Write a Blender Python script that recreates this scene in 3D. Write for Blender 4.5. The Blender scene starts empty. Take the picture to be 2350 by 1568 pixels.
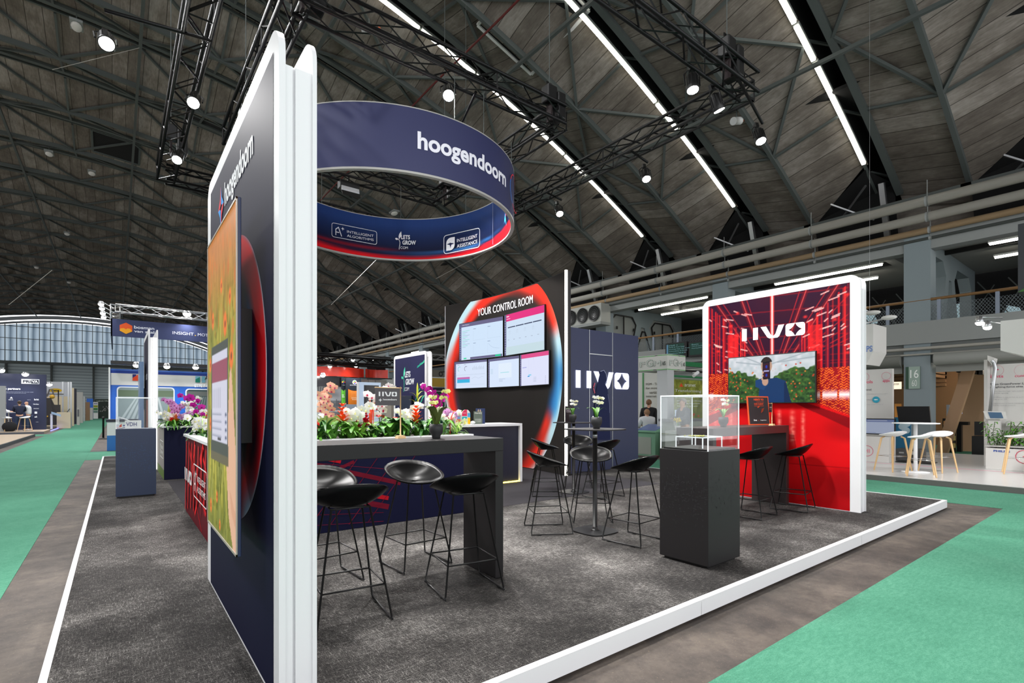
import bpy, math, random
import numpy as np
from mathutils import Vector, Matrix
S = bpy.context.scene
COL = S.collection
PI = math.pi
R = math.radians

# ---------------------------------------------------------------- camera geometry (pixels of the 2350x1568 photograph -> metres)
F, U0, V0, EYE = 1173.6, 1175.0, 937.6, 1.33
YAW = math.atan2(908, 1173.6)
FX, FY = math.sin(YAW), math.cos(YAW)
RX, RY = FY, -FX


def ray(u, v):
    k = (u - U0) / F
    return (FX + k * RX, FY + k * RY, (V0 - v) / F)


def g(u, v, z=0.0):
    a = ray(u, v)
    t = (z - EYE) / a[2]
    return (a[0] * t, a[1] * t)


def atY(u, v, Y):
    a = ray(u, v)
    t = Y / a[1]
    return (a[0] * t, EYE + a[2] * t)


def atX(u, v, X):
    a = ray(u, v)
    t = X / a[0]
    return (a[1] * t, EYE + a[2] * t)


def atD(u, v, d):
    a = ray(u, v)
    return Vector((a[0] * d, a[1] * d, EYE + a[2] * d))


# ---------------------------------------------------------------- materials
def lin1(c):
    c = c / 255.0
    return c / 12.92 if c <= 0.04045 else ((c + 0.055) / 1.055) ** 2.4


def lin(c):
    return (lin1(c[0]), lin1(c[1]), lin1(c[2]))


MATS = {}


def M(name, rgb=(200, 200, 200), rough=0.5, metal=0.0, spec=0.5, emit=0.0, coat=0.0, trans=0.0, ecol=None):
    if name in MATS:
        return MATS[name]
    m = bpy.data.materials.new(name)
    m.use_nodes = True
    b = m.node_tree.nodes['Principled BSDF']
    c = lin(rgb) + (1,)
    b.inputs['Base Color'].default_value = c
    b.inputs['Roughness'].default_value = rough
    b.inputs['Metallic'].default_value = metal
    b.inputs['Specular IOR Level'].default_value = spec
    b.inputs['Coat Weight'].default_value = coat
    b.inputs['Transmission Weight'].default_value = trans
    if emit:
        b.inputs['Emission Color'].default_value = (lin(ecol) + (1,)) if ecol else c
        b.inputs['Emission Strength'].default_value = emit
    MATS[name] = m
    return m


class NT:
    """small node-tree writer"""

    def __init__(s, name, rough=0.8, spec=0.3):
        s.m = bpy.data.materials.new(name)
        s.m.use_nodes = True
        s.t = s.m.node_tree
        s.b = s.t.nodes['Principled BSDF']
        s.b.inputs['Roughness'].default_value = rough
        s.b.inputs['Specular IOR Level'].default_value = spec
        MATS[name] = s.m

    def n(s, typ, ins=None, **kw):
        nd = s.t.nodes.new(typ)
        for k, v in kw.items():
            setattr(nd, k, v)
        for k, v in (ins or {}).items():
            s.set(nd, k, v)
        return nd

    def set(s, nd, k, v):
        if isinstance(v, bpy.types.NodeSocket):
            s.t.links.new(v, nd.inputs[k])
        else:
            nd.inputs[k].default_value = v

    def coord(s, scale=(1, 1, 1)):
        g_ = s.n('ShaderNodeNewGeometry')
        mp = s.n('ShaderNodeMapping', {'Vector': g_.outputs['Position'], 'Scale': scale})
        return mp.outputs[0]

    def noise(s, vec, scale, detail=3.0, rough=0.6):
        return s.n('ShaderNodeTexNoise', {'Vector': vec, 'Scale': scale, 'Detail': detail, 'Roughness': rough}).outputs['Fac']

    def ramp(s, fac, stops):
        r = s.n('ShaderNodeValToRGB', {'Fac': fac})
        el = r.color_ramp.elements
        while len(el) < len(stops):
            el.new(0.5)
        for e, (p, c) in zip(el, stops):
            e.position = p
            e.color = (lin(c) if len(c) == 3 else c[:3]) + (1,)
        return r.outputs['Color']

    def math(s, op, a, b=0.0, c=0.0):
        nd = s.n('ShaderNodeMath', operation=op)
        s.set(nd, 0, a)
        s.set(nd, 1, b)
        if op in ('MULTIPLY_ADD', 'SMOOTH_MIN'):
            s.set(nd, 2, c)
        return nd.outputs[0]

    def mix(s, f, a, b, mode='MIX'):
        nd = s.n('ShaderNodeMix', data_type='RGBA', blend_type=mode)
        s.set(nd, 0, f)
        s.set(nd, 6, a)
        s.set(nd, 7, b)
        return nd.outputs[2]

    def bump(s, h, st=0.3, dist=0.01):
        bm = s.n('ShaderNodeBump', {'Height': h, 'Strength': st, 'Distance': dist})
        s.t.links.new(bm.outputs[0], s.b.inputs['Normal'])

    def color(s, c):
        s.set(s.b, 'Base Color', c)
        return s.m


def booth_carpet():
    t = NT('mottled grey booth carpet', 0.95, 0.1)
    v = t.coord()
    f1 = t.noise(v, 230, 2, 0.8)
    streak = t.noise(t.coord((18, 110, 1)), 1.0, 4, 0.75)
    streak2 = t.noise(t.coord((110, 18, 1)), 1.0, 4, 0.75)
    big = t.noise(v, 1.1, 4, 0.65)
    a = t.math('ADD', t.math('MULTIPLY', f1, 0.85), t.math('MULTIPLY', t.math('MAXIMUM', streak, streak2), 0.95))
    a = t.math('ADD', a, t.math('MULTIPLY', big, 0.5))
    col = t.ramp(t.math('SUBTRACT', a, 0.78), [(0.22, (28, 27, 27)), (0.38, (58, 56, 55)), (0.5, (98, 95, 93)), (0.64, (190, 187, 182))])
    # carpet tiles, half a metre, each a shade of its own
    ck = t.n('ShaderNodeTexVoronoi', {'Vector': t.coord((1, 1, 0)), 'Scale': 2.0, 'Randomness': 0.0}, distance='CHEBYCHEV')
    tone = t.n('ShaderNodeSeparateColor', {0: ck.outputs['Color']}).outputs[0]
    col = t.mix(t.math('MULTIPLY', tone, 0.3), col, (0.02, 0.019, 0.019, 1))
    t.bump(f1, 0.5, 0.006)
    return t.color(col)


def dark_carpet():
    t = NT('plain charcoal booth carpet', 0.95, 0.1)
    f1 = t.noise(t.coord(), 300, 2, 0.7)
    t.bump(f1, 0.4, 0.004)
    return t.color(t.ramp(f1, [(0.3, (28, 27, 30)), (0.7, (72, 70, 74))]))


def green_carpet():
    t = NT('green needle felt carpet', 0.95, 0.1)
    v = t.coord()
    f1 = t.noise(v, 160, 3, 0.75)
    f2 = t.noise(v, 2.2, 4, 0.6)
    f3 = t.noise(t.coord((14, 40, 1)), 1, 4, 0.7)
    a = t.math('ADD', t.math('MULTIPLY', f1, 0.45), t.math('ADD', t.math('MULTIPLY', f2, 0.16), t.math('MULTIPLY', f3, 0.3)))
    t.bump(f1, 0.3, 0.004)
    return t.color(t.ramp(a, [(0.3, (58, 112, 90)), (0.45, (76, 134, 110)), (0.6, (98, 154, 130))]))


def hall_concrete():
    t = NT('worn brown grey hall concrete', 0.75, 0.3)
    v = t.coord()
    f1 = t.noise(v, 1.6, 6, 0.7)
    f2 = t.noise(v, 70, 2, 0.7)
    f3 = t.noise(v, 7, 5, 0.75)
    base = t.ramp(f1, [(0.3, (62, 56, 53)), (0.5, (86, 78, 72)), (0.7, (108, 98, 90))])
    base = t.mix(t.math('MULTIPLY', t.ramp(f3, [(0.42, (0, 0, 0)), (0.7, (255, 255, 255))]), 0.6), base, lin((50, 47, 48)) + (1,))
    sp = t.ramp(f2, [(0.64, (0, 0, 0)), (0.74, (255, 255, 255))])
    base = t.mix(t.math('MULTIPLY', sp, 0.4), base, lin((166, 142, 116)) + (1,))
    return t.color(base)


def roof_concrete():
    t = NT('board marked roof concrete', 0.9, 0.15)
    g_ = t.n('ShaderNodeNewGeometry')
    xyz = t.n('ShaderNodeSeparateXYZ', {0: g_.outputs['Position']})
    wob = t.noise(t.coord((0.15, 0.15, 0.15)), 1.0, 2)
    xx = t.math('ADD', t.math('MULTIPLY', xyz.outputs[0], 2.0), t.math('MULTIPLY', wob, 0.5))
    fr = t.math('FRACT', xx)
    row = t.math('FLOOR', xx)
    wn = t.n('ShaderNodeTexWhiteNoise', {'W': row}, noise_dimensions='1D').outputs['Value']
    line = t.math('LESS_THAN', fr, 0.045)
    f1 = t.noise(t.coord((3, 0.5, 2)), 1.0, 5, 0.7)
    f2 = t.noise(t.coord(), 0.6, 5, 0.65)
    f3 = t.noise(t.coord((24, 2, 14)), 1.0, 3, 0.6)
    a = t.math('ADD', t.math('ADD', t.math('MULTIPLY', f1, 0.4), t.math('MULTIPLY', f2, 0.5)), t.math('MULTIPLY', f3, 0.22))
    a = t.math('ADD', a, t.math('MULTIPLY', wn, 0.14))
    col = t.ramp(a, [(0.4, (82, 76, 70)), (0.6, (115, 108, 100)), (0.82, (160, 154, 146))])
    col = t.mix(t.math('MULTIPLY', line, 0.75), col, lin((40, 36, 32)) + (1,))
    return t.color(col)


def mat_print(name, rough=0.45, spec=0.4, emit=0.0, coat=0.0):
    t = NT(name, rough, spec)
    at = t.n('ShaderNodeAttribute', attribute_name='Col')
    t.b.inputs['Coat Weight'].default_value = coat
    if emit:
        t.b.inputs['Base Color'].default_value = (0.005, 0.005, 0.005, 1)
        t.set(t.b, 'Emission Color', at.outputs['Color'])
        t.b.inputs['Emission Strength'].default_value = emit
        return t.m
    return t.color(at.outputs['Color'])


def clear_pane(name, refl=0.10, tint=(0.97, 0.98, 0.98)):
    m = bpy.data.materials.new(name)
    m.use_nodes = True
    t = m.node_tree
    t.nodes.clear()
    o = t.nodes.new('ShaderNodeOutputMaterial')
    tr = t.nodes.new('ShaderNodeBsdfTransparent')
    tr.inputs[0].default_value = tint + (1,)
    gl = t.nodes.new('ShaderNodeBsdfGlossy')
    gl.inputs['Roughness'].default_value = 0.02
    fr = t.nodes.new('ShaderNodeFresnel')
    fr.inputs[0].default_value = 1.45
    ad = t.nodes.new('ShaderNodeMath')
    ad.operation = 'MULTIPLY_ADD'
    ad.inputs[1].default_value = 0.16
    ad.inputs[2].default_value = refl * 0.05
    t.links.new(fr.outputs[0], ad.inputs[0])
    mx = t.nodes.new('ShaderNodeMixShader')
    t.links.new(ad.outputs[0], mx.inputs[0])
    t.links.new(tr.outputs[0], mx.inputs[1])
    t.links.new(gl.outputs[0], mx.inputs[2])
    t.links.new(mx.outputs[0], o.inputs[0])
    MATS[name] = m
    return m


def net_mat():
    t = NT('diamond wire netting', 0.5, 0.5)
    g_ = t.n('ShaderNodeNewGeometry')
    xyz = t.n('ShaderNodeSeparateXYZ', {0: g_.outputs['Position']})
    y, z = xyz.outputs[1], xyz.outputs[2]
    k = 13.0
    a = t.math('FRACT', t.math('MULTIPLY', t.math('ADD', y, t.math('MULTIPLY', z, 0.7)), k))
    b = t.math('FRACT', t.math('MULTIPLY', t.math('SUBTRACT', y, t.math('MULTIPLY', z, 0.7)), k))
    w = t.math('MAXIMUM', t.math('LESS_THAN', a, 0.16), t.math('LESS_THAN', b, 0.16))
    t.b.inputs['Base Color'].default_value = lin((96, 104, 108)) + (1,)
    t.set(t.b, 'Alpha', w)
    return t.m


CARPET, DARKCARPET, GREEN, CONC, ROOF = booth_carpet(), dark_carpet(), green_carpet(), hall_concrete(), roof_concrete()
PRINT = mat_print('printed graphic', 0.65, 0.1)
PRINT_G = mat_print('glossy printed board', 0.22, 0.5)
SCREEN = mat_print('lit screen picture', 0.5, 0.12, emit=1.0)
SCREEN_DIM = mat_print('dim screen picture', 0.5, 0.12, emit=0.5)
LIGHTBOX = mat_print('backlit lettering', 0.4, 0.4, emit=2.0)
ACRYL = clear_pane('clear acrylic')
GLASS = clear_pane('clear glass', 0.15)
NET = net_mat()
WHITE = M('white lacquered panel', (234, 234, 236), 0.38)
WHITE_M = M('matt white board', (226, 226, 224), 0.6)
NAVY = M('navy laminate', (20, 22, 44), 0.45)
NAVYGREY = M('slate navy laminate', (36, 48, 74), 0.5)
BLACKLAM = M('black laminate', (30, 28, 29), 0.5, spec=.3)
BLACK = M('black powder coat', (16, 16, 17), 0.4)
BLACKSHELL = M('black plastic shell', (11, 11, 12), 0.3, spec=0.1)
TRUSSBLACK = M('black truss tube', (24, 24, 25), 0.4, 0.6)
ALU = M('bare aluminium', (190, 192, 194), 0.32, 0.9)
CHROME = M('polished chrome', (215, 215, 218), 0.12, 1.0)
STEELG = M('grey green roof steel', (78, 84, 82), 0.65)
PIPEG = M('grey insulated pipe', (176, 174, 166), 0.5)
PIPEB = M('beige lagged pipe', (172, 146, 112), 0.6)
GREYWALL = M('grey painted gallery', (138, 142, 140), 0.7)
BLUEGREY = M('blue grey painted column', (128, 140, 144), 0.65)
CEILG = M('grey gallery ceiling', (142, 142, 138), 0.8)
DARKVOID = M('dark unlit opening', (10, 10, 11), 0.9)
LAMPW = M('lit lamp lens', (255, 252, 245), 0.4, emit=45)
LAMPFAR = M('lit distant lamp', (255, 250, 240), 0.4, emit=22)
TUBE = M('lit fluorescent tube', (255, 250, 236), 0.4, emit=8)
TUBE2 = M('lit gallery tube', (255, 250, 236), 0.4, emit=16)
LED = M('white led strip', (255, 250, 240), 0.4, emit=5)
LEDY = M('warm yellow led strip', (255, 226, 90), 0.4, emit=7)
LEDB = M('blue led strip', (90, 90, 255), 0.4, emit=5)
WOOD = M('pale oak', (206, 170, 122), 0.5)
LEAF = M('green leaf', (84, 142, 46), 0.4)
LEAFD = M('dark green leaf', (50, 100, 42), 0.38)
LEAFL = M('light green leaf', (132, 178, 66), 0.4)
STEM = M('green brown stem', (72, 84, 44), 0.5)
SOIL = M('dark bark soil', (40, 30, 24), 0.95)
LK, WK, RK = 2.5, 2.2, 2500

# ---------------------------------------------------------------- mesh building
ORG = {}


def origin_of(o):
    v = Vector((0, 0, 0))
    while o is not None:
        if o.name in ORG:
            v += Vector(ORG[o.name])
        o = o.parent
    return v


def props(o, label=None, cat=None, group=None, kind=None):
    if label:
        o['label'] = label
    if cat:
        o['category'] = cat
    if group:
        o['group'] = group
    if kind:
        o['kind'] = kind
    return o


def thing(name, label, cat, loc=(0, 0, 0), rz=0.0, group=None, world=False):
    """an Empty at the thing's base; with world=True its parts are given in world metres"""
    o = bpy.data.objects.new(name, None)
    COL.objects.link(o)
    o.empty_display_size = 0.1
    o.location = loc
    o.rotation_euler = (0, 0, rz)
    if world:
        ORG[o.name] = loc
    return props(o, label, cat, group)


def dup(root, loc, rz, label=None, group=None, tilt=None):
    r = root.copy()
    COL.objects.link(r)
    r.location = loc
    r.rotation_euler = tilt if tilt else (0, 0, rz)
    props(r, label, None, group)

    def rec(a, b):
        for ch in list(a.children):
            c = ch.copy()
            COL.objects.link(c)
            c.parent = b
            rec(ch, c)
    rec(root, r)
    return r


class MB:
    def __init__(s):
        s.v, s.f, s.m, s.sm = [], [], [], []
        s.cur, s.smooth = 0, False
        s.mats = []

    def use(s, mat):
        if mat not in s.mats:
            s.mats.append(mat)
        s.cur = s.mats.index(mat)
        return s

    def add(s, vs, fs, smooth=None):
        o = len(s.v)
        s.v += [tuple(p) for p in vs]
        for f in fs:
            s.f.append([o + i for i in f])
            s.m.append(s.cur)
            s.sm.append(s.smooth if smooth is None else smooth)
        return s

    def box(s, x0, x1, y0, y1, z0, z1):
        x0, x1 = min(x0, x1), max(x0, x1)
        y0, y1 = min(y0, y1), max(y0, y1)
        z0, z1 = min(z0, z1), max(z0, z1)
        return s.add([(x0, y0, z0), (x1, y0, z0), (x1, y1, z0), (x0, y1, z0), (x0, y0, z1), (x1, y0, z1), (x1, y1, z1), (x0, y1, z1)],
                     [(0, 3, 2, 1), (4, 5, 6, 7), (0, 1, 5, 4), (1, 2, 6, 5), (2, 3, 7, 6), (3, 0, 4, 7)], False)

    def hexa(s, p):  # 8 corners, bottom ring then top ring
        return s.add(p, [(0, 3, 2, 1), (4, 5, 6, 7), (0, 1, 5, 4), (1, 2, 6, 5), (2, 3, 7, 6), (3, 0, 4, 7)], False)

    def bar(s, a, b, w, h=None, up=(0, 0, 1)):
        """rectangular bar between two points"""
        a, b = Vector(a), Vector(b)
        d = (b - a).normalized()
        up = Vector(up)
        if abs(d.dot(up)) > 0.98:
            up = Vector((0, 1, 0))
        x = d.cross(up).normalized()
        y = x.cross(d).normalized()
        h = h or w
        x, y = x * w / 2, y * h / 2
        q = [a - x - y, a + x - y, a + x + y, a - x + y, b - x - y, b + x - y, b + x + y, b - x + y]
        return s.hexa(q)

    def tube(s, pts, r, n=8, closed=False, cap=True):
        pts = [Vector(p) for p in pts]
        N = len(pts)
        rs = r if isinstance(r, (list, tuple)) else [r] * N
        vs, fs = [], []
        ref = None
        for i in range(N):
            if closed:
                d = pts[(i + 1) % N] - pts[i - 1]
            else:
                d = pts[min(i + 1, N - 1)] - pts[max(i - 1, 0)]
            d.normalize()
            if ref is None:
                ref = Vector((0, 0, 1)) if abs(d.z) < 0.9 else Vector((1, 0, 0))
            x = d.cross(ref).normalized()
            y = x.cross(d).normalized()
            ref = y
            for k in range(n):
                t = 2 * PI * k / n
                vs.append(pts[i] + (x * math.cos(t) + y * math.sin(t)) * rs[i])
        M_ = N if closed else N - 1
        for i in range(M_):
            j = (i + 1) % N
            for k in range(n):
                l = (k + 1) % n
                fs.append((i * n + k, i * n + l, j * n + l, j * n + k))
        s.add(vs, fs, n > 5)
        if cap and not closed:
            o = len(s.v) - N * n
            s.f.append([o + k for k in range(n)])
            s.f.append([o + (N - 1) * n + k for k in reversed(range(n))])
            s.m += [s.cur] * 2
            s.sm += [False] * 2
        return s

    def lathe(s, prof, n=24, c=(0, 0, 0), axis=None):
        """profile of (radius, height) turned about an axis from c"""
        vs, fs = [], []
        mt = Matrix.Identity(3) if axis is None else Vector((0, 0, 1)).rotation_difference(Vector(axis)).to_matrix()
        c = Vector(c)
        for r, h in prof:
            for k in range(n):
                t = 2 * PI * k / n
                vs.append(c + mt @ Vector((r * math.cos(t), r * math.sin(t), h)))
        for i in range(len(prof) - 1):
            for k in range(n):
                l = (k + 1) % n
                fs.append((i * n + k, i * n + l, (i + 1) * n + l, (i + 1) * n + k))
        s.add(vs, fs, True)
        o = len(s.v) - len(vs)
        for i, rev in ((0, True), (len(prof) - 1, False)):
            if prof[i][0] > 1e-5:
                q = [o + i * n + k for k in range(n)]
                s.f.append(q[::-1] if rev else q)
                s.m.append(s.cur)
                s.sm.append(False)
        return s

    def prism(s, pts, a, b):
        """polygon of 3-D points pushed along vector a..b"""
        a, b = Vector(a), Vector(b)
        n = len(pts)
        P = [Vector(p) for p in pts]
        vs = [p + a for p in P] + [p + b for p in P]
        fs = [tuple(range(n))[::-1], tuple(range(n, 2 * n))] + [(i, (i + 1) % n, n + (i + 1) % n, n + i) for i in range(n)]
        return s.add(vs, fs, False)

    def grid(s, P, smooth=True, closed_u=False):
        h, w = len(P), len(P[0])
        vs = [p for row in P for p in row]
        fs = []
        for i in range(h - 1):
            for j in range(w if closed_u else w - 1):
                k = (j + 1) % w
                fs.append((i * w + j, i * w + k, (i + 1) * w + k, (i + 1) * w + j))
        return s.add(vs, fs, smooth)

    def blob(s, c, r, n=10, m=7):
        rx, ry, rz = (r, r, r) if isinstance(r, (int, float)) else r
        P = []
        for i in range(m + 1):
            t = PI * i / m
            P.append([(c[0] + rx * math.sin(t) * math.cos(2 * PI * k / n), c[1] + ry * math.sin(t) * math.sin(2 * PI * k / n), c[2] + rz * math.cos(t)) for k in range(n)])
        return s.grid(P, True, True)

    def mesh(s, name):
        me = bpy.data.meshes.new(name)
        me.from_pydata(s.v, [], s.f)
        for m in s.mats:
            me.materials.append(m)
        me.polygons.foreach_set('material_index', s.m)
        me.polygons.foreach_set('use_smooth', s.sm)
        me.update()
        return me

    def build(s, name, mat=None, parent=None, bevel=0.0, solid=0.0):
        if mat is not None and not s.mats:
            s.mats.append(mat)
        off = origin_of(parent) if parent is not None else None
        if off is None:
            if s.v:
                a = np.array(s.v)
                lo, hi = a.min(0), a.max(0)
                off = Vector(((lo[0] + hi[0]) / 2, (lo[1] + hi[1]) / 2, lo[2]))
            else:
                off = Vector((0, 0, 0))
        s.v = [(p[0] - off.x, p[1] - off.y, p[2] - off.z) for p in s.v]
        o = bpy.data.objects.new(name, s.mesh(name))
        COL.objects.link(o)
        if parent is not None:
            o.parent = parent
        else:
            o.location = off
        if solid:
            md = o.modifiers.new('thickness', 'SOLIDIFY')
            md.thickness = solid
            md.offset = 0
        if bevel:
            md = o.modifiers.new('edge', 'BEVEL')
            md.width = bevel
            md.segments = 2
            md.limit_method = 'ANGLE'
        return o


def box_obj(name, mat, x0, x1, y0, y1, z0, z1, parent=None, bevel=0.0):
    return MB().use(mat).box(x0, x1, y0, y1, z0, z1).build(name, None, parent, bevel)


NUM = {}


def struct(stem, mb, mat=None):
    """a numbered or named piece of the setting"""
    return props(mb.build(stem, mat), kind='structure')


def numbered(stem):
    NUM[stem] = NUM.get(stem, 0) + 1
    return '%s_%d' % (stem, NUM[stem])


def rrect(x0, y0, x1, y1, r, n=6, corners='abcd'):
    """rounded rectangle outline, counter-clockwise from lower left; corners a=ll b=lr c=ur d=ul"""
    out = []
    for key, cx, cy, a0, px, py in (('a', x0 + r, y0 + r, PI, x0, y0), ('b', x1 - r, y0 + r, 1.5 * PI, x1, y0), ('c', x1 - r, y1 - r, 0, x1, y1), ('d', x0 + r, y1 - r, 0.5 * PI, x0, y1)):
        if key in corners and r > 0:
            out += [(cx + r * math.cos(a0 + i * PI / 2 / n), cy + r * math.sin(a0 + i * PI / 2 / n)) for i in range(n + 1)]
        else:
            out.append((px, py))
    return out


# ---------------------------------------------------------------- lettering and printed graphics
TXT = {}


def text_geo(body, bold=0.0, shear=0.0):
    key = (body, bold, shear)
    if key not in TXT:
        cu = bpy.data.curves.new('lettering', 'FONT')
        cu.body = body
        cu.offset = bold
        cu.shear = shear
        cu.resolution_u = 4
        cu.space_line = 0.9
        ob = bpy.data.objects.new('lettering', cu)
        me = bpy.data.meshes.new_from_object(ob)
        vs = [(v.co.x, v.co.y) for v in me.vertices]
        fs = [tuple(p.vertices) for p in me.polygons]
        bpy.data.objects.remove(ob)
        bpy.data.meshes.remove(me)
        bpy.data.curves.remove(cu)
        a = np.array(vs) if vs else np.zeros((1, 2))
        lo, hi = a.min(0), a.max(0)
        TXT[key] = (a, fs, lo, hi)
    return TXT[key]


class Decal:
    """flat printed shapes on a surface: s along ex, t along ez, stacked in thin layers along the normal"""

    def __init__(s, O, ex, ez=(0, 0, 1), e0=0.0015, de=0.0004, fn=None):
        s.O, s.ex, s.ez = Vector(O), Vector(ex).normalized(), Vector(ez).normalized()
        s.n = s.ex.cross(s.ez).normalized()
        s.e, s.de, s.fn = e0, de, fn
        s.v, s.f, s.c = [], [], []

    def P(s, x, y):
        if s.fn:
            return tuple(s.fn(x, y, s.e))
        return tuple(s.O + s.ex * x + s.ez * y + s.n * s.e)

    def poly(s, pts, c, step=True):
        o = len(s.v)
        s.v += [s.P(x, y) for x, y in pts]
        s.f.append(list(range(o, o + len(pts))))
        if len(c) == 3 and not isinstance(c[0], (tuple, list)):
            s.c += [lin(c)] * len(pts)
        else:
            s.c += [lin(q) for q in c]
        if step:
            s.e += s.de
        return s

    def rect(s, x0, y0, x1, y1, c, sub=1):
        if sub > 1:
            for i in range(sub):
                a, b = x0 + (x1 - x0) * i / sub, x0 + (x1 - x0) * (i + 1) / sub
                s.poly([(a, y0), (b, y0), (b, y1), (a, y1)], c, False)
            s.e += s.de
            return s
        return s.poly([(x0, y0), (x1, y0), (x1, y1), (x0, y1)], c)

    def rrect(s, x0, y0, x1, y1, r, c):
        return s.poly(rrect(x0, y0, x1, y1, r), c)

    def text(s, body, x0, y0, x1, y1, c, bold=0.0, shear=0.0, keep=False):
        if 'M' in body and bold > 0:      # heavier strokes by doubling the letters
            q = bold * (y1 - y0) * .9
            for k in (-1, 0, 1):
                s.text(body, x0 + q + k * q, y0, x1 - q + k * q, y1, c, 0.0, shear)
            return s
        a, fs, lo, hi = text_geo(body, bold, shear)
        w, h = max(hi[0] - lo[0], 1e-4), max(hi[1] - lo[1], 1e-4)
        kx, ky = (x1 - x0) / w, (y1 - y0) / h
        if keep:
            kx = ky = min(kx, ky)
        o = len(s.v)
        s.v += [s.P(x0 + (p[0] - lo[0]) * kx, y0 + (p[1] - lo[1]) * ky) for p in a]
        cl = lin(c)
        for f in fs:
            s.f.append([o + i for i in f])
            s.c += [cl] * len(f)
        s.e += s.de
        return s

    def outlined(s, body, x0, y0, x1, y1, c, inner, b):
        a, fs, lo, hi = text_geo(body, b)
        kx, ky = (x1 - x0) / (hi[0] - lo[0]), (y1 - y0) / (hi[1] - lo[1])
        s.text(body, x0, y0, x1, y1, c, b)
        _, _, l2, h2 = text_geo(body, 0.0)
        return s.text(body, x0 + (l2[0] - lo[0]) * kx, y0 + (l2[1] - lo[1]) * ky, x1 - (hi[0] - h2[0]) * kx, y1 - (hi[1] - h2[1]) * ky, inner)

    def stroke(s, pts, w, c, closed=False):
        n = len(pts)
        for i in range(n if closed else n - 1):
            (x0, y0), (x1, y1) = pts[i], pts[(i + 1) % n]
            L = math.hypot(x1 - x0, y1 - y0) or 1e-6
            ux, uy = (x1 - x0) / L, (y1 - y0) / L
            e = w * 0.3
            ax, ay, bx, by = x0 - ux * e, y0 - uy * e, x1 + ux * e, y1 + uy * e
            nx, ny = -uy * w / 2, ux * w / 2
            s.poly([(ax - nx, ay - ny), (bx - nx, by - ny), (bx + nx, by + ny), (ax + nx, ay + ny)], c, False)
        s.e += s.de
        return s

    def disc(s, cx, cy, r, c, n=24, ry=None):
        ry = ry or r
        return s.poly([(cx + r * math.cos(2 * PI * i / n), cy + ry * math.sin(2 * PI * i / n)) for i in range(n)], c)

    def image(s, cv, x0=0.0, y0=0.0):
        H, W = cv.a.shape[:2]
        o = len(s.v)
        xs = np.linspace(0, cv.w, W) + x0
        ys = np.linspace(0, cv.h, H) + y0
        for y in ys:
            for x in xs:
                s.v.append(s.P(x, y))
        A = cv.linear()
        for i in range(H - 1):
            for j in range(W - 1):
                q = (i * W + j, i * W + j + 1, (i + 1) * W + j + 1, (i + 1) * W + j)
                s.f.append([o + k for k in q])
                s.c += [tuple(A[k // W, k % W]) for k in q]
        s.e += s.de
        return s

    def build(s, name, mat, parent=None):
        m = MB()
        m.v, m.f = s.v, s.f
        m.m, m.sm = [0] * len(s.f), [False] * len(s.f)
        m.mats = [mat]
        o = m.build(name, None, parent)
        at = o.data.color_attributes.new('Col', 'FLOAT_COLOR', 'CORNER')
        arr = np.ones((len(s.c), 4), dtype=np.float32)
        arr[:, :3] = np.array(s.c, dtype=np.float32)
        at.data.foreach_set('color', arr.ravel())
        return o


class Cv:
    """a small numeric canvas in metres (y up) that becomes a finely divided printed surface"""

    def __init__(s, w, h, W, H, bg=(0, 0, 0)):
        s.w, s.h = w, h
        s.a = np.ones((H, W, 3)) * np.array(bg, float)
        s.X, s.Y = np.meshgrid(np.linspace(0, w, W), np.linspace(0, h, H))

    def linear(s):
        c = np.clip(s.a, 0, 255) / 255.0
        return np.where(c <= 0.04045, c / 12.92, ((c + 0.055) / 1.055) ** 2.4)

    def mix(s, m, c):
        m = np.clip(m, 0, 1)[..., None]
        s.a = s.a * (1 - m) + np.array(c, float) * m
        return s

    def addc(s, m, c):
        s.a = s.a + np.clip(m, 0, 1)[..., None] * np.array(c, float)
        return s

    def seg(s, x0, y0, x1, y1):
        dx, dy = x1 - x0, y1 - y0
        L = dx * dx + dy * dy or 1e-9
        t = np.clip(((s.X - x0) * dx + (s.Y - y0) * dy) / L, 0, 1)
        return np.hypot(s.X - x0 - t * dx, s.Y - y0 - t * dy)

    def line(s, x0, y0, x1, y1, w, c, al=1.0, soft=0.006):
        return s.mix(al * np.clip((w / 2 + soft - s.seg(x0, y0, x1, y1)) / soft, 0, 1), c)

    def ell(s, cx, cy, rx, ry, c, al=1.0, soft=0.15):
        d = np.hypot((s.X - cx) / rx, (s.Y - cy) / ry)
        return s.mix(al * np.clip((1 - d) / soft, 0, 1), c)

    def poly(s, pts, c, al=1.0):
        ins = np.zeros(s.X.shape, bool)
        n = len(pts)
        for i in range(n):
            (x0, y0), (x1, y1) = pts[i], pts[(i + 1) % n]
            if y0 == y1:
                continue
            cond = ((y0 > s.Y) != (y1 > s.Y)) & (s.X < (x1 - x0) * (s.Y - y0) / (y1 - y0) + x0)
            ins ^= cond
        return s.mix(al * ins.astype(float), c)

    def noise(s, sx, sy, seed=1):
        rng = np.random.RandomState(seed)
        gx, gy = s.X / sx, s.Y / sy
        n, m = int(gy.max()) + 3, int(gx.max()) + 3
        G = rng.rand(n, m)
        ix, iy = gx.astype(int), gy.astype(int)
        fx, fy = gx - ix, gy - iy
        fx, fy = fx * fx * (3 - 2 * fx), fy * fy * (3 - 2 * fy)
        return (G[iy, ix] * (1 - fx) + G[iy, ix + 1] * fx) * (1 - fy) + (G[iy + 1, ix] * (1 - fx) + G[iy + 1, ix + 1] * fx) * fy


def sstep(a, b, x):
    t = np.clip((x - a) / (b - a), 0, 1)
    return t * t * (3 - 2 * t)


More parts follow.
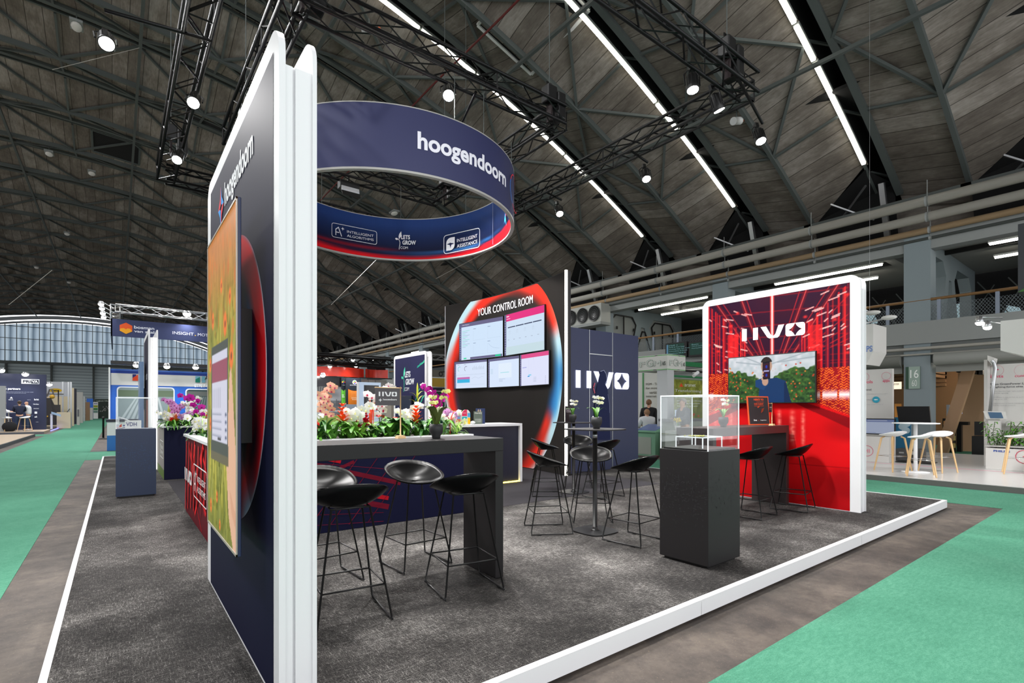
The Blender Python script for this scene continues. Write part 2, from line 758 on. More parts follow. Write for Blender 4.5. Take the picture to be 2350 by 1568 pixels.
def bracket_logo(d, x0, y0, w, h, c):
    """two bars, an open vee with a flat foot and a rounded square split by a four pointed star"""
    X = lambda t: x0 + w * t
    Y = lambda t: y0 + h * t
    d.rect(X(0), Y(0), X(.083), Y(1), c)
    d.rect(X(.19), Y(0), X(.272), Y(1), c)
    d.poly([(X(.315), Y(1)), (X(.405), Y(1)), (X(.475), Y(.34)), (X(.5), Y(.2)), (X(.53), Y(.2)), (X(.555), Y(.34)), (X(.6), Y(1)), (X(.69), Y(1)), (X(.615), Y(.12)), (X(.585), Y(0)), (X(.46), Y(0)), (X(.425), Y(.1))], c)
    cx, r = .855, .145
    star = [(cx, 1), (cx - .03, .72), (cx - .09, .5), (cx - .03, .28), (cx, 0)]
    star = [(cx, 1.0), (cx - .028, .76), (cx - .06, .6), (cx - .1, .5), (cx - .06, .4), (cx - .028, .24), (cx, 0.0)]
    left = [(X(cx), Y(1)), (X(.745), Y(1)), (X(.722), Y(.95)), (X(.71), Y(.82)), (X(.71), Y(.18)), (X(.722), Y(.05)), (X(.745), Y(0)), (X(cx), Y(0))] + [(X(a), Y(b)) for a, b in star[1:-1][::-1]]
    d.poly(left, c)
    d.poly([(2 * X(cx) - a, b) for a, b in left][::-1], c)


def star4(d, cx, cy, r, c, q=0.22):
    pts = []
    for i in range(8):
        rr = r if i % 2 == 0 else r * q * 1.4
        pts.append((cx + rr * math.sin(i * PI / 4), cy + rr * math.cos(i * PI / 4)))
    return d.poly(pts, c)

# ================================================================ THE HALL
FZ = -0.115
mb = MB().use(CONC)
mb.add([(-32, -8, FZ), (34, -8, FZ), (34, 108, FZ), (-32, 108, FZ)], [(0, 1, 2, 3)])
struct('floor', mb)


def carpet(label, x0, x1, y0, y1, z=FZ, mat=GREEN, t=0.005):
    o = box_obj('aisle_carpet', mat, x0, x1, y0, y1, z, z + t)
    return props(o, label, 'carpet')


carpet('green carpet of the front aisle before the white stand edge', -2.95, 10.07, -7, 1.493)
carpet('green carpet strip running between the stand and the white floored stand', 10.075, 12.05, -7, 23)
carpet('long green aisle carpet running along the dark trim to the far end', -2.95, -0.693, 1.50, 104)
carpet('green carpet of the cross aisle behind the blue plinth', -0.69, 10.07, 18.5, 21.9)
carpet('green carpet side branch beside the beige platform', -9, -2.955, 36, 38.4)


def vz(x):
    return 15.6 - 0.0108 * (x + 4) ** 2


BAY = 4.55
STRIPS = [6.37 + BAY * k for k in range(-3, 22)]
XS = [-28 + 1.6 * i for i in range(31)]          # -28 .. 20
mb = MB()
for s_ in STRIPS:
    prof = [(0, .15), (-.1, .15), (-.1, 1.1), (-.62, 1.1), (-.62, 0.02), (-2.5, -.42), (-BAY, .15)]
    for k in range(len(prof) - 1):
        mb.use(DARKVOID if k in (1, 2, 3) else ROOF)
        xe = XS + [20.9, 21.9] if k == 4 else XS
        mb.grid([[(x, s_ + prof[k][0], vz(x) + prof[k][1]) for x in xe], [(x, s_ + prof[k + 1][0], vz(x) + prof[k + 1][1]) for x in xe]], False)
    # the panel beside each strip light ends on a slant, over a dark opening
    mb.use(ROOF).add([(20, s_ - 2.5, vz(20) - .42), (21.2, s_ - 2.5, vz(21.2) - .42), (20, s_ - BAY, vz(20) + .15)], [(0, 1, 2)])
    mb.use(DARKVOID).add([(20.02, s_ - BAY, 9.4), (21.2, s_ - 2.5, 8.45), (21.7, s_ - 2.5, 7.0), (21.7, s_ - BAY - .5, 7.0), (21.0, s_ - BAY - .55, 9.0)], [(0, 1, 2, 3, 4)])
# the foot of the vault: a steep concrete band down to the gallery
yr = (STRIPS[0] - BAY, STRIPS[-1])
mb.use(ROOF).add([(21.9, yr[0], 8.4), (21.9, yr[1], 8.4), (22.1, yr[1], 6.75), (22.1, yr[0], 6.75)], [(0, 1, 2, 3)])
mb.add([(-28, yr[0], 9.4), (-28, yr[1], 9.4), (-29.5, yr[1], 6), (-29.5, yr[0], 6)], [(0, 1, 2, 3)])
mb.use(DARKVOID).box(22.5, 22.6, yr[0], yr[1], 6.6, 10.8).box(17, 22.6, yr[0], yr[1], 10.8, 10.9)  # added dark shell, keeps outside light from leaking through the vault foot
struct('ceiling', mb)

for i, s_ in enumerate(STRIPS):
    mb = MB().use(STEELG)
    near = s_ < 40
    xs = XS + [21.2] if near else XS[::2]
    for off, dz, w, h in ((-.66, -.04, .19, .2), (-2.5, -.50, .12, .18), (-.02, .08, .08, .08)):
        for a, b in zip(xs[:-1], xs[1:]):
            mb.bar((a, s_ + off, vz(a) + dz), (b, s_ + off, vz(b) + dz), w, h)
    nodes = [0.7 + 2.45 * k for k in range(-11, 9)]
    for k, x in enumerate(nodes):
        c2 = (x, s_ - 2.5, vz(x) - .52)
        if k % 2 == 0:
            for sg in (-1, 1):
                xb = x + sg * 2.45
                if xb > 20.2:
                    continue
                mb.bar(c2, (xb, s_ - BAY + .05, vz(xb) + .06), .085)
                mb.bar(c2, (xb, s_ - .7, vz(xb) - .1), .085)
            if near:
                mb.bar(c2, (x, s_ - BAY + .05, vz(x) + .02), .07)
                mb.bar(c2, (x, s_ - .7, vz(x) - .1), .07)
        if near:
            mb.bar((x, s_ - .08, vz(x) + .15), (x + 1.2, s_ - .6, vz(x + 1.2) + .7), .06)
    struct(numbered('beam'), mb)
mb = MB().use(STEELG)
for k in range(-5, 5):
    x = .7 + 4.9 * k
    if x < 20.1:
        mb.bar((x, yr[0], vz(x) - .64), (x, yr[1], vz(x) - .64), .1, .1)
struct(numbered('beam'), mb)

# dark roof hatches let into the concrete panels (position, size along the arc, size along the hall)
for x, y, lx, ly, pale in ((10.1, 12.05, 1.1, 1.35, True), (3.4, 28.3, .8, .7, False), (0, 34.6, 1.0, .8, False), (-5.5, 24.1, 1.0, .7, False), (-2.0, 15.3, 1.0, .7, False), (4.2, 17.6, .9, .7, False), (4.6, 37.4, .9, .7, False), (-9, 39, 1.0, .7, False), (3.2, 56, 1, .8, False), (-5, 56, 1, .8, False)):
    # find the panel height at y
    j = max(s_ for s_ in STRIPS if s_ - BAY < y) if False else min(s_ for s_ in STRIPS if s_ > y)
    o_ = y - j
    pz = lambda o: (.02 + (-.42 - .02) * (o + .62) / (-2.5 + .62)) if o > -2.5 else (-.42 + (.15 + .42) * (o + 2.5) / (-BAY + 2.5))
    mb = MB()
    q = [(x + a * lx, y + b * ly, vz(x + a * lx) + pz(o_ + b * ly)) for a, b in ((-1, -1), (1, -1), (1, 1), (-1, 1))]
    cen = sum((Vector(p) for p in q), Vector()) / 4
    mb.use(DARKVOID).prism(q, (0, 0, -.035), (0, 0, .3))
    mb.use(WHITE_M if pale else STEELG)
    for a, b in zip(q, q[1:] + q[:1]):
        mb.bar(Vector(a) - Vector((0, 0, .05)), Vector(b) - Vector((0, 0, .05)), .09, .06)
    struct(numbered('window'), mb)

# steel struts in the openings at the foot of each arch bay
for s_ in STRIPS[1:12]:
    mb = MB().use(ALU)
    mb.bar((20.6, s_ - .3, 9.0), (21.3, s_ - .3, 7.0), .16)
    mb.bar((20.4, s_ + .1, 9.0), (21.3, s_ + 1.3, 8.2), .05)
    mb.bar((20.4, s_ + 1.2, 8.7), (21.2, s_ + .1, 8.0), .05)
    mb.use(STEELG).bar((20.7, s_ - 2.6, 8.2), (20.7, s_ + 2.2, 8.2), .12)
    struct(numbered('beam'), mb)

# lit strip lights that follow three of the arches
n_of = {2: 'farthest', 1: 'middle', 0: 'nearest'}
for si, s_ in enumerate(STRIPS[3:6]):
    spans = [(15.95, 19.75), (14.72, 15.85), (10.3, 14.62), (8.1, 10.2), (4.0, 8.0), (0.6, 3.9)]
    for qi, (xa, xb) in enumerate(spans):
        if si == 0 and qi > 3:
            continue
        t = thing('strip_light', 'lit white strip light, %s from the wall end in the %s lit roof row' % (('first', 'second', 'third', 'fourth', 'fifth', 'sixth')[qi], n_of[si]), 'light', (xb, s_ - .05, vz(xb) - .1), world=True, group='strip lights along the roof arches')
        n = max(2, int((xb - xa) / .8))
        pts = [xa + (xb - xa) * k / n for k in range(n + 1)]
        m1, m2 = MB().use(GREYWALL), MB().use(TUBE)
        for a, b in zip(pts[:-1], pts[1:]):
            m1.bar((a, s_ - .05, vz(a) + .06), (b, s_ - .05, vz(b) + .06), .16, .08)
            m2.bar((a, s_ - .05, vz(a) - .01), (b, s_ - .05, vz(b) - .01), .11, .06)
        m1.build('housing', None, t)
        m2.build('tube', None, t)

# ---------------------------------------------------------------- far end wall with the arched window
YE = 105.5
mb = MB()
nt = NT('far slatted end wall', 0.8, 0.2)
v_ = nt.n('ShaderNodeSeparateXYZ', {0: nt.n('ShaderNodeNewGeometry').outputs['Position']}).outputs[2]
fr_ = nt.math('FRACT', nt.math('MULTIPLY', nt.math('ADD', v_, nt.math('MULTIPLY', nt.noise(nt.coord((.05, 1, .4)), 1.0, 2), 0.35)), 2.2))
ENDW = nt.color(nt.ramp(fr_, [(0.0, (182, 196, 200)), (0.75, (208, 220, 222)), (0.9, (140, 154, 160))]))
mb.use(ENDW).box(-30, 22, YE, YE + .4, FZ, 8.2)
struct('wall_far', mb)
mb = MB().use(STEELG).box(-30, 22, YE - .5, YE, 8.0, 8.4)
for x in range(-28, 22, 5):
    mb.box(x, x + .25, YE - .3, YE, FZ, 8.1)
struct('trim_1', mb)
nt = NT('daylit ribbed glazing', 0.5, 0.3)
gx = nt.n('ShaderNodeSeparateXYZ', {0: nt.n('ShaderNodeNewGeometry').outputs['Position']})
fr_ = nt.math('FRACT', nt.math('MULTIPLY', gx.outputs[0], 1 / 1.25))
zz = nt.noise(nt.coord((.3, 1, .25)), 1.0, 2)
cc = nt.ramp(nt.math('ADD', fr_, nt.math('MULTIPLY', nt.math('SUBTRACT', zz, .5), .3)), [(0.0, (84, 104, 122)), (0.35, (172, 190, 206)), (0.75, (182, 200, 214)), (1.0, (96, 116, 134))])
nt.set(nt.b, 'Emission Color', cc)
nt.b.inputs['Emission Strength'].default_value = 0.8
nt.b.inputs['Base Color'].default_value = (.1, .12, .14, 1)
DAYGLASS = nt.m
mb = MB().use(DAYGLASS)
mb.grid([[(x, YE + .15, 8.4) for x in XS], [(x, YE + .15, vz(x) - 1.0) for x in XS]], False)
mb.use(STEELG)
for i in range(40):
    x = -28 + 1.25 * i
    mb.box(x - .04, x + .04, YE - .1, YE + .1, 8.3, vz(x) - .9)
for z in (10.0, 11.8, 13.6):
    xs = [x for x in XS if vz(x) - 1 > z]
    mb.box(xs[0], xs[-1], YE - .08, YE + .08, z - .04, z + .04)
mb.use(M('dark arch beam', (66, 70, 72), .6))
for a, b in zip(XS[:-1], XS[1:]):
    mb.bar((a, YE - .2, vz(a) - .8), (b, YE - .2, vz(b) - .8), .5, .25)
    mb.bar((a, YE - .3, vz(a) - .2), (b, YE - .3, vz(b) - .2), .3, .5)
struct('window_far', mb)

# ---------------------------------------------------------------- the gallery along the right side
GX = 20.0
COLY = [4.6 + 6.65 * k for k in range(-1, 14)]
struct('floor_gallery', MB().use(GREYWALL).box(GX - .1, 27.5, -6, 104, 3.36, 4.05))
mb = MB().use(CEILG).box(GX + .2, 27.5, -6, 104, 6.75, 7.0)
for y in np.arange(-4, 104, 3.3):
    mb.box(GX + .2, 27.5, y, y + .3, 6.5, 6.75)
mb.use(GREYWALL).box(GX, GX + .45, -6, 104, 6.3, 6.95)
struct('ceiling_gallery', mb)
for i, y in enumerate(COLY):
    mb = MB().use(BLUEGREY)
    mb.box(GX - .04, GX + .55, y, y + .68, FZ, 6.74)
    if y < 34:
        yy = y + .2
        mb.box(26.3, 26.9, yy, yy + .35, 4, 6.8)
        hp = [(GX + .55, 5.9), (20.8, 6.35), (22.3, 6.35), (22.7, 5.9), (23.1, 5.82), (23.4, 5.82), (23.8, 5.9), (24.2, 6.35), (25.9, 6.35), (26.3, 5.9)]
        for (xa, za), (xb, zb) in zip(hp[:-1], hp[1:]):
            mb.prism([(xa, yy, 6.74), (xa, yy, za), (xb, yy, zb), (xb, yy, 6.74)], (0, 0, 0), (0, .35, 0))
        for q in ([(22.7, 5.9), (23.1, 5.82), (22.62, 4.05), (22.12, 4.05)], [(23.4, 5.82), (23.8, 5.9), (24.4, 4.05), (23.9, 4.05)]):
            mb.prism([(x, yy, z) for x, z in q], (0, 0, 0), (0, .35, 0))
    if 17 < y < 25:
        yy = y + .18
        mb.use(GREYWALL).box(GX + .5, 26.5, yy + .1, yy + .3, 4.0, 6.8)
        mb.use(BLACKLAM)
        for x in (21.0, 22.4, 24.2, 25.6):
            mb.box(x, x + .1, yy - .02, yy + .02, 5.55, 5.7)
        for ps in ([(20.6, 4.1), (20.6, 6.0), (20.95, 6.3), (22.3, 6.3), (22.6, 5.9), (22.1, 4.1)], [(24.4, 4.1), (24.0, 5.9), (24.3, 6.2), (25.7, 6.2), (26.0, 5.9), (26.0, 4.1)], [(22.5, 4.1), (23.15, 5.6), (23.4, 5.6), (24.1, 4.1)], [(21.6, 4.1), (21.6, 6.3)], [(25.0, 4.1), (25.0, 6.2)]):
            for a, b in zip(ps[:-1], ps[1:]):
                mb.bar((a[0], yy, a[1]), (b[0], yy, b[1]), .05, .05)
    struct(numbered('column'), mb)
# back of the gallery: the next hall seen dark, with pale roof glazing
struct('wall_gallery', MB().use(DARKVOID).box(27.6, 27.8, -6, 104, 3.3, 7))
mb = MB().use(M('pale skylight beyond', (170, 196, 204), emit=.45))
for y, z0, w in ((1.0, 4.9, 1.2), (4.9, 5.0, 1.7), (8.2, 5.2, 2.4), (3.4, 4.6, .7), (9.8, 4.6, 1.0), (13.5, 5.0, 1.8)):
    mb.add([(27.4, y, z0), (27.4, y + w, z0 + .1), (27.4, y + w * .8, z0 + .75), (27.4, y + .2, z0 + .6)], [(0, 1, 2, 3)])
mb.use(STEELG)
for y in np.arange(-2, 16, .9):
    mb.bar((27.3, y, 4.3), (27.3, y + 1.4, 6.4), .04)
    mb.bar((27.32, y + 1.1, 4.3), (27.32, y, 6.2), .03)
struct(numbered('window'), mb)

# lower storey: shutters, wall bays and the open doorway
mb = MB().use(GREYWALL)
mb.box(GX + .15, GX + .4, 11.9, 104, FZ, 3.4)
mb.box(GX + .1, GX + .45, -6, 12, 2.75, 3.4)
mb.use(PIPEG)
mb.tube([(GX - .12, -6, 3.2), (GX - .12, 104, 3.2)], .05)
mb.tube([(GX - .1, -6, 3.02), (GX - .1, 104, 3.02)], .03)
struct('wall_right', mb)
for y0, y1 in ((-1.4, 4.5), (5.35, 11.2)):
    mb = MB().use(M('grey roller shutter', (128, 130, 124), .6))
    mb.tube([(GX - .02, y0, 2.86), (GX - .02, y1, 2.86)], .2, 12)
    mb.box(GX + .08, GX + .12, y0, y1, 2.45, 2.8)
    struct(numbered('door'), mb)
mb = MB().use(M('brown timber lining', (128, 96, 68), .6))
mb.box(25.6, 25.8, -2, 12, FZ, 3.3)
for z in (2.5, 2.65, 2.8, 2.95):
    mb.box(20.6, 25.6, 5.4, 5.5, z, z + .1)
    mb.box(25.4, 25.6, 5.4, 11.2, z - .3, z - .2)
mb.use(M('sand timber panel', (166, 132, 100), .6))
mb.box(22.5, 22.7, 3.0, 4.45, FZ, 2.7)
mb.bar((21, 4.55, FZ), (21, 3.85, 2.7), .22, .3)
mb.use(BLUEGREY)
mb.bar((22.2, 2.75, FZ + .8), (22.2, 3.1, 2.6), .12, .2)
mb.bar((22.2, 2.75, FZ + .8), (22.2, 2.55, 2.6), .12, .2)
mb.use(GREEN).box(20.2, 25.5, -2, 12, FZ, FZ + .01)
struct('wall_lobby', mb)
# number sign on the pillar
t = thing('pillar_sign', 'small green and white number sign fixed to the grey pillar', 'sign', (GX - .02, 5.0, 2.0), world=True)
box_obj('board', M('dark green board', (40, 74, 56), .5), GX - .08, GX - .04, 4.85, 5.22, 1.95, 2.65, t)
d = Decal((GX - .08, 5.22, 1.95), (0, -1, 0))
d.rect(.08, 0, .37, .7, (150, 168, 158)).text('16', .12, .34, .33, .6, (235, 240, 236)).text('60', .16, .08, .29, .28, (220, 226, 222))
d.build('number_print', PRINT, t)

# balcony railing
t = thing('balcony_railing', 'long balcony railing with brown handrail, grey posts and wire netting', 'railing', (GX, 20, 4.05), world=True)
MB().use(M('brown wooden handrail', (140, 104, 62), .45)).tube([(GX, -6, 4.72), (GX, 100, 4.72)], .045).build('handrail', None, t)
k = 0
for y in np.arange(-2.2, 34, 1.32):
    MB().use(M('grey metal post', (128, 138, 152), .4, .4)).box(GX - .03, GX + .03, y - .045, y + .045, 4.02, 4.7).build('post', None, t)
MB().use(NET).add([(GX + .02, -6, 4.08), (GX + .02, 60, 4.08), (GX + .02, 60, 4.55), (GX + .02, -6, 4.55)], [(0, 1, 2, 3)]).build('netting', None, t)


def pipe_run(label, x, z, r, mat, cat='pipe'):
    mb = MB().use(mat).tube([(x, -6, z), (x, 104, z)], r, 12)
    mb.use(GREYWALL)
    for y in np.arange(-2, 60, 3.3):
        mb.tube([(x, y, z + r), (x, y, z + r + .5)], .012, 4)
        mb.tube([(x, y - .04, z), (x, y + .04, z)], r + .012, 12)
    return props(mb.build('overhead_pipe'), label, cat)


pipe_run('thick grey pipe hung highest along the gallery edge', 19.6, 7.67, .15, PIPEG)
pipe_run('thick grey pipe hung second along the gallery edge', 19.65, 7.2, .14, PIPEG)
pipe_run('beige lagged pipe hung below the two thick grey pipes', 19.9, 6.86, .1, PIPEB)
pipe_run('thin dark conduit hung lowest under the beige pipe', 19.95, 6.62, .045, STEELG)

for lab, x, z, ya, yb in (('long lit gallery tube above the red panel wall', 21.35, 6.42, 6.25, 10.0), ('lit gallery tube seen past the red panel wall corner', 23.4, 6.42, 7.0, 9.6), ('lit gallery tube near the grey portal column', 21.35, 6.42, 2.6, 3.5),
                          ('short lit gallery tube beside the dark sign box', 23.4, 6.42, 2.6, 3.7), ('lit gallery tube over the panelled gallery doors', 21.35, 6.42, 13.0, 16.9), ('lit gallery tube behind the panelled doors tube', 23.4, 6.42, 14.0, 17.0), ('small lit gallery tube above the sapling logo wall', 21.35, 6.42, 40.2, 42.6), ('far small lit gallery tube over the red fascia', 21.35, 6.42, 49, 51.5)):
    t = thing('fluorescent_light', lab, 'light', (x, (ya + yb) / 2, z), world=True)
    box_obj('housing', WHITE_M, x - .06, x + .06, ya, yb, z + .02, z + .08, t)
    box_obj('tube', TUBE2, x - .05, x + .05, ya + .03, yb - .03, z - .04, z + .02, t)

# triple fan cooler hung on the gallery edge
t = thing('fan_unit', 'grey ceiling cooler with three round black fans above the navy cabin', 'fan', (19.2, 19.3, 5.9), world=True)
box_obj('casing', M('cooler casing', (160, 162, 156), .5), 19.3, 20.0, 17.62, 20.4, 5.72, 6.66, t)
box_obj('drip_tray', GREYWALL, 19.25, 20, 17.6, 20.5, 5.58, 5.72, t)
for y in (18.08, 18.9, 19.75):
    f_ = MB().use(BLACK).lathe([(.38, 0), (.4, .05), (.38, .06), (.35, .02), (0, .02)], 24, (19.3, y, 6.18), (-1, 0, 0)).build('fan', None, t)
    mb = MB().use(STEELG)
    for rr in (.12, .21, .3):
        mb.tube([(19.235, y + rr * math.cos(a * PI / 12), 6.18 + rr * math.sin(a * PI / 12)) for a in range(24)], .008, 4, True)
    mb.build('guard', None, f_)

# two dark green information screens hung on the gallery edge
for lab, u0, v0, u1, v1, head in (('dark green information screen with blue list over the white sign pillar', 1527, 789, 1576, 819, True), ('dark green information screen next to the red wall, over the green header', 1580, 786, 1624, 816, False)):
    y0, z1 = atX(u0, v0, GX - .3)
    y1, z0 = atX(u1, v1, GX - .3)
    t = thing('information_screen', lab, 'screen', (GX - .3, (y0 + y1) / 2, z0), world=True)
    box_obj('casing', BLACKLAM, GX - .3, GX - .12, y1, y0, z0, z1, t)
    box_obj('wall_bracket', BLACK, GX - .12, GX - .1, y1 + .2, y0 - .2, z0 + .1, z1 - .1, t)
    d = Decal((GX - .3, y0, z0), (0, -1, 0), e0=.004, de=.002)
    w, h = y0 - y1, z1 - z0
    d.rect(.06 * w, .12 * h, .88 * w, .92 * h, (40, 76, 66))
    if head:
        d.rect(.06 * w, .12 * h, .14 * w, .9 * h, (110, 160, 190))
    for i, s_ in enumerate(('Hall 1', 'Seeds & Tech Stage', 'Knowledge Stage, Tech World', 'Sustainability & People', 'Greenhouse Side & Air') if head else ('Rooms', 'Tours & workshop start', 'Meeting point floor 2')):
        d.text(s_, .18 * w, (.78 - .13 * i) * h, (.3 + .07 * len(s_) ** .75) * w, (.86 - .13 * i) * h, (150, 200, 206))
    d.build('screen', SCREEN_DIM, t)

# small roof lamps; most are added to brighten aisle, floor and walls
for i, (x, y) in enumerate(((-1.1, 23.4), (-2.8, 36.2), (-1.1, 37.5), (-6, 12), (-9, 27), (-3, 52), (-6, 66), (6, 30), (9, 44), (3, 80), (-12, 45), (12, 26), (-7, 4), (-4, 72), (8, 62))):
    z = vz(x) - .95
    t = thing('roof_fill_lamp', ('pale oval roof lamp above the boom lamp', 'pale oval roof lamp beside a dark hatch, far over the aisle', 'pale oval roof lamp just inside the far dark hatch', 'added pale oval roof lamp off to the aisle side near us', 'added pale oval roof lamp over the beige platform', 'added pale oval roof lamp deep over the aisle', 'added pale oval roof lamp deeper over the aisle', 'added pale oval roof lamp over the red fascia', 'added pale oval roof lamp over the gallery side far off', 'added pale oval roof lamp nearest the end wall', 'added pale oval roof lamp over the dark blue partner wall', 'added pale oval roof lamp behind the control room wall', 'added pale oval roof lamp over the aisle beside the viewer', 'added pale oval roof lamp right before the arched window', 'added pale oval roof lamp far along the gallery')[i], 'light', (x, y, z), world=True)
    MB().use(GREYWALL).box(x - .18, x + .18, y - .3, y + .3, z + .12, z + .2).build('housing', None, t)
    MB().use(M('dim lamp bowl', (190, 188, 182), .4, emit=.12)).blob((x, y, z + .08), (.16, .28, .08), 12, 8).build('bowl', None, t)
    MB().use(STEELG).tube([(x, y, z + .2), (x, y, vz(x) - .4)], .02, 5).build('stem', None, t)
    ld = bpy.data.lights.new('roof_fill', 'SPOT')  # fill spot added below each lamp to brighten the hall
    ld.energy, ld.spot_size, ld.spot_blend, ld.shadow_soft_size = RK * (1.2 if y < 15 else 1), R(165), .5, .4
    lo = bpy.data.objects.new('roof_fill', ld)
    COL.objects.link(lo)
    lo.location = (x, y, z - .05)

# ================================================================ THE STAND
SX0, SX1, SY0, SY1 = -0.30, 9.49, 1.995, 18.1
t = thing('stand_platform', 'raised stand floor with mottled grey carpet and white edge boards', 'platform', ((SX0 + SX1) / 2, 10, FZ), world=True)
box_obj('deck', BLACKLAM, SX0 + .03, SX1 - .03, SY0 + .04, SY1 - .03, FZ, -.006, t)
box_obj('carpet', CARPET, SX0 + .03, SX1 - .03, SY0 + .03, SY1 - .03, -.006, 0.0, t)
box_obj('charcoal_carpet', DARKCARPET, .735, 7.6, 5.55, 11.25, 0.0, 0.0025, t)
for a, b in ((SX0, .25), (.25, 3.2), (3.2, 6.17), (6.17, SX1)):
    mb = MB().use(WHITE).box(a + .003, b - .003, SY0, SY0 + .045, -.1, .006)
    mb.use(ALU)
    for q in (.12, .5, .88):
        x = a + (b - a) * q
        mb.lathe([(.006, 0), (.004, .0015)], 8, (x, SY0 + .022, .006))
    mb.build('edge_board', None, t)
for a, b in ((SY0 + .045, 5), (5, 8), (8, 11), (11, 14.5), (14.5, SY1)):
    mb = MB().use(WHITE).box(SX0, SX0 + .034, a + .003, b - .003, -.1, .005)
    mb.use(ALU)
    for q in (.1, .37, .63, .9):
        mb.lathe([(.006, 0), (.004, .0015)], 8, (SX0 + .017, a + (b - a) * q, .005))
    mb.build('edge_board', None, t)
box_obj('edge_board', WHITE, SX1 - .034, SX1, SY0 + .045, SY1, -.1, .005, t)
box_obj('edge_board', WHITE, SX0, SX1, SY1 - .034, SY1, -.1, .005, t)


def slab_wall(label, X0, X1, Y0, Y1, top=3.045, lit=0, ta=.028):
    t = thing('partition_panel', label, 'display wall', ((X0 + X1) / 2, (Y0 + Y1) / 2, 0), world=True)
    out = rrect(Y0, 0.003, Y1, top, .13, 7, 'cd')
    w = MB().use(WHITE).prism([(X0, y, z) for y, z in out], (0, 0, 0), (ta, 0, 0))
    w.build('front_slab', None, t)
    MB().use(WHITE).prism([(X1 - ta * .7, y, z) for y, z in out], (0, 0, 0), (ta * .7, 0, 0)).build('rear_slab', None, t)
    a, b = X0 + ta, X1 - ta * .7
    q = a + (b - a) * .28
    mb = MB().use(WHITE).box(a, q, Y0 + .012, Y1 - .012, 0.003, 2.86)
    mb.box(q, q + .012, Y0 + .03, Y1 - .03, 0.003, 2.868)
    mb.box(q + .012, b, Y0 + .012, Y1 - .012, 0.003, 2.86)
    mb.build('core', None, t)
    if lit:
        MB().use(LED).box(q + .015, b - .012, Y0 - .002, Y0 + .011, .02, 2.85).build('led_strip', None, t)
    return t


def ring_print(d, cx, cy, Rr, band, table, bg, a0=0, a1=360, n=120, m=14, clip=None, ky=1.0, pos=(0, .25, .5, .75, 1)):
    """a printed arc whose colours follow a table of (angle, five colours from rim to inside)"""
    tab = sorted(table)
    tab = [(tab[-1][0] - 360, tab[-1][1])] + tab + [(tab[0][0] + 360, tab[0][1])]

    def col(phi, tt):
        for (p0, c0), (p1, c1) in zip(tab[:-1], tab[1:]):
            if p0 <= phi <= p1:
                w = (phi - p0) / max(p1 - p0, 1e-6)
                w = w * w * (3 - 2 * w)
                k = max(i for i in range(4) if pos[i] <= tt + 1e-9)
                u = (tt - pos[k]) / (pos[k + 1] - pos[k])
                f = lambda c: [c[k][i] * (1 - u) + c[k + 1][i] * u for i in range(3)]
                A, B = f(c0), f(c1)
                return tuple(A[i] * (1 - w) + B[i] * w for i in range(3))
        return bg
    for i in range(n):
        p0, p1 = a0 + (a1 - a0) * i / n, a0 + (a1 - a0) * (i + 1) / n
        for j in range(m):
            t0, t1 = j / m, (j + 1) / m
            q = [(p0, t0), (p1, t0), (p1, t1), (p0, t1)]
            pts = [(cx + (Rr - band * tt) * math.cos(R(p)), cy + ky * (Rr - band * tt) * math.sin(R(p))) for p, tt in q]
            if clip:
                if not any(clip[0] < x < clip[2] and clip[1] < y < clip[3] for x, y in pts):
                    continue
                pts = [(min(max(x, clip[0]), clip[2]), min(max(y, clip[1]), clip[3])) for x, y in pts]
            d.poly(pts, [col(((p + 180) % 360) - 180, tt) for p, tt in q], False)
    d.e += d.de


RED, DEEP, PALE, BLU = (232, 26, 36), (130, 10, 22), (196, 226, 242), (40, 120, 190)
NV = (19, 22, 48)

# ---- near navy wall with the portrait screen
X0 = 0.564
t = slab_wall('tall navy panel wall with white frame carrying the poppy field screen', X0, .727, 2.40, 4.60)
d = Decal((X0, 4.44, .02), (0, -1, 0))
d.rect(0, 0, 1.946, 2.925, NV)
dk = (9, 10, 24)
ring_print(d, .985, 1.49, .835, .42, [(90, [(150, 20, 30), RED, DEEP, dk, NV]), (62, [(170, 120, 140), RED, (170, 12, 24), dk, NV]), (35, [PALE, RED, RED, (14, 70, 130), dk]), (0, [(214, 232, 246), RED, RED, (18, 84, 150), dk]),
           (-35, [PALE, RED, (40, 20, 44), (170, 30, 40), NV]), (-62, [PALE, (150, 190, 220), RED, (90, 14, 30), NV]), (-85, [(90, 40, 60), DEEP, (60, 14, 30), NV, NV]), (180, [NV, NV, NV, NV, NV])], NV, m=28, pos=(0, .06, .42, .68, 1))
d.build('graphic_print', PRINT, t)
d = Decal((X0, 4.44, .02), (0, -1, 0), e0=.004)
# logo: word and four pointed star outline
d.text('hoogendoorn', .64, 2.585, 1.52, 2.785, (240, 240, 244), .03)
cx, cy = .5, 2.67
for sg, c1, c2 in ((1, (40, 150, 230), (230, 40, 60)), (-1, (230, 40, 60), (40, 150, 230))):
    d.poly([(cx, cy + .14), (cx + sg * .035, cy + .06), (cx + sg * .11, cy), (cx + sg * .06, cy), (cx + sg * .004, cy + .02), (cx, cy + .085)], c1)
    d.poly([(cx, cy - .14), (cx + sg * .035, cy - .06), (cx + sg * .11, cy), (cx + sg * .06, cy), (cx + sg * .004, cy - .02), (cx, cy - .085)], c2)
d.build('lettering', PRINT, t)

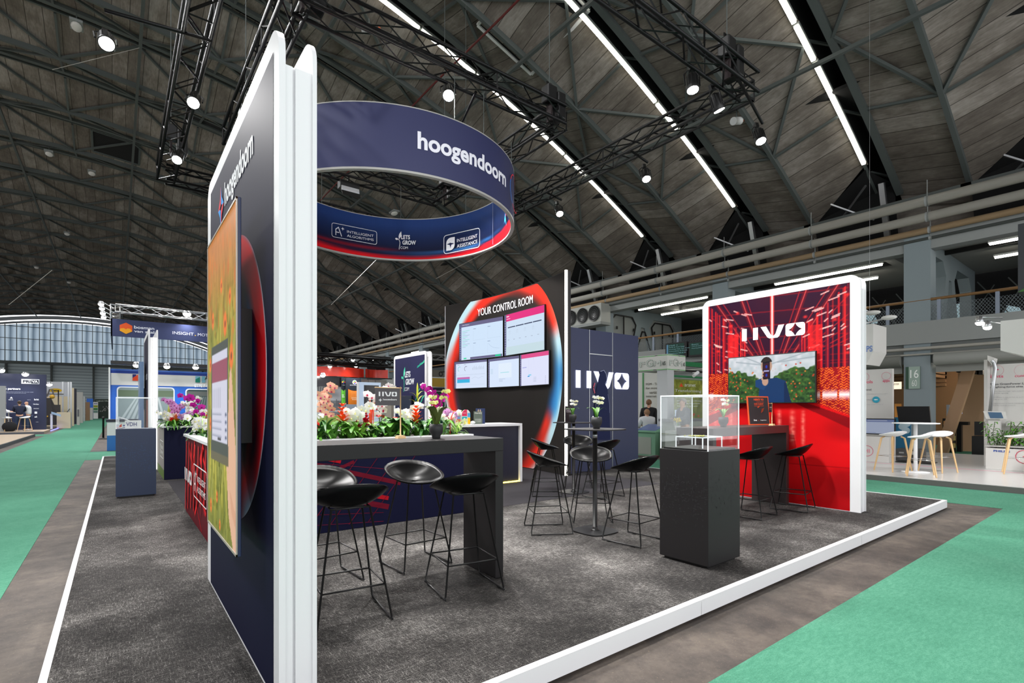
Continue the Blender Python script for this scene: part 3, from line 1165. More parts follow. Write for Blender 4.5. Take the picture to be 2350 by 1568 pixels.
# portrait television
ty0, ty1, tz0, tz1 = 2.664, 3.618, .637, 2.317
t = thing('television', 'tall portrait television showing a poppy field and a tablet', 'screen', (.46, 3.14, tz0), world=True)
MB().use(M('dark blue screen casing', (30, 42, 78), .4)).box(.446, .462, ty0, ty1, tz0, tz1).build('casing', None, t, .003)
box_obj('wall_bracket', BLACK, .462, .562, 2.95, 3.33, 1.15, 1.85, t)
cv = Cv(.955, 1.68, 84, 210)
nz, n2, n3 = cv.noise(.02, .12, 3), cv.noise(.05, .2, 5), cv.noise(.015, .05, 8)
green = np.stack([96 + 70 * nz + 40 * n2, 104 + 60 * nz + 30 * n2, 32 + 50 * nz], -1)
cv.a = green - 30 * (n3[..., None] > .7)
cv.mix(sstep(.2, .0, cv.Y) * .4, (84, 96, 40))
cv.mix(sstep(1.02, 1.62, cv.Y) * .85, (200, 118, 56))
rng = random.Random(4)
for i in range(70):
    y = .75 + .9 * rng.random() ** .8
    cv.ell(rng.random() * .955, y, .012 + .03 * rng.random(), .02 + .05 * rng.random(), (214, 100 + 30 * rng.random(), 40), .3 + .45 * rng.random(), .6)
for x, y, s_ in ((.1, .95, .05), (.2, 1.2, .06), (.62, 1.13, .075), (.8, .95, .08), (.76, 1.25, .05), (.85, .58, .06), (.35, .2, .04), (.12, .12, .05), (.5, 1.35, .05), (.1, .6, .05), (.86, .45, .07), (.45, .06, .035)):
    cv.ell(x, y, s_ * .8, s_, (238, 120, 46), .95, .3)
    cv.ell(x, y, s_ * .28, s_ * .3, (90, 50, 30), .8, .4)
cv.poly([(.66, .4), (.75, .86), (.79, .9), (.83, .8), (.93, .44), (.955, .36), (.955, 0), (.85, 0), (.72, .16)], (222, 176, 146))
cv.poly([(.7, .4), (.74, .3), (.9, .2), (.955, .18), (.955, .1), (.8, .18)], (206, 152, 122), .6)
cv.poly([(.12, .40), (.72, .40), (.72, .50), (.12, .50)], (104, 98, 76))
cv.poly([(.13, .45), (.71, .45), (.71, 1.045), (.15, 1.045)], (74, 80, 74))
cv.poly([(.165, .51), (.68, .51), (.68, 1.0), (.165, 1.0)], (206, 206, 222))
cv.poly([(.165, .84), (.68, .84), (.68, .955), (.165, .955)], (150, 76, 96))
for i in range(9):
    cv.line(.19 + .035 * i, .7, .19 + .035 * i, .8, .004, (150, 150, 170), .8)
for y in (.54, .58, .62, .66):
    cv.line(.18, y, .5, y, .006, (140, 146, 166), .7)
    cv.line(.62, y, .66, y, .01, (60, 70, 100), .8)
cv.line(.38, .525, .48, .525, .008, (60, 60, 66))
d = Decal((.446, ty1 - .0, tz0), (0, -1, 0))
d.image(cv)
d.build('screen', SCREEN, t)
mb = MB().use(M('pale silver bezel', (182, 172, 160), .4, .3))
for a in ((ty0, ty0 + .008, tz0, tz1), (ty1 - .008, ty1, tz0, tz1), (ty0, ty1, tz0, tz0 + .012), (ty0, ty1, tz1 - .01, tz1)):
    mb.box(.440, .4462, *a)
mb.build('bezel', None, t)

# ---- red panel wall with landscape screen
XR = 7.455
t = slab_wall('white framed panel wall with the red lit greenhouse picture', XR, 7.645, 2.42, 4.63)
W_, H_ = 1.985, 2.94
cv = Cv(W_, H_, 250, 368, (36, 18, 44))
rng = random.Random(11)
n1, n2, n3 = cv.noise(.05, .5, 2), cv.noise(.3, .3, 4), cv.noise(.02, .03, 9)
cxv, cyv = 1.0, 1.72            # the picture's own vanishing point
top = cv.Y > cyv
ang = np.abs(cv.X - cxv) / (np.abs(cv.Y - cyv) + .02)
cv.mix((cv.Y > cyv) * (.1 + .4 * n2), (72, 8, 24))
# roof bars
for x in np.linspace(-2.2, 4.2, 15):
    cv.line(cxv + (x - cxv) * .06, cyv + .16, x, H_ + .25, .007, (190, 34, 40), .7)
for k in range(9):
    y = cyv + .2 + 1.2 * (k / 8.0) ** 1.7
    cv.line(0, y + .12 * (k > 3), W_, y, .006 + .001 * k, (130, 18, 32), .7)
cv.line(cxv, cyv + .16, cxv, H_, .05, (236, 70, 60), .8)
cv.line(cxv, cyv + .3, cxv, H_, .016, (255, 214, 214), .9)
for x0, y0, x1, y1 in ((.15, H_, .72, 2.1), (1.85, H_, 1.3, 2.1), (.55, H_, .85, 2.1), (1.46, H_, 1.16, 2.1)):
    cv.line(x0, y0, x1, y1, .06, (110, 12, 28), .6)
    cv.line(x0, y0, x1, y1, .008, (226, 80, 74), .7)
# side walls of hanging gutters and red cables
for side in (0, 1):
    for i in range(46):
        q = rng.random()
        x = q * .62 if side == 0 else W_ - q * .62
        yb, yt = 1.05 + .5 * q, H_ - .55 * q
        c = rng.choice([(226, 40, 40), (180, 20, 34), (120, 14, 30), (40, 16, 52)])
        cv.line(x, yb, x, yt, .006 + .012 * rng.random(), c, .5 + .4 * rng.random())
    for i in range(26):
        q = rng.random()
        x = q * .6 if side == 0 else W_ - q * .6
        y = 1.9 + .95 * rng.random()
        L = .03 + .1 * rng.random()
        cv.line(x, y, x + L, y + (.03 if side else -.03), .01, (255, 196, 186), .8)
    for i in range(10):
        q = rng.random()
        x = q * .6 if side == 0 else W_ - q * .6
        cv.ell(x, 1.9 + .9 * rng.random(), .04, .03, (255, 50, 44), .8, .9)
for x0, x1 in ((.32, .5), (1.5, 1.66)):
    cv.mix(((cv.X > x0) & (cv.X < x1) & (cv.Y > 1.6) & (cv.Y < 2.45)) * (.35 + .6 * n1), (232, 34, 36))
cv.poly([(.52, 1.55), (1.46, 1.55), (1.4, 2.06), (.58, 2.06)], (38, 22, 54), .93)
# lit plant walls with orange rows and the white hot band
for a, b in ((0, .56), (1.44, W_)):
    m = ((cv.X > a) & (cv.X < b) & (cv.Y > 1.1) & (cv.Y < 1.86)).astype(float)
    cv.mix(m * .9, (150, 16, 24))
    wv = np.sin(cv.X * 95 + 3 * n2) * .012 + cv.Y
    rows = (np.sin(wv * 190) > .35) * m * (n3 > .3)
    cv.mix(rows * .9, (252, 112, 36))
    band = m * np.clip(1 - np.abs(cv.Y - 1.5) / .08, 0, 1)
    cv.mix(band * (n1 > .35), (255, 232, 236))
# glowing floor
edge = np.clip(1.43 - .42 * np.clip(np.abs(cv.X - 1.0) - .5, 0, 1), 1.1, 1.45)
fl = sstep(.03, -.03, cv.Y - edge)
cv.mix(fl, (214, 8, 16))
cv.mix(fl * (.4 * cv.noise(.4, .25, 12)), (240, 40, 40))
cv.mix(fl * (.6 * sstep(.35, .7, cv.noise(.5, .35, 15))), (150, 4, 12))
cv.mix(fl * sstep(.7, 0, cv.Y) * .5, (130, 4, 12))
for x, w in ((.12, .07), (.25, .06), (.38, .09), (1.1, .09), (1.28, .11), (1.42, .08)):
    m = np.clip(1 - np.abs(cv.X - x) / (w / 2), 0, 1) * sstep(.75, .88, cv.Y) * sstep(1.36, 1.2, cv.Y)
    cv.mix(m * (.25 + .6 * cv.noise(.05, .02, int(x * 100))), (255, 176, 150))
cv.poly([(1.4, 1.42), (W_, 1.2), (W_, 1.06), (1.3, 1.4)], (110, 4, 14), .75)
cv.poly([(.6, 1.42), (0, 1.2), (0, 1.06), (.7, 1.4)], (110, 4, 14), .75)
for y in (.55,):
    cv.line(0, y, W_, y, .004, (120, 0, 8), .5)
d = Decal((XR, 4.525, .01), (0, -1, 0))
d.image(cv)
d.build('graphic_print', PRINT, t)
d = Decal((XR, 4.525, .01), (0, -1, 0), e0=.004)
ya, za = atX(1703, 735, XR)
yb, zb = atX(1848, 735, XR)
bracket_logo(d, 4.525 - ya, 2.33, ya - yb, .178, (252, 250, 250))
d.build('lettering', PRINT, t)

yl, _ = atX(1672, 870, XR - .08)
yr_, _ = atX(1870, 870, XR - .08)
zt = atX(1870, 807, XR - .08)[1]
zb = atX(1870, 923, XR - .08)[1]
t = thing('television', 'television on the red wall showing a person holding up a phone', 'screen', (XR - .06, (yl + yr_) / 2, zb), world=True)
MB().use(BLACK).box(XR - .075, XR - .035, yr_ - .012, yl + .012, zb - .012, zt + .012).build('casing', None, t, .004)
box_obj('wall_bracket', BLACK, XR - .035, XR - .002, yr_ + .3, yl - .3, zb + .12, zt - .12, t)
w, h = yl - yr_, zt - zb
cv = Cv(w, h, 200, 116, (196, 204, 210))
k = w / 1.2
n1, n2 = cv.noise(.05 * k, .05 * k, 31), cv.noise(.018 * k, .018 * k, 32)
hedge = h * (.72 - .25 * np.clip(1 - np.abs(cv.X / w - .45) / .3, 0, 1)) + .1 * k * (n1 - .5)
m = sstep(0, .03, hedge - cv.Y)
cv.a = np.stack([188 + 40 * n1, 200 + 30 * n1, 206 + 30 * n1], -1)
for x0, y0, x1, y1 in ((.2, 1, .5, .75), (.5, .8, .9, 1), (.6, .84, 1, .9), (.1, .9, .5, .78)):
    cv.line(x0 * w, y0 * h, x1 * w, y1 * h, .012 * k, (160, 172, 180), .7)
n4 = cv.noise(.035 * k, .03 * k, 38)
leaf = np.stack([16 + 60 * n2 * n4 + 40 * n1, 44 + 80 * n2 * n4 + 46 * n1, 24 + 36 * n2 * n4 + 10 * n1], -1)
cv.a = cv.a * (1 - m[..., None]) + leaf * m[..., None]
rng = random.Random(7)
for i in range(95):
    x, y = rng.random() * w, rng.random() * h * .8
    cv.ell(x, y, .014 * k, .014 * k, rng.choice([(226, 92, 44), (206, 60, 40), (236, 140, 60)]), .85 if abs(x / w - .5) > .18 else .1, .4)
# the person on the screen: blue jumper, raised arm, phone before the face
bx = w * .54
cv.poly([(bx - .17 * w, 0), (bx - .15 * w, .38 * h), (bx - .07 * w, .5 * h), (bx + .05 * w, .52 * h), (bx + .15 * w, .44 * h), (bx + .21 * w, 0)], (18, 56, 104))
cv.poly([(bx + .13 * w, .4 * h), (bx + .15 * w, .44 * h), (bx + .21 * w, 0), (bx + .13 * w, 0)], (12, 40, 80))
cv.ell(bx - .07 * w, .78 * h, .068 * w, .165 * h, (190, 150, 128), 1, .1)
cv.mix(((np.hypot((cv.X - bx + .07 * w) / (.072 * w), (cv.Y - .8 * h) / (.17 * h)) < 1) & (cv.Y > .86 * h)) * 1.0, (48, 40, 40))
cv.poly([(bx - .2 * w, .34 * h), (bx - .2 * w, .48 * h), (bx - .12 * w, .52 * h), (bx - .05 * w, .42 * h), (bx - .1 * w, .26 * h)], (24, 66, 118))
cv.ell(bx - .085 * w, .45 * h, .04 * w, .1 * h, (198, 156, 134), 1, .15)
cv.poly([(bx - .115 * w, .49 * h), (bx - .025 * w, .5 * h), (bx - .03 * w, .88 * h), (bx - .115 * w, .86 * h)], (20, 16, 30))
cv.poly([(bx - .105 * w, .53 * h), (bx - .035 * w, .53 * h), (bx - .038 * w, .84 * h), (bx - .105 * w, .83 * h)], (58, 20, 40))
cv.ell(bx - .07 * w, .76 * h, .014 * w, .04 * h, (30, 60, 190), .9, .3)
cv.ell(bx - .07 * w, .58 * h, .014 * w, .04 * h, (30, 60, 190), .9, .3)
cv.line(bx - .095 * w, .67 * h, bx - .045 * w, .67 * h, .02 * h, (170, 170, 220))
for i in range(3):
    cv.ell(bx - .12 * w + .004 * w * i, (.5 + .07 * i) * h, .012 * w, .03 * h, (204, 162, 140), 1, .2)
d = Decal((XR - .075, yl, zb), (0, -1, 0))
d.image(cv)
d.build('screen', SCREEN, t)


# ---- far pair of panel walls
t = slab_wall('narrow lit white edge of the far panel wall above the blue plinth', .545, .715, 13.45, 15.75, lit=1)
d = Decal((.545, 15.6, .02), (0, -1, 0))
d.rect(0, 0, 2.0, 2.92, (40, 36, 56)).text('hoogendoorn', .4, 1.9, 1.6, 2.15, (220, 220, 226), .01)
d.rect(0, .3, 2.0, 1.5, (128, 66, 58))
d.build('graphic_print', PRINT, t)
t = thing('television', 'blue edged screen on the far lit panel wall, seen nearly edge on', 'screen', (.45, 14.8, .8), world=True)
box_obj('casing', M('blue tinted glass casing', (96, 132, 176), .2), .42, .5, 14.45, 15.4, .8, 2.4, t)
box_obj('wall_bracket', BLACK, .5, .545, 14.7, 15.1, 1.3, 1.8, t)

XL = 7.25
t = slab_wall('navy panel wall with white frame and green sapling logo', XL, 7.44, 13.5, 15.75, lit=1)
d = Decal((XL, 15.64, .02), (0, -1, 0))
d.rect(0, 0, 2.03, 2.92, (44, 44, 78))
TG = (84, 214, 176)
for x0, y0, n_, dx, dy in ((1.55, 2.55, 12, .04, .02), (1.5, 1.25, 14, .035, .05), (1.45, 1.55, 8, .03, .07)):
    for i in range(n_):
        a = .6 + .4 * math.sin(i)
        d.stroke([(x0 + i * dx, y0 + i * dy * .6), (x0 + i * dx + .1 * a, y0 + i * dy * .6 + .06)], .03, (40 + 3 * i, 150 + 5 * i, 130 + 3 * i))
d.build('graphic_print', PRINT, t)


def sapling(d, x, y, s, cw, cl, word=True):
    """sapling logo: a bent stem with two leaves beside three lines of letters, s = height"""
    st = [(x + .02 * s, y), (x + .03 * s, y + .12 * s), (x + .055 * s, y + .25 * s), (x + .065 * s, y + .38 * s), (x + .03 * s, y + .5 * s), (x - .03 * s, y + .56 * s)]
    d.stroke(st, .028 * s, cl)
    lf = [(x + .01 * s, y + .55 * s), (x - .01 * s, y + .72 * s), (x + .03 * s, y + .86 * s), (x + .13 * s, y + 1.0 * s), (x + .15 * s, y + .85 * s), (x + .12 * s, y + .7 * s)]
    d.poly(lf, cl)
    d.poly([(x - .03 * s, y + .56 * s), (x - .09 * s, y + .62 * s), (x - .17 * s, y + .62 * s), (x - .2 * s, y + .57 * s), (x - .14 * s, y + .51 * s), (x - .07 * s, y + .51 * s)], cl)
    if word:
        d.text('LETS', x + .13 * s, y + .56 * s, x + .62 * s, y + .8 * s, cw, .03)
        d.text('GROW', x + .2 * s, y + .26 * s, x + .95 * s, y + .5 * s, cw, .03)
        d.text('COM', x + .09 * s, y + .02 * s, x + .5 * s, y + .16 * s, cw, .0)


d = Decal((XL, 15.64, .02), (0, -1, 0), e0=.005)
sapling(d, .62, 1.85, .78, (240, 242, 246), TG)
d.build('lettering', PRINT, t)
t = thing('television', 'switched off black television on the sapling logo wall', 'screen', (XL - .08, 14.6, 1.1), world=True)
MB().use(M('black screen casing', (18, 18, 24), .25)).box(XL - .12, XL - .05, 14.25, 15.35, 1.05, 1.72).build('casing', None, t, .005)
box_obj('wall_bracket', BLACK, XL - .05, XL - .003, 14.6, 15.0, 1.2, 1.6, t)
d = Decal((XL - .121, 15.33, 1.07), (0, -1, 0))
d.rect(0, 0, 1.06, .63, (30, 31, 48)).poly([(0, .63), (.34, .63), (.3, 0), (0, 0)], (24, 26, 70))
d.build('screen', PRINT_G, t)

# ---- control room wall: a tall board gently curved in plan
CA, CB, CSAG = Vector((6.87, 11.75)), Vector((6.99, 7.31)), .27
CL = (CB - CA).length


def cw(s, z, e=0.0):
    """point on the curved wall: s from the far end, z up, e out of its face"""
    q = s / CL
    tng = (CB - CA) / CL
    nrm = Vector((-tng.y, tng.x))        # bulges away from the viewer
    if nrm.x < 0:
        nrm = -nrm
    p = CA + tng * s + nrm * (CSAG * 4 * q * (1 - q))
    dq = tng + nrm * (CSAG * 4 * (1 - 2 * q) / CL)
    dq.normalize()
    fn = Vector((dq.y, -dq.x))
    if fn.x > 0:
        fn = -fn
    p = p + fn * e
    return Vector((p.x, p.y, z))


t = thing('curved_wall', 'tall curved black wall headed YOUR CONTROL ROOM with red and blue arc', 'display wall', (7.0, 9.5, 0), world=True)
N_ = 24
mb = MB().use(BLACKLAM)
for k in range(N_):
    a, b = CL * k / N_, CL * (k + 1) / N_
    mb.hexa([cw(a, .004), cw(b, .004), cw(b, .004, -.12), cw(a, .004, -.12), cw(a, 4.04), cw(b, 4.04), cw(b, 4.04, -.12), cw(a, 4.04, -.12)])
mb.build('board', None, t)
BK = (40, 37, 35)
d = Decal((0, 0, 0), (1, 0, 0), fn=cw, e0=.002, de=.0008)
d.rect(0, .01, CL, 4.03, BK, 24)
LB, OR, BB = (190, 224, 234), (226, 48, 32), (44, 96, 140)
ring_print(d, 2.15, 2.07, 2.185, .5, [(180, [LB, OR, OR, (90, 30, 30), BK]), (150, [LB, LB, OR, OR, (60, 34, 32)]), (125, [LB, LB, OR, OR, BK]), (100, [(150, 60, 50), OR, OR, OR, BK]), (70, [BK, (120, 40, 36), OR, (90, 36, 32), BK]), (48, [OR, OR, (140, 40, 34), BK, BK]), (28, [(214, 90, 70), OR, (90, 36, 32), BK, BK]),
           (16, [LB, LB, (90, 110, 120), BK, BK]), (-2, [BB, (70, 150, 206), BB, BK, BK]), (-18, [LB, (70, 150, 206), (50, 120, 180), (34, 70, 110), BK]), (-32, [LB, LB, (206, 60, 46), OR, BK]), (-52, [(206, 220, 226), OR, OR, (120, 36, 32), BK]), (-80, [OR, OR, (100, 30, 30), BK, BK]), (-145, [LB, OR, OR, (36, 60, 90), BK]), (-115, [OR, OR, (36, 60, 90), BK, BK])], BK,
           a0=-100, a1=260, n=170, ky=1.085, clip=(0.02, .02, CL - .02, 4.02))
d.build('graphic_print', PRINT, t)


def cs(u, v):
    """pixel on the curved wall -> (s, z)"""
    best = None
    for k in range(401):
        s = CL * k / 400
        p = cw(s, 0)
        dd = p.x * FX + p.y * FY
        uu = U0 + F * (p.x * RX + p.y * RY) / dd
        if best is None or abs(uu - u) < best[0]:
            best = (abs(uu - u), s, EYE + (V0 - v) / F * dd)
    return best[1], best[2]


d = Decal((0, 0, 0), (1, 0, 0), fn=cw, e0=.016, de=.0008)
s0, z0 = cs(1097, 718)
s1, z1 = cs(1224, 690)
d.text('YOUR CONTROL ROOM', s0, 3.62, s1, 3.80, (250, 250, 250), .02)
d.build('lettering', PRINT, t)
mb = MB().use(WHITE)
for s in (0.0,):
    mb.bar(cw(s - .012, .004, -.06), cw(s - .012, 4.04, -.06), .03, .13)
mb.build('edge_strip', None, t)
MB().use(LED).box(6.955, 7.0, 7.265, 7.30, .01, 4.045).build('led_strip', None, t)


def wall_screen(label, uL, vLt, vLb, uR, vRt, vRb, paint):
    (sa, zt), (sb, _) = cs(uL, vLt), cs(uR, vRt)
    zb = cs(uL, vLb)[1]
    zt = (zt + cs(uR, vRt)[1]) / 2
    zb = (zb + cs(uR, vRb)[1]) / 2
    A, B = cw(sa, zb, .05), cw(sb, zb, .05)
    ex = (B - A).normalized()
    w, h = (B - A).length, zt - zb
    n = ex.cross(Vector((0, 0, 1)))
    t = thing('television', label, 'screen', tuple((A + B) / 2), world=True)
    p = [A, B, B - n * .035, A - n * .035]
    e = .014
    p[0], p[1], p[2], p[3] = A - ex * e, B + ex * e, B + ex * e - n * .035, A - ex * e - n * .035
    MB().use(BLACK).hexa([q - Vector((0, 0, e)) for q in p] + [q + Vector((0, 0, h + e)) for q in p]).build('casing', None, t)
    d = Decal(A, ex, e0=.002)
    paint(d, w, h)
    d.build('screen', SCREEN, t)


SCW, SBAR, TXTG = (208, 228, 250), (104, 100, 136), (150, 164, 186)


def base_screen(d, w, h, head, bg=SCW, hh=.1):
    d.rect(0, 0, w, h, bg)
    d.rect(0, 0, .05 * w, h, (96, 96, 134))
    d.rect(.05 * w, h * (1 - hh), w, h, head)
    for i in range(14):
        d.rect(.017 * w, h * (.06 + .06 * i), .033 * w, h * (.075 + .06 * i), (206, 206, 226))


def paint1(d, w, h):
    base_screen(d, w, h, SBAR)
    d.text('Energy Management', .08 * w, .935 * h, .25 * w, .965 * h, (240, 240, 250), .01)
    for i in range(12):
        d.rect(.08 * w, h * (.34 + .04 * i), w * (.16 + .05 * (i % 3)), h * (.35 + .04 * i), (120, 220, 196) if i % 2 else (150, 176, 200))
    for x, y in ((.35, .8), (.68, .8), (.35, .42), (.68, .42)):
        d.rect(x * w, y * h, (x + .06) * w, (y + .012) * h, (120, 140, 170))
        d.stroke([(x * w, (y - .3) * h), (x * w, (y - .04) * h)], .003, (180, 196, 216))
        d.stroke([(x * w, (y - .3) * h), ((x + .28) * w, (y - .3) * h)], .003, (180, 196, 216))
    d.stroke([((.7 + .03 * i) * w, (.2 + .17 * math.exp(-i * .35)) * h) for i in range(9)], .004, (150, 170, 200))
    d.rect(.28 * w, 0, w, .06 * h, SBAR).rrect(.85 * w, .012 * h, .97 * w, .055 * h, .012, (40, 206, 150)).rrect(.12 * w, .02 * h, .19 * w, .055 * h, .012, (60, 214, 160))


def paint2(d, w, h):
    base_screen(d, w, h, (230, 40, 128), (206, 224, 244), .17)
    d.rect(.05 * w, 0, w, .2 * h, (198, 220, 228))
    for i in range(4):
        d.rect((.1 + .215 * i) * w, .66 * h, (.3 + .215 * i) * w, .685 * h, (56, 66, 96))
    for i in range(6):
        d.rect((.1 + .15 * i) * w, .36 * h, (.14 + .15 * i) * w, .372 * h, (160, 172, 190))
    for i in range(4):
        d.stroke([((.14 + .2 * i) * w, .5 * h), ((.14 + .2 * i) * w, .58 * h), ((.17 + .2 * i) * w, .58 * h), ((.17 + .2 * i) * w, .5 * h)], .004, (170, 182, 200))
    d.rect(.07 * w, .93 * h, .14 * w, .955 * h, (255, 220, 236)).rect(.07 * w, .875 * h, .17 * w, .89 * h, (255, 200, 226))


def paint3(d, w, h):
    base_screen(d, w, h, SBAR, (216, 228, 250), .08)
    for cx, c in ((.17, (90, 210, 200)), (.38, (120, 110, 140))):
        d.stroke([((cx + .05 * math.cos(a)) * w, .72 * h + .05 * w * math.sin(a)) for a in np.linspace(R(60), R(240), 10)], .012, c)
        d.rect((cx - .07) * w, .87 * h, (cx) * w, .882 * h, TXTG)
    for i in range(12):
        d.rect((.58 + .03 * i) * w, .66 * h, (.588 + .03 * i) * w, (.74 + .08 * ((i * 7) % 5) / 5) * h, (176, 188, 206))
    d.rect(.1 * w, .33 * h, .5 * w, .41 * h, (196, 112, 178)).rect(.1 * w, .2 * h, .5 * w, .33 * h, (60, 180, 226))
    for y in (.5, .48, .12):
        d.rect(.07 * w, y * h, .96 * w, (y + .006) * h, (190, 202, 222))
    d.stroke([((.56 + .04 * i) * w, (.34 + .06 * math.sin(i * .6) ** 2) * h) for i in range(10)], .004, (176, 184, 206))


def paint4(d, w, h):
    base_screen(d, w, h, SBAR, (216, 230, 252), .09)
    d.rect(.36 * w, .3 * h, .78 * w, .8 * h, (226, 238, 252))
    d.rect(.42 * w, .47 * h, .7 * w, .5 * h, (178, 226, 236))
    for i in range(4):
        d.rect(.09 * w, (.62 - .05 * i) * h, .17 * w, (.63 - .05 * i) * h, (150, 190, 206))
    for i in range(3):
        d.rect(.38 * w, (.26 - .04 * i) * h, (.5 + .08 * (i == 0)) * w, (.268 - .04 * i) * h, TXTG)


def paint5(d, w, h):
    base_screen(d, w, h, (224, 78, 140), (222, 226, 250), .13)
    d.rect(.1 * w, .57 * h, .25 * w, .585 * h, (130, 130, 220)).rect(.32 * w, .3 * h, .42 * w, .35 * h, (156, 212, 240)).rect(.29 * w, .27 * h, .36 * w, .3 * h, (40, 150, 220))
    for i in range(5):
        d.rect(.5 * w, (.24 - .035 * i) * h, .6 * w, (.246 - .035 * i) * h, TXTG)
        d.rect(.9 * w, (.24 - .05 * i) * h, .915 * w, (.255 - .05 * i) * h, (120, 120, 160))
    d.stroke([(.5 * w, .87 * h), (.5 * w, .8 * h)], .004, TXTG)
    d.stroke([(.34 * w, .8 * h), (.34 * w, .36 * h)], .003, (200, 204, 226))


wall_screen('upper screen with grey header and green button on the control room wall', 1058, 745, 828, 1158, 727.5, 818, paint1)
wall_screen('upper screen with bright pink header on the control room wall', 1162, 726, 817, 1254, 699, 803, paint2)
wall_screen('lower screen with dial charts and cyan block, under the grey header screen', 1046.5, 832, 892, 1121, 825.5, 889.5, paint3)
wall_screen('lower middle screen with pale blank form on the control room wall', 1124, 825, 889, 1195, 817, 886.5, paint4)
wall_screen('lower screen with pink header and small blue tag, nearest the lit edge', 1197.5, 816.5, 886.5, 1264, 804.5, 881.5, paint5)

# ---- navy cabin with door
t = thing('cabin', 'navy cabin with door trims and backlit bracket logo', 'cabin', (8.25, 8.5, 0), world=True)
CY = 7.5
MB().use(M('navy cabin board', (42, 48, 82), .45)).prism([(7.21, CY, .004), (9.46, CY, .004), (9.46, 10.2, .004), (7.55, 10.2, .004), (7.55, 8.6, .004)], (0, 0, 0), (0, 0, 2.981)).build('body', None, t)
x1, x2 = atY(1352, 950, CY)[0], atY(1405, 950, CY)[0]
for x in (x1, x2):
    box_obj('trim', ALU, x - .007, x + .007, CY - .012, CY, .004, 2.985, t)
zt = atY(1352, 812, CY)[1]
box_obj('trim', ALU, x1, x2, CY - .01, CY, zt - .009, zt + .009, t)
dr = box_obj('door', M('navy door leaf', (41, 47, 80), .42), x1 + .016, x2 - .016, CY - .006, CY, .01, zt - .02, t)
hx = atY(1360, 960, CY)[0]
mb = MB().use(CHROME).tube([(hx, CY - .005, 1.14), (hx, CY - .06, 1.14), (hx + .03, CY - .065, 1.14), (hx + .16, CY - .065, 1.14)], .011)
mb.lathe([(.03, 0), (.03, .006)], 16, (hx, CY - .006, 1.14), (0, -1, 0))
mb.lathe([(.026, 0), (.026, .006)], 16, (hx, CY - .006, 1.02), (0, -1, 0))
mb.tube([(hx, CY - .005, 1.02), (hx, CY - .04, 1.02)], .012)
mb.build('handle', None, dr)
d = Decal((7.06, CY, 0), (1, 0, 0), e0=.016)
lx0, lz0 = atY(1320, 889, CY)
lx1, lz1 = atY(1442, 893, CY)
bracket_logo(d, lx0 - 7.06, 1.755, lx1 - lx0, .36, (222, 226, 250))
d.build('lettering', LIGHTBOX, t)
d = Decal((7.06, CY, 0), (1, 0, 0), e0=.024)
sil = [atY(u, v, CY) for u, v in ((1366, 1010), (1362, 940), (1366, 900), (1372, 868), (1376, 853), (1384, 850), (1389, 858), (1391, 872), (1387, 882), (1392, 892), (1396, 920), (1399, 1010))]
d.poly([(x - 7.06, z) for x, z in sil], (38, 43, 76))
ol = [(x - 7.06, z) for x, z in sil[4:9]]
d.stroke(ol, .008, (190, 196, 226))
d.stroke([(x - 7.06, z) for x, z in [atY(u, v, CY) for u, v in ((1363, 880), (1360, 890), (1363, 902))]], .03, (196, 96, 116))
d.stroke([(x - 7.06, z) for x, z in [atY(u, v, CY) for u, v in ((1393, 905), (1397, 930), (1397, 948))]], .006, (150, 156, 190))
d.build('figure_print', PRINT, t)


# ---- bar tables, islands, counters
def bar_table(label, x0, x1, y0, y1, z, mat, rz=0.0):
    t = thing('bar_table', label, 'table', ((x0 + x1) / 2, (y0 + y1) / 2, 0), world=True)
    MB().use(mat).box(x0, x1, y0, y1, z - .1, z).build('tabletop', None, t, .003)
    for xa in (x0, x1 - .075):
        MB().use(mat).box(xa, xa + .075, y0 + .002, y1 - .002, .003, z - .1).build('leg', None, t, .003)
    t.rotation_euler.z = rz
    return t


bar_table('black panel bar table beside the navy wall, holding pot and flag', .80, 2.42, 3.25, 3.74, 1.097, BLACKLAM, R(-1.5))
bar_table('black panel bar table in front of the red wall', 5.45, 7.36, 3.25, 3.74, 1.097, M('dark brown black laminate', (50, 42, 42), .35))


def planter(label, x0, x1, y0, y1, z, paint_front, paint_side, rim=.09, body=NAVY):
    t = thing('planter_island', label, 'planter', ((x0 + x1) / 2, (y0 + y1) / 2, 0), world=True)
    mb = MB().use(body)
    for a in ((x0, x1, y0, y0 + .03), (x0, x1, y1 - .03, y1), (x0, x0 + .03, y0, y1), (x1 - .03, x1, y0, y1)):
        mb.box(a[0], a[1], a[2], a[3], .004, z - .03)
    mb.build('body', None, t)
    mb = MB().use(WHITE)
    o = .025
    for a in ((x0 - o, x1 + o, y0 - o, y0 + rim), (x0 - o, x1 + o, y1 - rim, y1 + o), (x0 - o, x0 + rim, y0 + rim, y1 - rim), (x1 - rim, x1 + o, y0 + rim, y1 - rim)):
        mb.box(a[0], a[1], a[2], a[3], z - .03, z)
    mb.build('rim', None, t)
    box_obj('soil', SOIL, x0 + .03, x1 - .03, y0 + .03, y1 - .03, z - .16, z - .06, t)
    d = Decal((x0, y0, 0), (1, 0, 0))
    paint_front(d, x1 - x0, z - .03)
    d.build('front_print', PRINT, t)
    d = Decal((x0, y1, 0), (0, -1, 0))
    paint_side(d, y1 - y0, z - .03)
    d.build('side_print', PRINT, t)
    return t


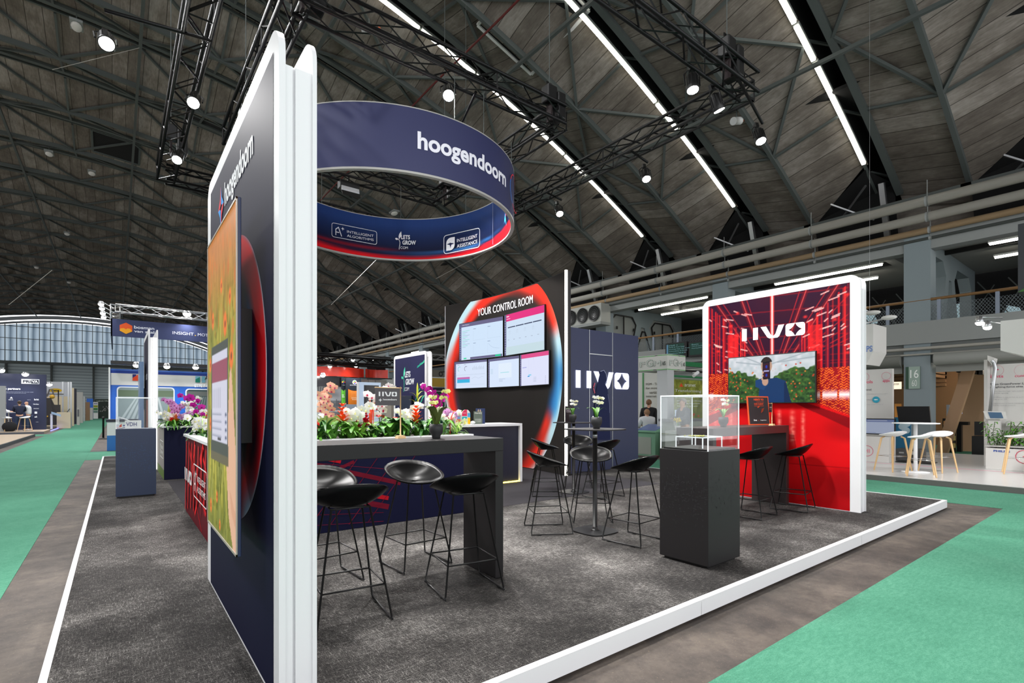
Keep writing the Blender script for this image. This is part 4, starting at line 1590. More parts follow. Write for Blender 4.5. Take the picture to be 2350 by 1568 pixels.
def red_beams(d, w, h, bg, seed, n=26, bright=1.0, xmax=1.0):
    d.rect(0, .005, w, h, bg)
    rng = random.Random(seed)
    for i in range(n):
        x, y = rng.random() * w * xmax, .05 + rng.random() * (h - .1)
        a = rng.choice([R(62), R(-25), R(-28), R(58), R(38)])
        L = rng.random() * .7 + .2
        wd = rng.choice([.008, .01, .015, .05, .09])
        c = rng.choice([(190, 20, 30), (226, 30, 36), (130, 14, 28), (90, 12, 30)])
        c = tuple(v * bright for v in c)
        x1, y1 = x + L * math.cos(a), y + L * math.sin(a)
        if x1 > w * xmax or not .02 < y1 < h - .02:
            continue
        d.stroke([(x, y), (x1, y1)], wd, c)


def front1(d, w, h):
    d.rect(0, .005, w, h, (17, 19, 46))
    dark, mid, hot = (100, 14, 34), (166, 18, 32), (224, 24, 30)
    for q, wd, c in (([(.3, .62), (1.75, .2)], .06, dark), ([(.7, .8), (1.9, .46)], .05, dark), ([(.06, .3), (.9, .56), (1.35, .74)], .035, dark), ([(.55, .93), (1.2, .76)], .05, mid), ([(.1, .9), (.75, .72)], .07, hot), ([(.1, .18), (.6, .42)], .03, mid), ([(.95, .5), (1.75, .3)], .045, mid), ([(.06, .08), (.5, .1)], .05, mid)):
        d.stroke(q, wd, c)
    for i in range(7):
        d.stroke([(.2 + .22 * i, .06), (.8 + .24 * i, .94)], .006, (120, 22, 42) if i % 2 else dark)
        d.stroke([(.1, .16 + .12 * i), (1.7, .04 + .1 * i)], .005, dark if i % 2 else (110, 20, 44))


def badge(d, x, y, w, h, c, icon='A', lines=('INTELLIGENT', 'ALGORITHMS')):
    d.stroke(rrect(x, y, x + w, y + h, h * .16, 4), h * .035, c, True)
    if icon == 'A':
        d.stroke([(x + .09 * w, y + .18 * h), (x + .09 * w, y + .6 * h), (x + .15 * w, y + .78 * h), (x + .22 * w, y + .18 * h)], .06 * h, c)
        d.stroke([(x + .09 * w, y + .4 * h), (x + .16 * w, y + .4 * h)], .06 * h, c)
        star4(d, x + .245 * w, y + .74 * h, .14 * h, c)
    else:
        d.poly(rrect(x + .06 * w, y + .15 * h, x + .28 * w, y + .85 * h, .3 * h, 5, 'bd'), c)
        star4(d, x + .17 * w, y + .5 * h, .24 * h, (34, 42, 80))
    d.text(lines[0], x + .34 * w, y + .53 * h, x + .93 * w, y + .71 * h, c)
    d.text(lines[1], x + .34 * w, y + .23 * h, x + .93 * w, y + .41 * h, c)


def side1(d, w, h):
    red_beams(d, w, h, (96, 12, 26), 8, 40, 1.1)
    for i in range(7):
        d.stroke([(.05 + .3 * i, .05 + .05 * i), (.2 + .3 * i, .9)], .06, (214, 28, 32))
    d.e += .002
    bracket_logo(d, .04, .42, .78, .155, (250, 246, 246))
    badge(d, 1.0, .34, 1.1, .36, (250, 246, 246))


def side2(d, w, h):
    d.rect(0, 0, w, h, (150, 144, 140))
    d.rect(0, 0, w, .18, (96, 120, 60))
    badge(d, .75, .38, .9, .32, (250, 250, 250))


planter('island planter with red light streaks on navy front, behind the bar table', .715, 3.61, 5.53, 7.86, 1.0, front1, side1)
planter('navy flower planter behind the blue plinth', .70, 3.4, 11.45, 13.3, 1.0, lambda d, w, h: d.rect(0, .004, w, h, (20, 22, 46)), side2)

t = thing('reception_counter', 'navy counter with white top, white end frame and yellow glow', 'counter', (4.9, 7.6, 0), world=True)
xe, ye, zc = 5.83, 7.25, 1.06
MB().use(WHITE).box(3.9, xe, ye - .02, ye + .65, zc - .045, zc).build('countertop', None, t, .003)
MB().use(WHITE).box(xe - .05, xe, ye - .02, ye + .65, .004, zc - .045).build('end_panel', None, t)
box_obj('front_panel', NAVY, 3.9, xe - .05, ye + .03, ye + .06, .03, zc - .045, t)
box_obj('led_strip', LEDY, 4.2, xe - .05, ye + .0, ye + .028, .006, .024, t)

# display plinths with acrylic hoods


def plinth(label, x0, x1, y0, y1, z, mat, rz, hood, pattern):
    c = ((x0 + x1) / 2, (y0 + y1) / 2, 0)
    t = thing('display_plinth', label, 'plinth', c, world=True)
    MB().use(mat).box(x0, x1, y0, y1, .025, z).build('body', None, t, .002)
    box_obj('recessed_foot', BLACK, x0 + .03, x1 - .03, y0 + .03, y1 - .03, .003, .025, t)
    rng = random.Random(3)
    for ax in (0, 1):
        d = Decal((x0, y0, 0) if ax == 0 else (x0, y1, 0), (1, 0, 0) if ax == 0 else (0, -1, 0), e0=.0012)
        w = (x1 - x0) if ax == 0 else (y1 - y0)
        for i in range(190):
            x, y = .01 + rng.random() * (w - .04), .3 + rng.gauss(.3, .12)
            if .1 < y < z - .1:
                L, q = .008 + .016 * rng.random(), .004
                if rng.random() < .5:
                    d.poly([(x, y), (x + L, y), (x + L, y + q), (x, y + q)], pattern, False)
                else:
                    d.poly([(x, y), (x + q, y), (x + q, y + L), (x, y + L)], pattern, False)
        d.build('pattern_print', PRINT, t)
    t.rotation_euler.z = rz
    h = thing('acrylic_hood', hood, 'display case', (c[0], c[1], z), world=True)
    zz = z + .463
    i = .004
    a0, a1, b0, b1 = x0 + i, x1 - i, y0 + i, y1 - i
    th = .008
    for nm, q in (('pane', (a0, a0 + th, b0, b1, z + .001, zz)), ('pane', (a1 - th, a1, b0, b1, z + .001, zz)), ('pane', (a0 + th, a1 - th, b0, b0 + th, z + .001, zz)), ('pane', (a0 + th, a1 - th, b1 - th, b1, z + .001, zz)), ('top_pane', (a0, a1, b0, b1, zz, zz + th))):
        box_obj(nm, ACRYL, *q, parent=h)
    mb = MB().use(M('self glowing acrylic edge', (235, 238, 240), .3, emit=.25))  # emission stands in for light caught in the acrylic edges
    e = .007
    for xx in (a0, a1 - e):
        for yy in (b0, b1 - e):
            mb.box(xx - .0006, xx + e, yy - .0006, yy + e + .0006, z + .001, zz)
        mb.box(xx - .001, xx + e, b0, b1, zz - .001, zz + th + .001)
    for yy in (b0, b1 - e):
        mb.box(a0, a1, yy - .001, yy + e, zz - .001, zz + th + .001)
    mb.build('edges', None, h)
    h.rotation_euler.z = rz
    return t, h


plinth('black display plinth near the stand edge', 3.845, 4.345, 2.335, 2.81, .973, BLACKLAM, 0, 'clear acrylic hood on the black plinth', (58, 57, 58))
plinth('slate blue display plinth beside the green aisle', 0.0, .49, 9.5, 10.0, 1.025, NAVYGREY, R(-2), 'clear acrylic hood holding a VDH card on the blue plinth', (64, 80, 112))
# inside the near hood
box_obj('black_tray', BLACK, 3.87, 4.32, 2.36, 2.785, .974, .986)
props(bpy.data.objects['black_tray'], 'thin black tray lying inside the clear hood of the black plinth', 'tray')
t = thing('acrylic_riser', 'small clear riser table with white edges inside the hood', 'riser', (4.1, 2.6, .986), world=True)
mb = MB().use(ACRYL).box(3.95, 4.26, 2.45, 2.72, 1.075, 1.081)
mb.build('top', None, t)
for x, y in ((3.95, 2.45), (4.252, 2.45), (3.95, 2.712), (4.252, 2.712)):
    box_obj('leg', MATS['self glowing acrylic edge'], x, x + .008, y, y + .008, .987, 1.075, t)
mb = MB().use(MATS['self glowing acrylic edge'])
for y in (2.45, 2.714):
    mb.box(3.95, 4.26, y, y + .006, 1.074, 1.083)
for x in (3.95, 4.254):
    mb.box(x, x + .006, 2.456, 2.714, 1.074, 1.083)
mb.build('edges', None, t)
rng = random.Random(9)
mb = MB().use(M('pale yellow seed', (206, 204, 96), .5))
for i in range(60):
    mb.blob((4.1 + rng.gauss(0, .05), 2.58 + rng.gauss(0, .04), 1.086), (.007, .005, .003), 6, 4)
props(mb.build('seed_heap'), 'sprinkle of pale yellow seeds on the clear riser', 'seeds', kind='stuff')
# card in the far hood
t = thing('name_card', 'white card lettered VDH standing inside the far hood', 'card', (.2, 9.6, 1.026), world=True)
box_obj('card', WHITE_M, .10, .30, 9.60, 9.605, 1.027, 1.15, t)
d = Decal((.10, 9.60, 1.027), (1, 0, 0))
d.text('VDH', .015, .035, .145, .095, (96, 98, 132), .02)
d.build('lettering', PRINT, t)
mb = MB().use(ALU)
for a, b in (((.03, 9.9, 1.03), (.3, 9.62, 1.1)), ((.04, 9.7, 1.03), (.3, 9.9, 1.1)), ((.03, 9.85, 1.03), (.03, 9.85, 1.2)), ((.03, 9.85, 1.2), (.25, 9.7, 1.1))):
    mb.bar(a, b, .012)
props(mb.build('glazing_profile_model'), 'small aluminium glazing bar model inside the far hood', 'model')

# ---- round-cornered bistro tables


def bistro(label, x, y, z=1.11):
    t = thing('bistro_table', label, 'table', (x, y, 0), 0)

    def sq(r, k=.78):
        out = []
        for i in range(40):
            a = 2 * PI * i / 40
            c, s = math.cos(a), math.sin(a)
            q = (abs(c) ** 3.2 + abs(s) ** 3.2) ** (-1 / 3.2)
            out.append((r * q * c, r * q * s))
        return out
    MB().use(BLACKLAM).prism([(a, b, z - .012) for a, b in sq(.29)], (0, 0, 0), (0, 0, .012)).build('tabletop', None, t)
    mb = MB().use(BLACK).prism([(a, b, 0.003) for a, b in sq(.215)], (0, 0, 0), (0, 0, .010))
    mb.lathe([(.05, .013), (.035, .02), (.027, .04), (.025, .06)], 20)
    mb.build('base', None, t)
    MB().use(BLACK).tube([(0, 0, .012), (0, 0, z - .012)], .025, 16).build('column', None, t)
    MB().use(ALU).lathe([(.026, z - .1), (.026, z - .05)], 12).build('collar', None, t)
    return t


bistro('black bistro table nearer the viewer, carrying an orchid pot', 4.10, 3.83)
bistro('black bistro table by the lit edge of the control room wall', 5.74, 5.82)

# ---- wire framed bar stools
def make_stool(label, group, shell, wire=BLACK, mat_edge=None):
    t = thing('bar_stool', label, 'stool', (0, 0, 0), 0, group)
    P = []
    n, m = 36, 9
    for j in range(m + 1):
        rho = j / m
        row = []
        for i in range(n):
            a = 2 * PI * i / n
            c, s = math.cos(a), math.sin(a)
            q = (abs(c) ** 2.4 + abs(s) ** 2.4) ** (-1 / 2.4)
            x, y = .25 * rho * q * c, .215 * rho * q * s
            back = max(0, -s)
            front = max(0, s)
            h = .085 + .085 * back - .062 * front
            z = .70 + h * rho ** 2.3 - .014 * front * rho ** 6
            row.append((x, y - .01, z))
        P.append(row)
    mb = MB().use(shell).grid(P[1:], True, True)
    mb.f.append(list(range(n)))
    mb.m.append(0)
    mb.sm.append(True)
    mb.build('seat', None, t, 0, .011)
    tp = lambda sx, sy: Vector((sx * .118, sy * .1, .708))
    bt = lambda sx, sy: Vector((sx * .225, sy * .225, .012))
    for sx in (-1, 1):
        for sy in (1, -1):
            a, b = tp(sx, sy), bt(sx, sy)
            MB().use(wire).tube([a, a + (b - a) * .97, b + Vector((0, -sy * .012, 0))], .0068, 8).build('leg', None, t)
        mb = MB().use(wire).tube([bt(sx, 1), bt(sx, -1)], .0068, 8)
        mb.box(sx * .225 - .009, sx * .225 + .009, .12, .16, .003, .011)
        mb.box(sx * .225 - .009, sx * .225 + .009, -.16, -.12, .003, .011)
        mb.build('runner', None, t)
    q = .69
    pts = [tp(sx, sy) + (bt(sx, sy) - tp(sx, sy)) * q for sx, sy in ((1, 1), (-1, 1), (-1, -1), (1, -1))]
    MB().use(wire).tube(pts, .0062, 8, True).build('footrest', None, t)
    pts = [tp(sx, sy) for sx, sy in ((1, 1), (-1, 1), (-1, -1), (1, -1))]
    MB().use(wire).tube(pts, .0068, 8, True).build('seat_frame', None, t)
    return t


G1 = 'black wire bar stools'
st = make_stool('black bar stool nearest the tall white wall edge, tucked under the bar table', G1, BLACKSHELL)
st.location, st.rotation_euler.z = (1.17, 3.24, 0), -.12
for x, y, rz, lab in ((1.27, 4.02, PI + .05, 'black bar stool behind the bar table, partly cut by the white wall edge'),
                      (2.03, 3.98, PI + .04, 'black bar stool facing us behind the bar table, its glossy seat in full view'),
                      (2.05, 3.24, -.18, 'black bar stool in front of the bar table by its panel leg'),
                      (3.72, 4.17, -2.09, 'black bar stool at the nearer bistro table on the control room side'),
                      (4.50, 4.27, 2.46, 'black bar stool behind the nearer bistro table, its sheen facing us'),
                      (4.12, 3.32, .1, 'black bar stool between the nearer bistro table and the black plinth'),
                      (5.24, 5.92, -2.2, 'black bar stool in front of the lit wall edge at the far bistro table'),
                      (5.80, 5.25, .08, 'black bar stool on the near side of the far bistro table'),
                      (6.22, 6.2, 2.4, 'black bar stool behind the far bistro table, before the navy cabin'),
                      (6.24, 3.21, .06, 'black bar stool half hidden by the plinth at the red wall table'),
                      (7.10, 3.09, .2, 'black bar stool standing nearest the red wall'),
                      (6.3, 4.02, PI - .1, 'black bar stool mostly hidden behind the plinth, far side of the red wall table')):
    dup(st, (x, y, 0), rz, lab)

# ================================================================ FLOWERS AND SMALL THINGS
def petal(mb, L, W, ang, tilt, cup=.15):
    """one petal in the xz plane facing -y"""
    n = 4
    rows = []
    ca, sa = math.cos(ang), math.sin(ang)
    for i in range(n + 1):
        t = i / n
        w = W * math.sin(PI * (.08 + .9 * t) ** .8) * .5
        y = -tilt * t * L + cup * L * t * t
        row = []
        for s in (-1, 0, 1):
            px, pz = s * w, t * L
            row.append((px * ca - pz * sa, y - abs(s) * -.012 * L, px * sa + pz * ca))
        rows.append(row)
    mb.grid(rows)


FLOWER = {}


def flower_mesh(kind):
    if kind in FLOWER:
        return FLOWER[kind]
    col = {'white': ((244, 244, 242), (230, 226, 160)), 'whitered': ((246, 240, 240), (190, 30, 80)), 'peach': ((240, 186, 160), (186, 40, 110)), 'purple': ((176, 10, 140), (120, 0, 90)), 'lilac': ((222, 170, 220), (190, 100, 180)),
           'yellow': ((228, 226, 150), (200, 190, 60)), 'speckle': ((206, 140, 196), (150, 40, 110)), 'pale': ((240, 238, 206), (226, 214, 90))}[kind]
    a = M(kind + ' petal', col[0], .5, spec=.3)
    b = M(kind + ' flower lip', col[1], .5, spec=.3)
    a.node_tree.nodes['Principled BSDF'].inputs['Subsurface Weight'].default_value = .15
    a.node_tree.nodes['Principled BSDF'].inputs['Subsurface Radius'].default_value = (.01, .01, .01)
    mb = MB().use(a)
    mb.smooth = True
    for an in (0, R(125), R(-125)):
        petal(mb, .043, .034, an, .05)
    for an in (R(68), R(-68)):
        petal(mb, .048, .056, an, .2, .1)
    mb.use(b)
    for an in (PI, R(150), R(-150)):
        petal(mb, .018, .012, an, .7, .2)
    mb.blob((0, -.012, -.002), (.006, .008, .006), 6, 4)
    FLOWER[kind] = mb.mesh('blossom_' + kind)
    return FLOWER[kind]


def strap(mb, base, dirz, L, W, rise, droop, fold=.25, n=7):
    """an arching strap leaf"""
    b = Vector(base)
    dx, dy = math.cos(dirz), math.sin(dirz)
    sx, sy = -dy, dx
    rows = []
    for i in range(n + 1):
        t = i / n
        out = L * t * (.55 + .45 * t)
        z = rise * L * math.sin(PI * t * .62) - droop * L * t ** 3
        w = W * .5 * math.sin(PI * min(.995, .12 + .86 * t)) ** .7
        row = []
        for s in (-1, 0, 1):
            row.append((b.x + dx * out + sx * s * w, b.y + dy * out + sy * s * w, b.z + z + abs(s) * w * fold))
        rows.append(row)
    mb.grid(rows)


def orchid(label, loc, kind, h=.55, stems=2, nf=7, seed=0, group=None, lean=0.0, sc=1.0, face=None, parent_pot=None):
    rng = random.Random(seed)
    t = thing('orchid', label, 'plant', loc, 0, group)
    mb = MB().use(LEAFD)
    mb.smooth = True
    for i in range(6):
        strap(mb, (0, 0, 0), rng.random() * 6.28, (.2 + .07 * rng.random()) * min(1, sc + .2), .06 * sc, .45, .25 + .3 * rng.random(), .2)
    mb.build('leaves', None, t)
    fa = face if face is not None else 0.0
    for s in range(stems):
        a = rng.random() * 6.28
        H = h * (1 - .16 * s)
        lx = lean + .05 * math.cos(a)
        ly = .04 * math.sin(a)
        ax, ay = (.10 + .06 * rng.random()) * (1 if (lean >= 0) == (s % 2 == 0) else -1), -.05
        pts = []
        for i in range(11):
            q = i / 10
            bend = max(0, q - .6) / .4
            pts.append(Vector((lx * q + ax * bend ** 1.5, ly * q + ay * bend, H * (q - .11 * bend ** 2))))
        MB().use(STEM).tube(pts, [.0035 * sc] * 11, 6).build('flower_stem', None, t)
        n = nf - s
        for k in range(n):
            q = 1 - .5 * k / max(1, n - 1)
            p = pts[min(10, int(q * 10))].lerp(pts[min(10, int(q * 10) + 1)], q * 10 - int(q * 10)) if q < 1 else pts[10]
            side = 1 if k % 2 else -1
            f = bpy.data.objects.new('blossom', flower_mesh(kind))
            COL.objects.link(f)
            f.parent = t
            f.location = p + Vector((side * .034 * sc, -.02 - .015 * rng.random(), -.012 + .02 * rng.random()))
            z = fa + rng.gauss(0, .35) - side * .25
            f.rotation_euler = (rng.gauss(.15, .2), rng.gauss(0, .25), z)
            f.scale = (sc * (.8 + .3 * rng.random()),) * 3
        mb = MB().use(M('bud green', (168, 176, 84), .5))
        for k in range(3):
            mb.blob(pts[10] + Vector((.012 * k * (1 if ax > 0 else -1), 0, -.01 + .012 * k)), (.007, .007, .01), 6, 4)
        mb.build('buds', None, t)
    return t


def bromeliad(label, loc, col, h=.38, seed=0, spread=.3, bract=.05, spike=False, leafmat=None):
    rng = random.Random(seed)
    t = thing('bromeliad', label, 'plant', loc)
    mb = MB().use(leafmat or LEAF)
    mb.smooth = True
    for i in range(16):
        a = i * 2.4 + rng.random() * .3
        strap(mb, (0, 0, .01), a, spread * (.75 + .35 * rng.random()), .034 + .01 * rng.random(), .75 - .3 * (i / 16), .15 + .4 * rng.random(), .3)
    mb.build('leaves', None, t)
    MB().use(LEAFL).tube([(0, 0, 0), (0, .005, h * .75)], .008, 6).build('flower_stem', None, t)
    mb = MB().use(M('bract %d %d %d' % col, col, .45))
    mb.smooth = True
    if spike:
        for k in range(3):
            x = (k - 1) * .02
            mb.lathe([(.0, h * .35), (.012 - .003 * k, h * .55), (.016 - .004 * k, h * .8), (.002, h * (1.05 - .1 * k))], 8, (x, 0, 0))
    else:
        for lay in range(5):
            for i in range(6):
                a = i * PI / 3 + lay * .5
                z0 = h * (.5 + .12 * lay)
                L = bract * (1.25 - .16 * lay)
                dx, dy = math.cos(a), math.sin(a)
                rows = []
                for j in range(4):
                    q = j / 3
                    w = L * .26 * math.sin(PI * (.25 + .74 * q))
                    rows.append([(dx * (.006 + L * .8 * q) - dy * s * w, dy * (.006 + L * .8 * q) + dx * s * w, z0 + L * .75 * q - .1 * L * q * q + abs(s) * w * .3) for s in (-1, 0, 1)])
                mb.grid(rows)
    mb.build('flower_head', None, t)
    return t


def leafy(label, loc, seed=0, n=16, L=.2, W=.09, mat=None, flower=None):
    rng = random.Random(seed)
    t = thing('foliage_plant', label, 'plant', loc)
    mb = MB().use(mat or LEAF)
    mb.smooth = True
    for i in range(n):
        a = i * 2.4 + rng.random()
        hh = .03 + .12 * rng.random()
        strap(mb, (.03 * math.cos(a), .03 * math.sin(a), hh), a, L * (.7 + .5 * rng.random()), W * (.7 + .5 * rng.random()), .35 + .5 * rng.random(), .1 + .5 * rng.random(), .15)
    mb.build('leaves', None, t)
    if flower:
        mb = MB().use(M('bloom %d %d %d' % flower, flower, .35))
        mb.smooth = True
        for i in range(4):
            a = rng.random() * 6.28
            strap(mb, (.06 * math.cos(a), .06 * math.sin(a), .24 + .05 * rng.random()), a + 1, .09, .06, .3, .2, .1)
        mb.build('flowers', None, t)
    return t


ZP = .945


def ip(u, y):
    return atY(u, 1000, y)[0]


Y1, Y2 = 5.78, 6.05
for lab, u, y, kind, h, st_, nf, lean, sc in (
        ('peach orchid by the white wall edge, tallest of the island planter', 744, 5.85, 'peach', .72, 2, 11, .02, 1.0),
        ('white orchid peeping out right behind the white wall edge', 729, 5.7, 'white', .5, 1, 5, -.05, 1.1),
        ('white orchid with broad blooms beside the orange bromeliad near the wall edge', 803, 5.75, 'white', .48, 2, 8, .05, 1.35),
        ('white orchid with crimson throats behind the grey flag', 872, 5.95, 'whitered', .74, 2, 10, .03, 1.15),
        ('white orchid between the grey flag and the sword shaped bromeliad', 931, 5.95, 'white', .48, 2, 8, .02, 1.1),
        ('deep purple orchid behind the black pot', 1002, 6.0, 'purple', .74, 2, 11, -.03, 1.1),
        ('white orchid behind the deep purple one, against the lit wall edge', 986, 6.3, 'white', .78, 1, 7, -.02, 1.0),
        ('white orchid in front of the control room wall by the lilac one', 1016, 5.85, 'white', .38, 2, 6, .06, 1.0),
        ('lilac orchid at the planter end before the counter', 1030, 5.9, 'lilac', .42, 2, 8, -.02, 1.0),
        ('pale orchid lying low at the planter end by the brochure holders', 1040, 5.8, 'pale', .24, 1, 5, .02, 1.0)):
    orchid(lab, (ip(u, y), y, ZP), kind, h, st_, nf, u, None, lean, sc, R(-28))
for lab, u, y, col, h, sp, spike in (
        ('orange bromeliad standing between the peach orchid and the broad white orchid', 786, 5.72, (238, 84, 30), .42, .27, False),
        ('crimson bromeliad with narrow bracts under the broad white orchid', 819, 5.78, (196, 20, 50), .28, .2, False),
        ('crimson bromeliad between the broad white orchid and the orange spikes', 839, 5.75, (186, 14, 46), .32, .22, False),
        ('bromeliad with slender orange red spikes under the crimson throated orchid', 853, 5.7, (240, 74, 34), .46, .2, True),
        ('orange star shaped bromeliad beside the black pot', 955, 5.75, (242, 82, 26), .40, .3, False),
        ('orange bromeliad half hidden by the large leaf in the black pot', 996, 5.95, (236, 96, 40), .42, .25, False),
        ('red flowered bromeliad at the planter edge by the wall', 727, 5.65, (220, 34, 30), .28, .22, True)):
    bromeliad(lab, (ip(u, y), y, ZP), col, h, u, sp, .085, spike)
# yellow-green sword plant
t = thing('bromeliad', 'yellow green sword shaped bromeliad above the orange star one', 'plant', (ip(958, 6.0), 6.0, ZP))
mb = MB().use(M('yellow green bract', (184, 192, 50), .5))
mb.smooth = True
mb.tube([(0, 0, 0), (0, 0, .5)], .006, 6)
for k, (a, z) in enumerate(((0, .34), (PI, .4), (.1, .46), (PI - .1, .5), (0, .53))):
    strap(mb, (0, 0, z), a, .13 - .008 * k, .028, .75, -.1, .2)
mb.lathe([(.004, .5), (.014, .56), (.012, .66), (.001, .72)], 8)
mb.build('flower_head', None, t)
mb = MB().use(LEAF)
mb.smooth = True
for i in range(10):
    strap(mb, (0, 0, 0), i * 2.4, .24, .04, .6, .3)
mb.build('leaves', None, t)
t = thing('heliconia', 'red forked heliconia at the planter end', 'plant', (ip(1033, 5.7), 5.7, ZP))
mb = MB().use(M('heliconia red', (222, 44, 40), .4))
mb.smooth = True
for a, z, L in ((0, .16, .1), (PI, .19, .09), (.2, .2, .13), (PI - .3, .14, .07)):
    strap(mb, (0, 0, z), a, L, .022, 1.1, .05, .5)
mb.tube([(0, 0, 0), (0, 0, .22)], .006, 6)
mb.build('flower_head', None, t)
mb = MB().use(LEAFL)
mb.smooth = True
for i in range(14):
    strap(mb, (0, 0, 0), i * 2.4, .2, .03, .4, .35)
mb.build('leaves', None, t)
for lab, u, y, kw in (('dark leafed plant at the wall end of the island planter', 737, 5.68, dict(mat=LEAFD, n=18, L=.2, W=.06)), ('broad leafed plant between the orange and crimson bromeliads', 806, 5.66, dict(n=14, L=.22, W=.1)), ('low curling plant under the orange spikes', 826, 5.63, dict(n=14, L=.18, W=.05, mat=LEAFL)),
                      ('arrow leafed plant with red blooms below the flag', 892, 5.7, dict(n=18, L=.2, W=.12, flower=(224, 26, 24))), ('dark broad leafed plant beside the flag pole', 915, 5.68, dict(n=16, L=.19, W=.11, mat=LEAFD)), ('strap leafed plant left of the orange star bromeliad', 935, 5.68, dict(n=18, L=.24, W=.05)),
                      ('strap leafed plant between the star bromeliad and the black pot', 976, 5.72, dict(n=18, L=.25, W=.06, mat=LEAFD)), ('bright leafed plant behind the black pot', 1012, 5.68, dict(n=16, L=.2, W=.06)), ('low pale leafed plant at the very end of the island planter', 1046, 5.66, dict(n=16, L=.17, W=.03, mat=LEAFL)),
                      ('narrow leafed plant in the middle of the island planter', 862, 5.68, dict(n=16, L=.2, W=.05, mat=LEAFD)), ('leafy plant under the peach orchid', 762, 5.66, dict(n=16, L=.22, W=.06)), ('narrow strap leafed plant in the second row of the island planter', 905, 6.0, dict(n=18, L=.26, W=.05))):
    leafy(lab.replace(' left of ', ' beside '), (ip(u, y), y, ZP), u, **kw)
# the far planter and the side row of the near island
YP = 11.62
for lab, u, y, kind, h, st_, nf, lean, sc in (
        ('speckled purple orchid over the navy planter', 402, YP, 'speckle', .62, 2, 11, -.03, 1.15),
        ('white orchid with hanging spray over the navy planter', 428, YP, 'white', .66, 2, 11, .04, 1.1),
        ('white orchid at the outer corner of the navy planter', 388, YP - .05, 'white', .36, 2, 8, -.06, 1.25),
        ('lilac orchid low in the middle of the navy planter', 418, YP - .06, 'lilac', .36, 2, 10, .04, 1.2),
        ('white orchid behind the red blooms of the navy planter', 450, YP + .1, 'white', .38, 2, 8, .06, 1.2)):
    orchid(lab, (atY(u, 965, y)[0], y, ZP), kind, h, st_, nf, u, None, lean, sc, R(20))
for lab, u, col, h, sp, y in (('orange bromeliad in the navy planter front', 404, (240, 116, 24), .27, .26, YP - .1), ('red bromeliad at the outer front of the navy planter', 394, (220, 40, 26), .2, .28, YP - .12), ('red bromeliad in the middle front of the navy planter', 428, (214, 36, 24), .2, .28, YP - .1), ('red bromeliad by the white screen edge over the navy planter', 452, (232, 60, 30), .34, .28, YP)):
    bromeliad(lab, (atY(u, 968, y)[0], y, ZP), col, h, u, sp, .07, False, LEAF)
bromeliad('yellow green spiked plant at the outer side of the navy planter', (atY(390, 965, YP)[0], YP + .05, ZP), (170, 178, 70), .44, 3, .26, .07, True)
leafy('dark leafed plant at the inner side of the navy planter', (atY(446, 965, YP)[0], YP - .08, ZP), 77, 18, .22, .07, LEAFD)
orchid('purple orchid standing by the screen edge over the red streaked planter', (.86, 7.62, ZP), 'purple', .62, 1, 8, 5, None, -.03, 1.1, R(10))
orchid('white orchid drooping at the red streaked planter corner', (.87, 7.45, ZP), 'white', .3, 2, 6, 6, None, -.05, 1.2, R(10))
leafy('grass leafed plant drooping over the red streaked planter rim', (.86, 7.5, ZP + .02), 5, 18, .24, .02, LEAFL)
bromeliad('orange bromeliad at the red streaked planter corner', (.95, 7.68, ZP), (236, 84, 40), .36, 8, .22, .07)

# pots with small orchids


def potted(label, loc, s=1.0, big=False, seed=1):
    t = thing('potted_orchid', label, 'plant', loc)
    MB().use(M('black stoneware', (36, 36, 38), .6)).lathe([(.034 * s, 0), (.04 * s, .004), (.04 * s, .022 * s), (.062 * s, .06 * s), (.066 * s, .095 * s), (.06 * s, .135 * s), (.054 * s, .135 * s), (.05 * s, .11 * s), (0, .108 * s)], 28).build('pot', None, t)
    mb = MB().use(M('olive leaf', (86, 98, 44), .4) if big else LEAF)
    mb.smooth = True
    rng = random.Random(seed)
    for i in range(4 if not big else 5):
        a = [2.6, .4, 1.5, 5.2, 3.6][i] + rng.random() * .3
        strap(mb, (0, 0, .12 * s), a, (.17 if big else .12) * s, (.085 if big else .05) * s, 1.1, .2 * rng.random(), .15)
    mb.build('leaves', None, t)
    for si, (lx, hh) in enumerate(((-.05, .27), (.09, .33)) if big else ((-.04, .25), (.05, .24))):
        pts = [Vector((lx * s * q ** 1.6, -.01 * q, (.12 + hh * q - .03 * max(0, q - .7)) * s)) for q in np.linspace(0, 1, 8)]
        MB().use(STEM).tube(pts, .0025 * s, 6).build('flower_stem', None, t)
        for k in range(6):
            f = bpy.data.objects.new('blossom', flower_mesh('yellow' if big else ('pale' if si else 'white')))
            COL.objects.link(f)
            f.parent = t
            f.location = pts[7 - k // 3] + Vector(((k % 3 - 1) * .028 * s, -.012, (k // 3) * -.02 * s + .01 * rng.random()))
            f.rotation_euler = (rng.gauss(.1, .3), rng.gauss(0, .4), R(-30) + rng.gauss(0, .5))
            f.scale = (.55 * s,) * 3
    return t


px_, py_ = g(1001, 1006.5, 1.097)
potted('yellow green orchid in a round black pot on the bar table by the navy wall', (px_, py_, 1.0975), .82, True, 3)
px_, py_ = g(1369, 984, 1.11)
potted('white orchid in a black pot on the nearer bistro table', (px_, py_, 1.1105), .92, False, 4)
px_, py_ = g(1329, 968, 1.11)
potted('white orchid in a black pot on the far bistro table', (5.72, 5.82, 1.1105), .92, False, 5)
potted('white orchid in a black pot on the red wall table behind the acrylic hood', (6.02, 3.45, 1.0975), .92, False, 8)

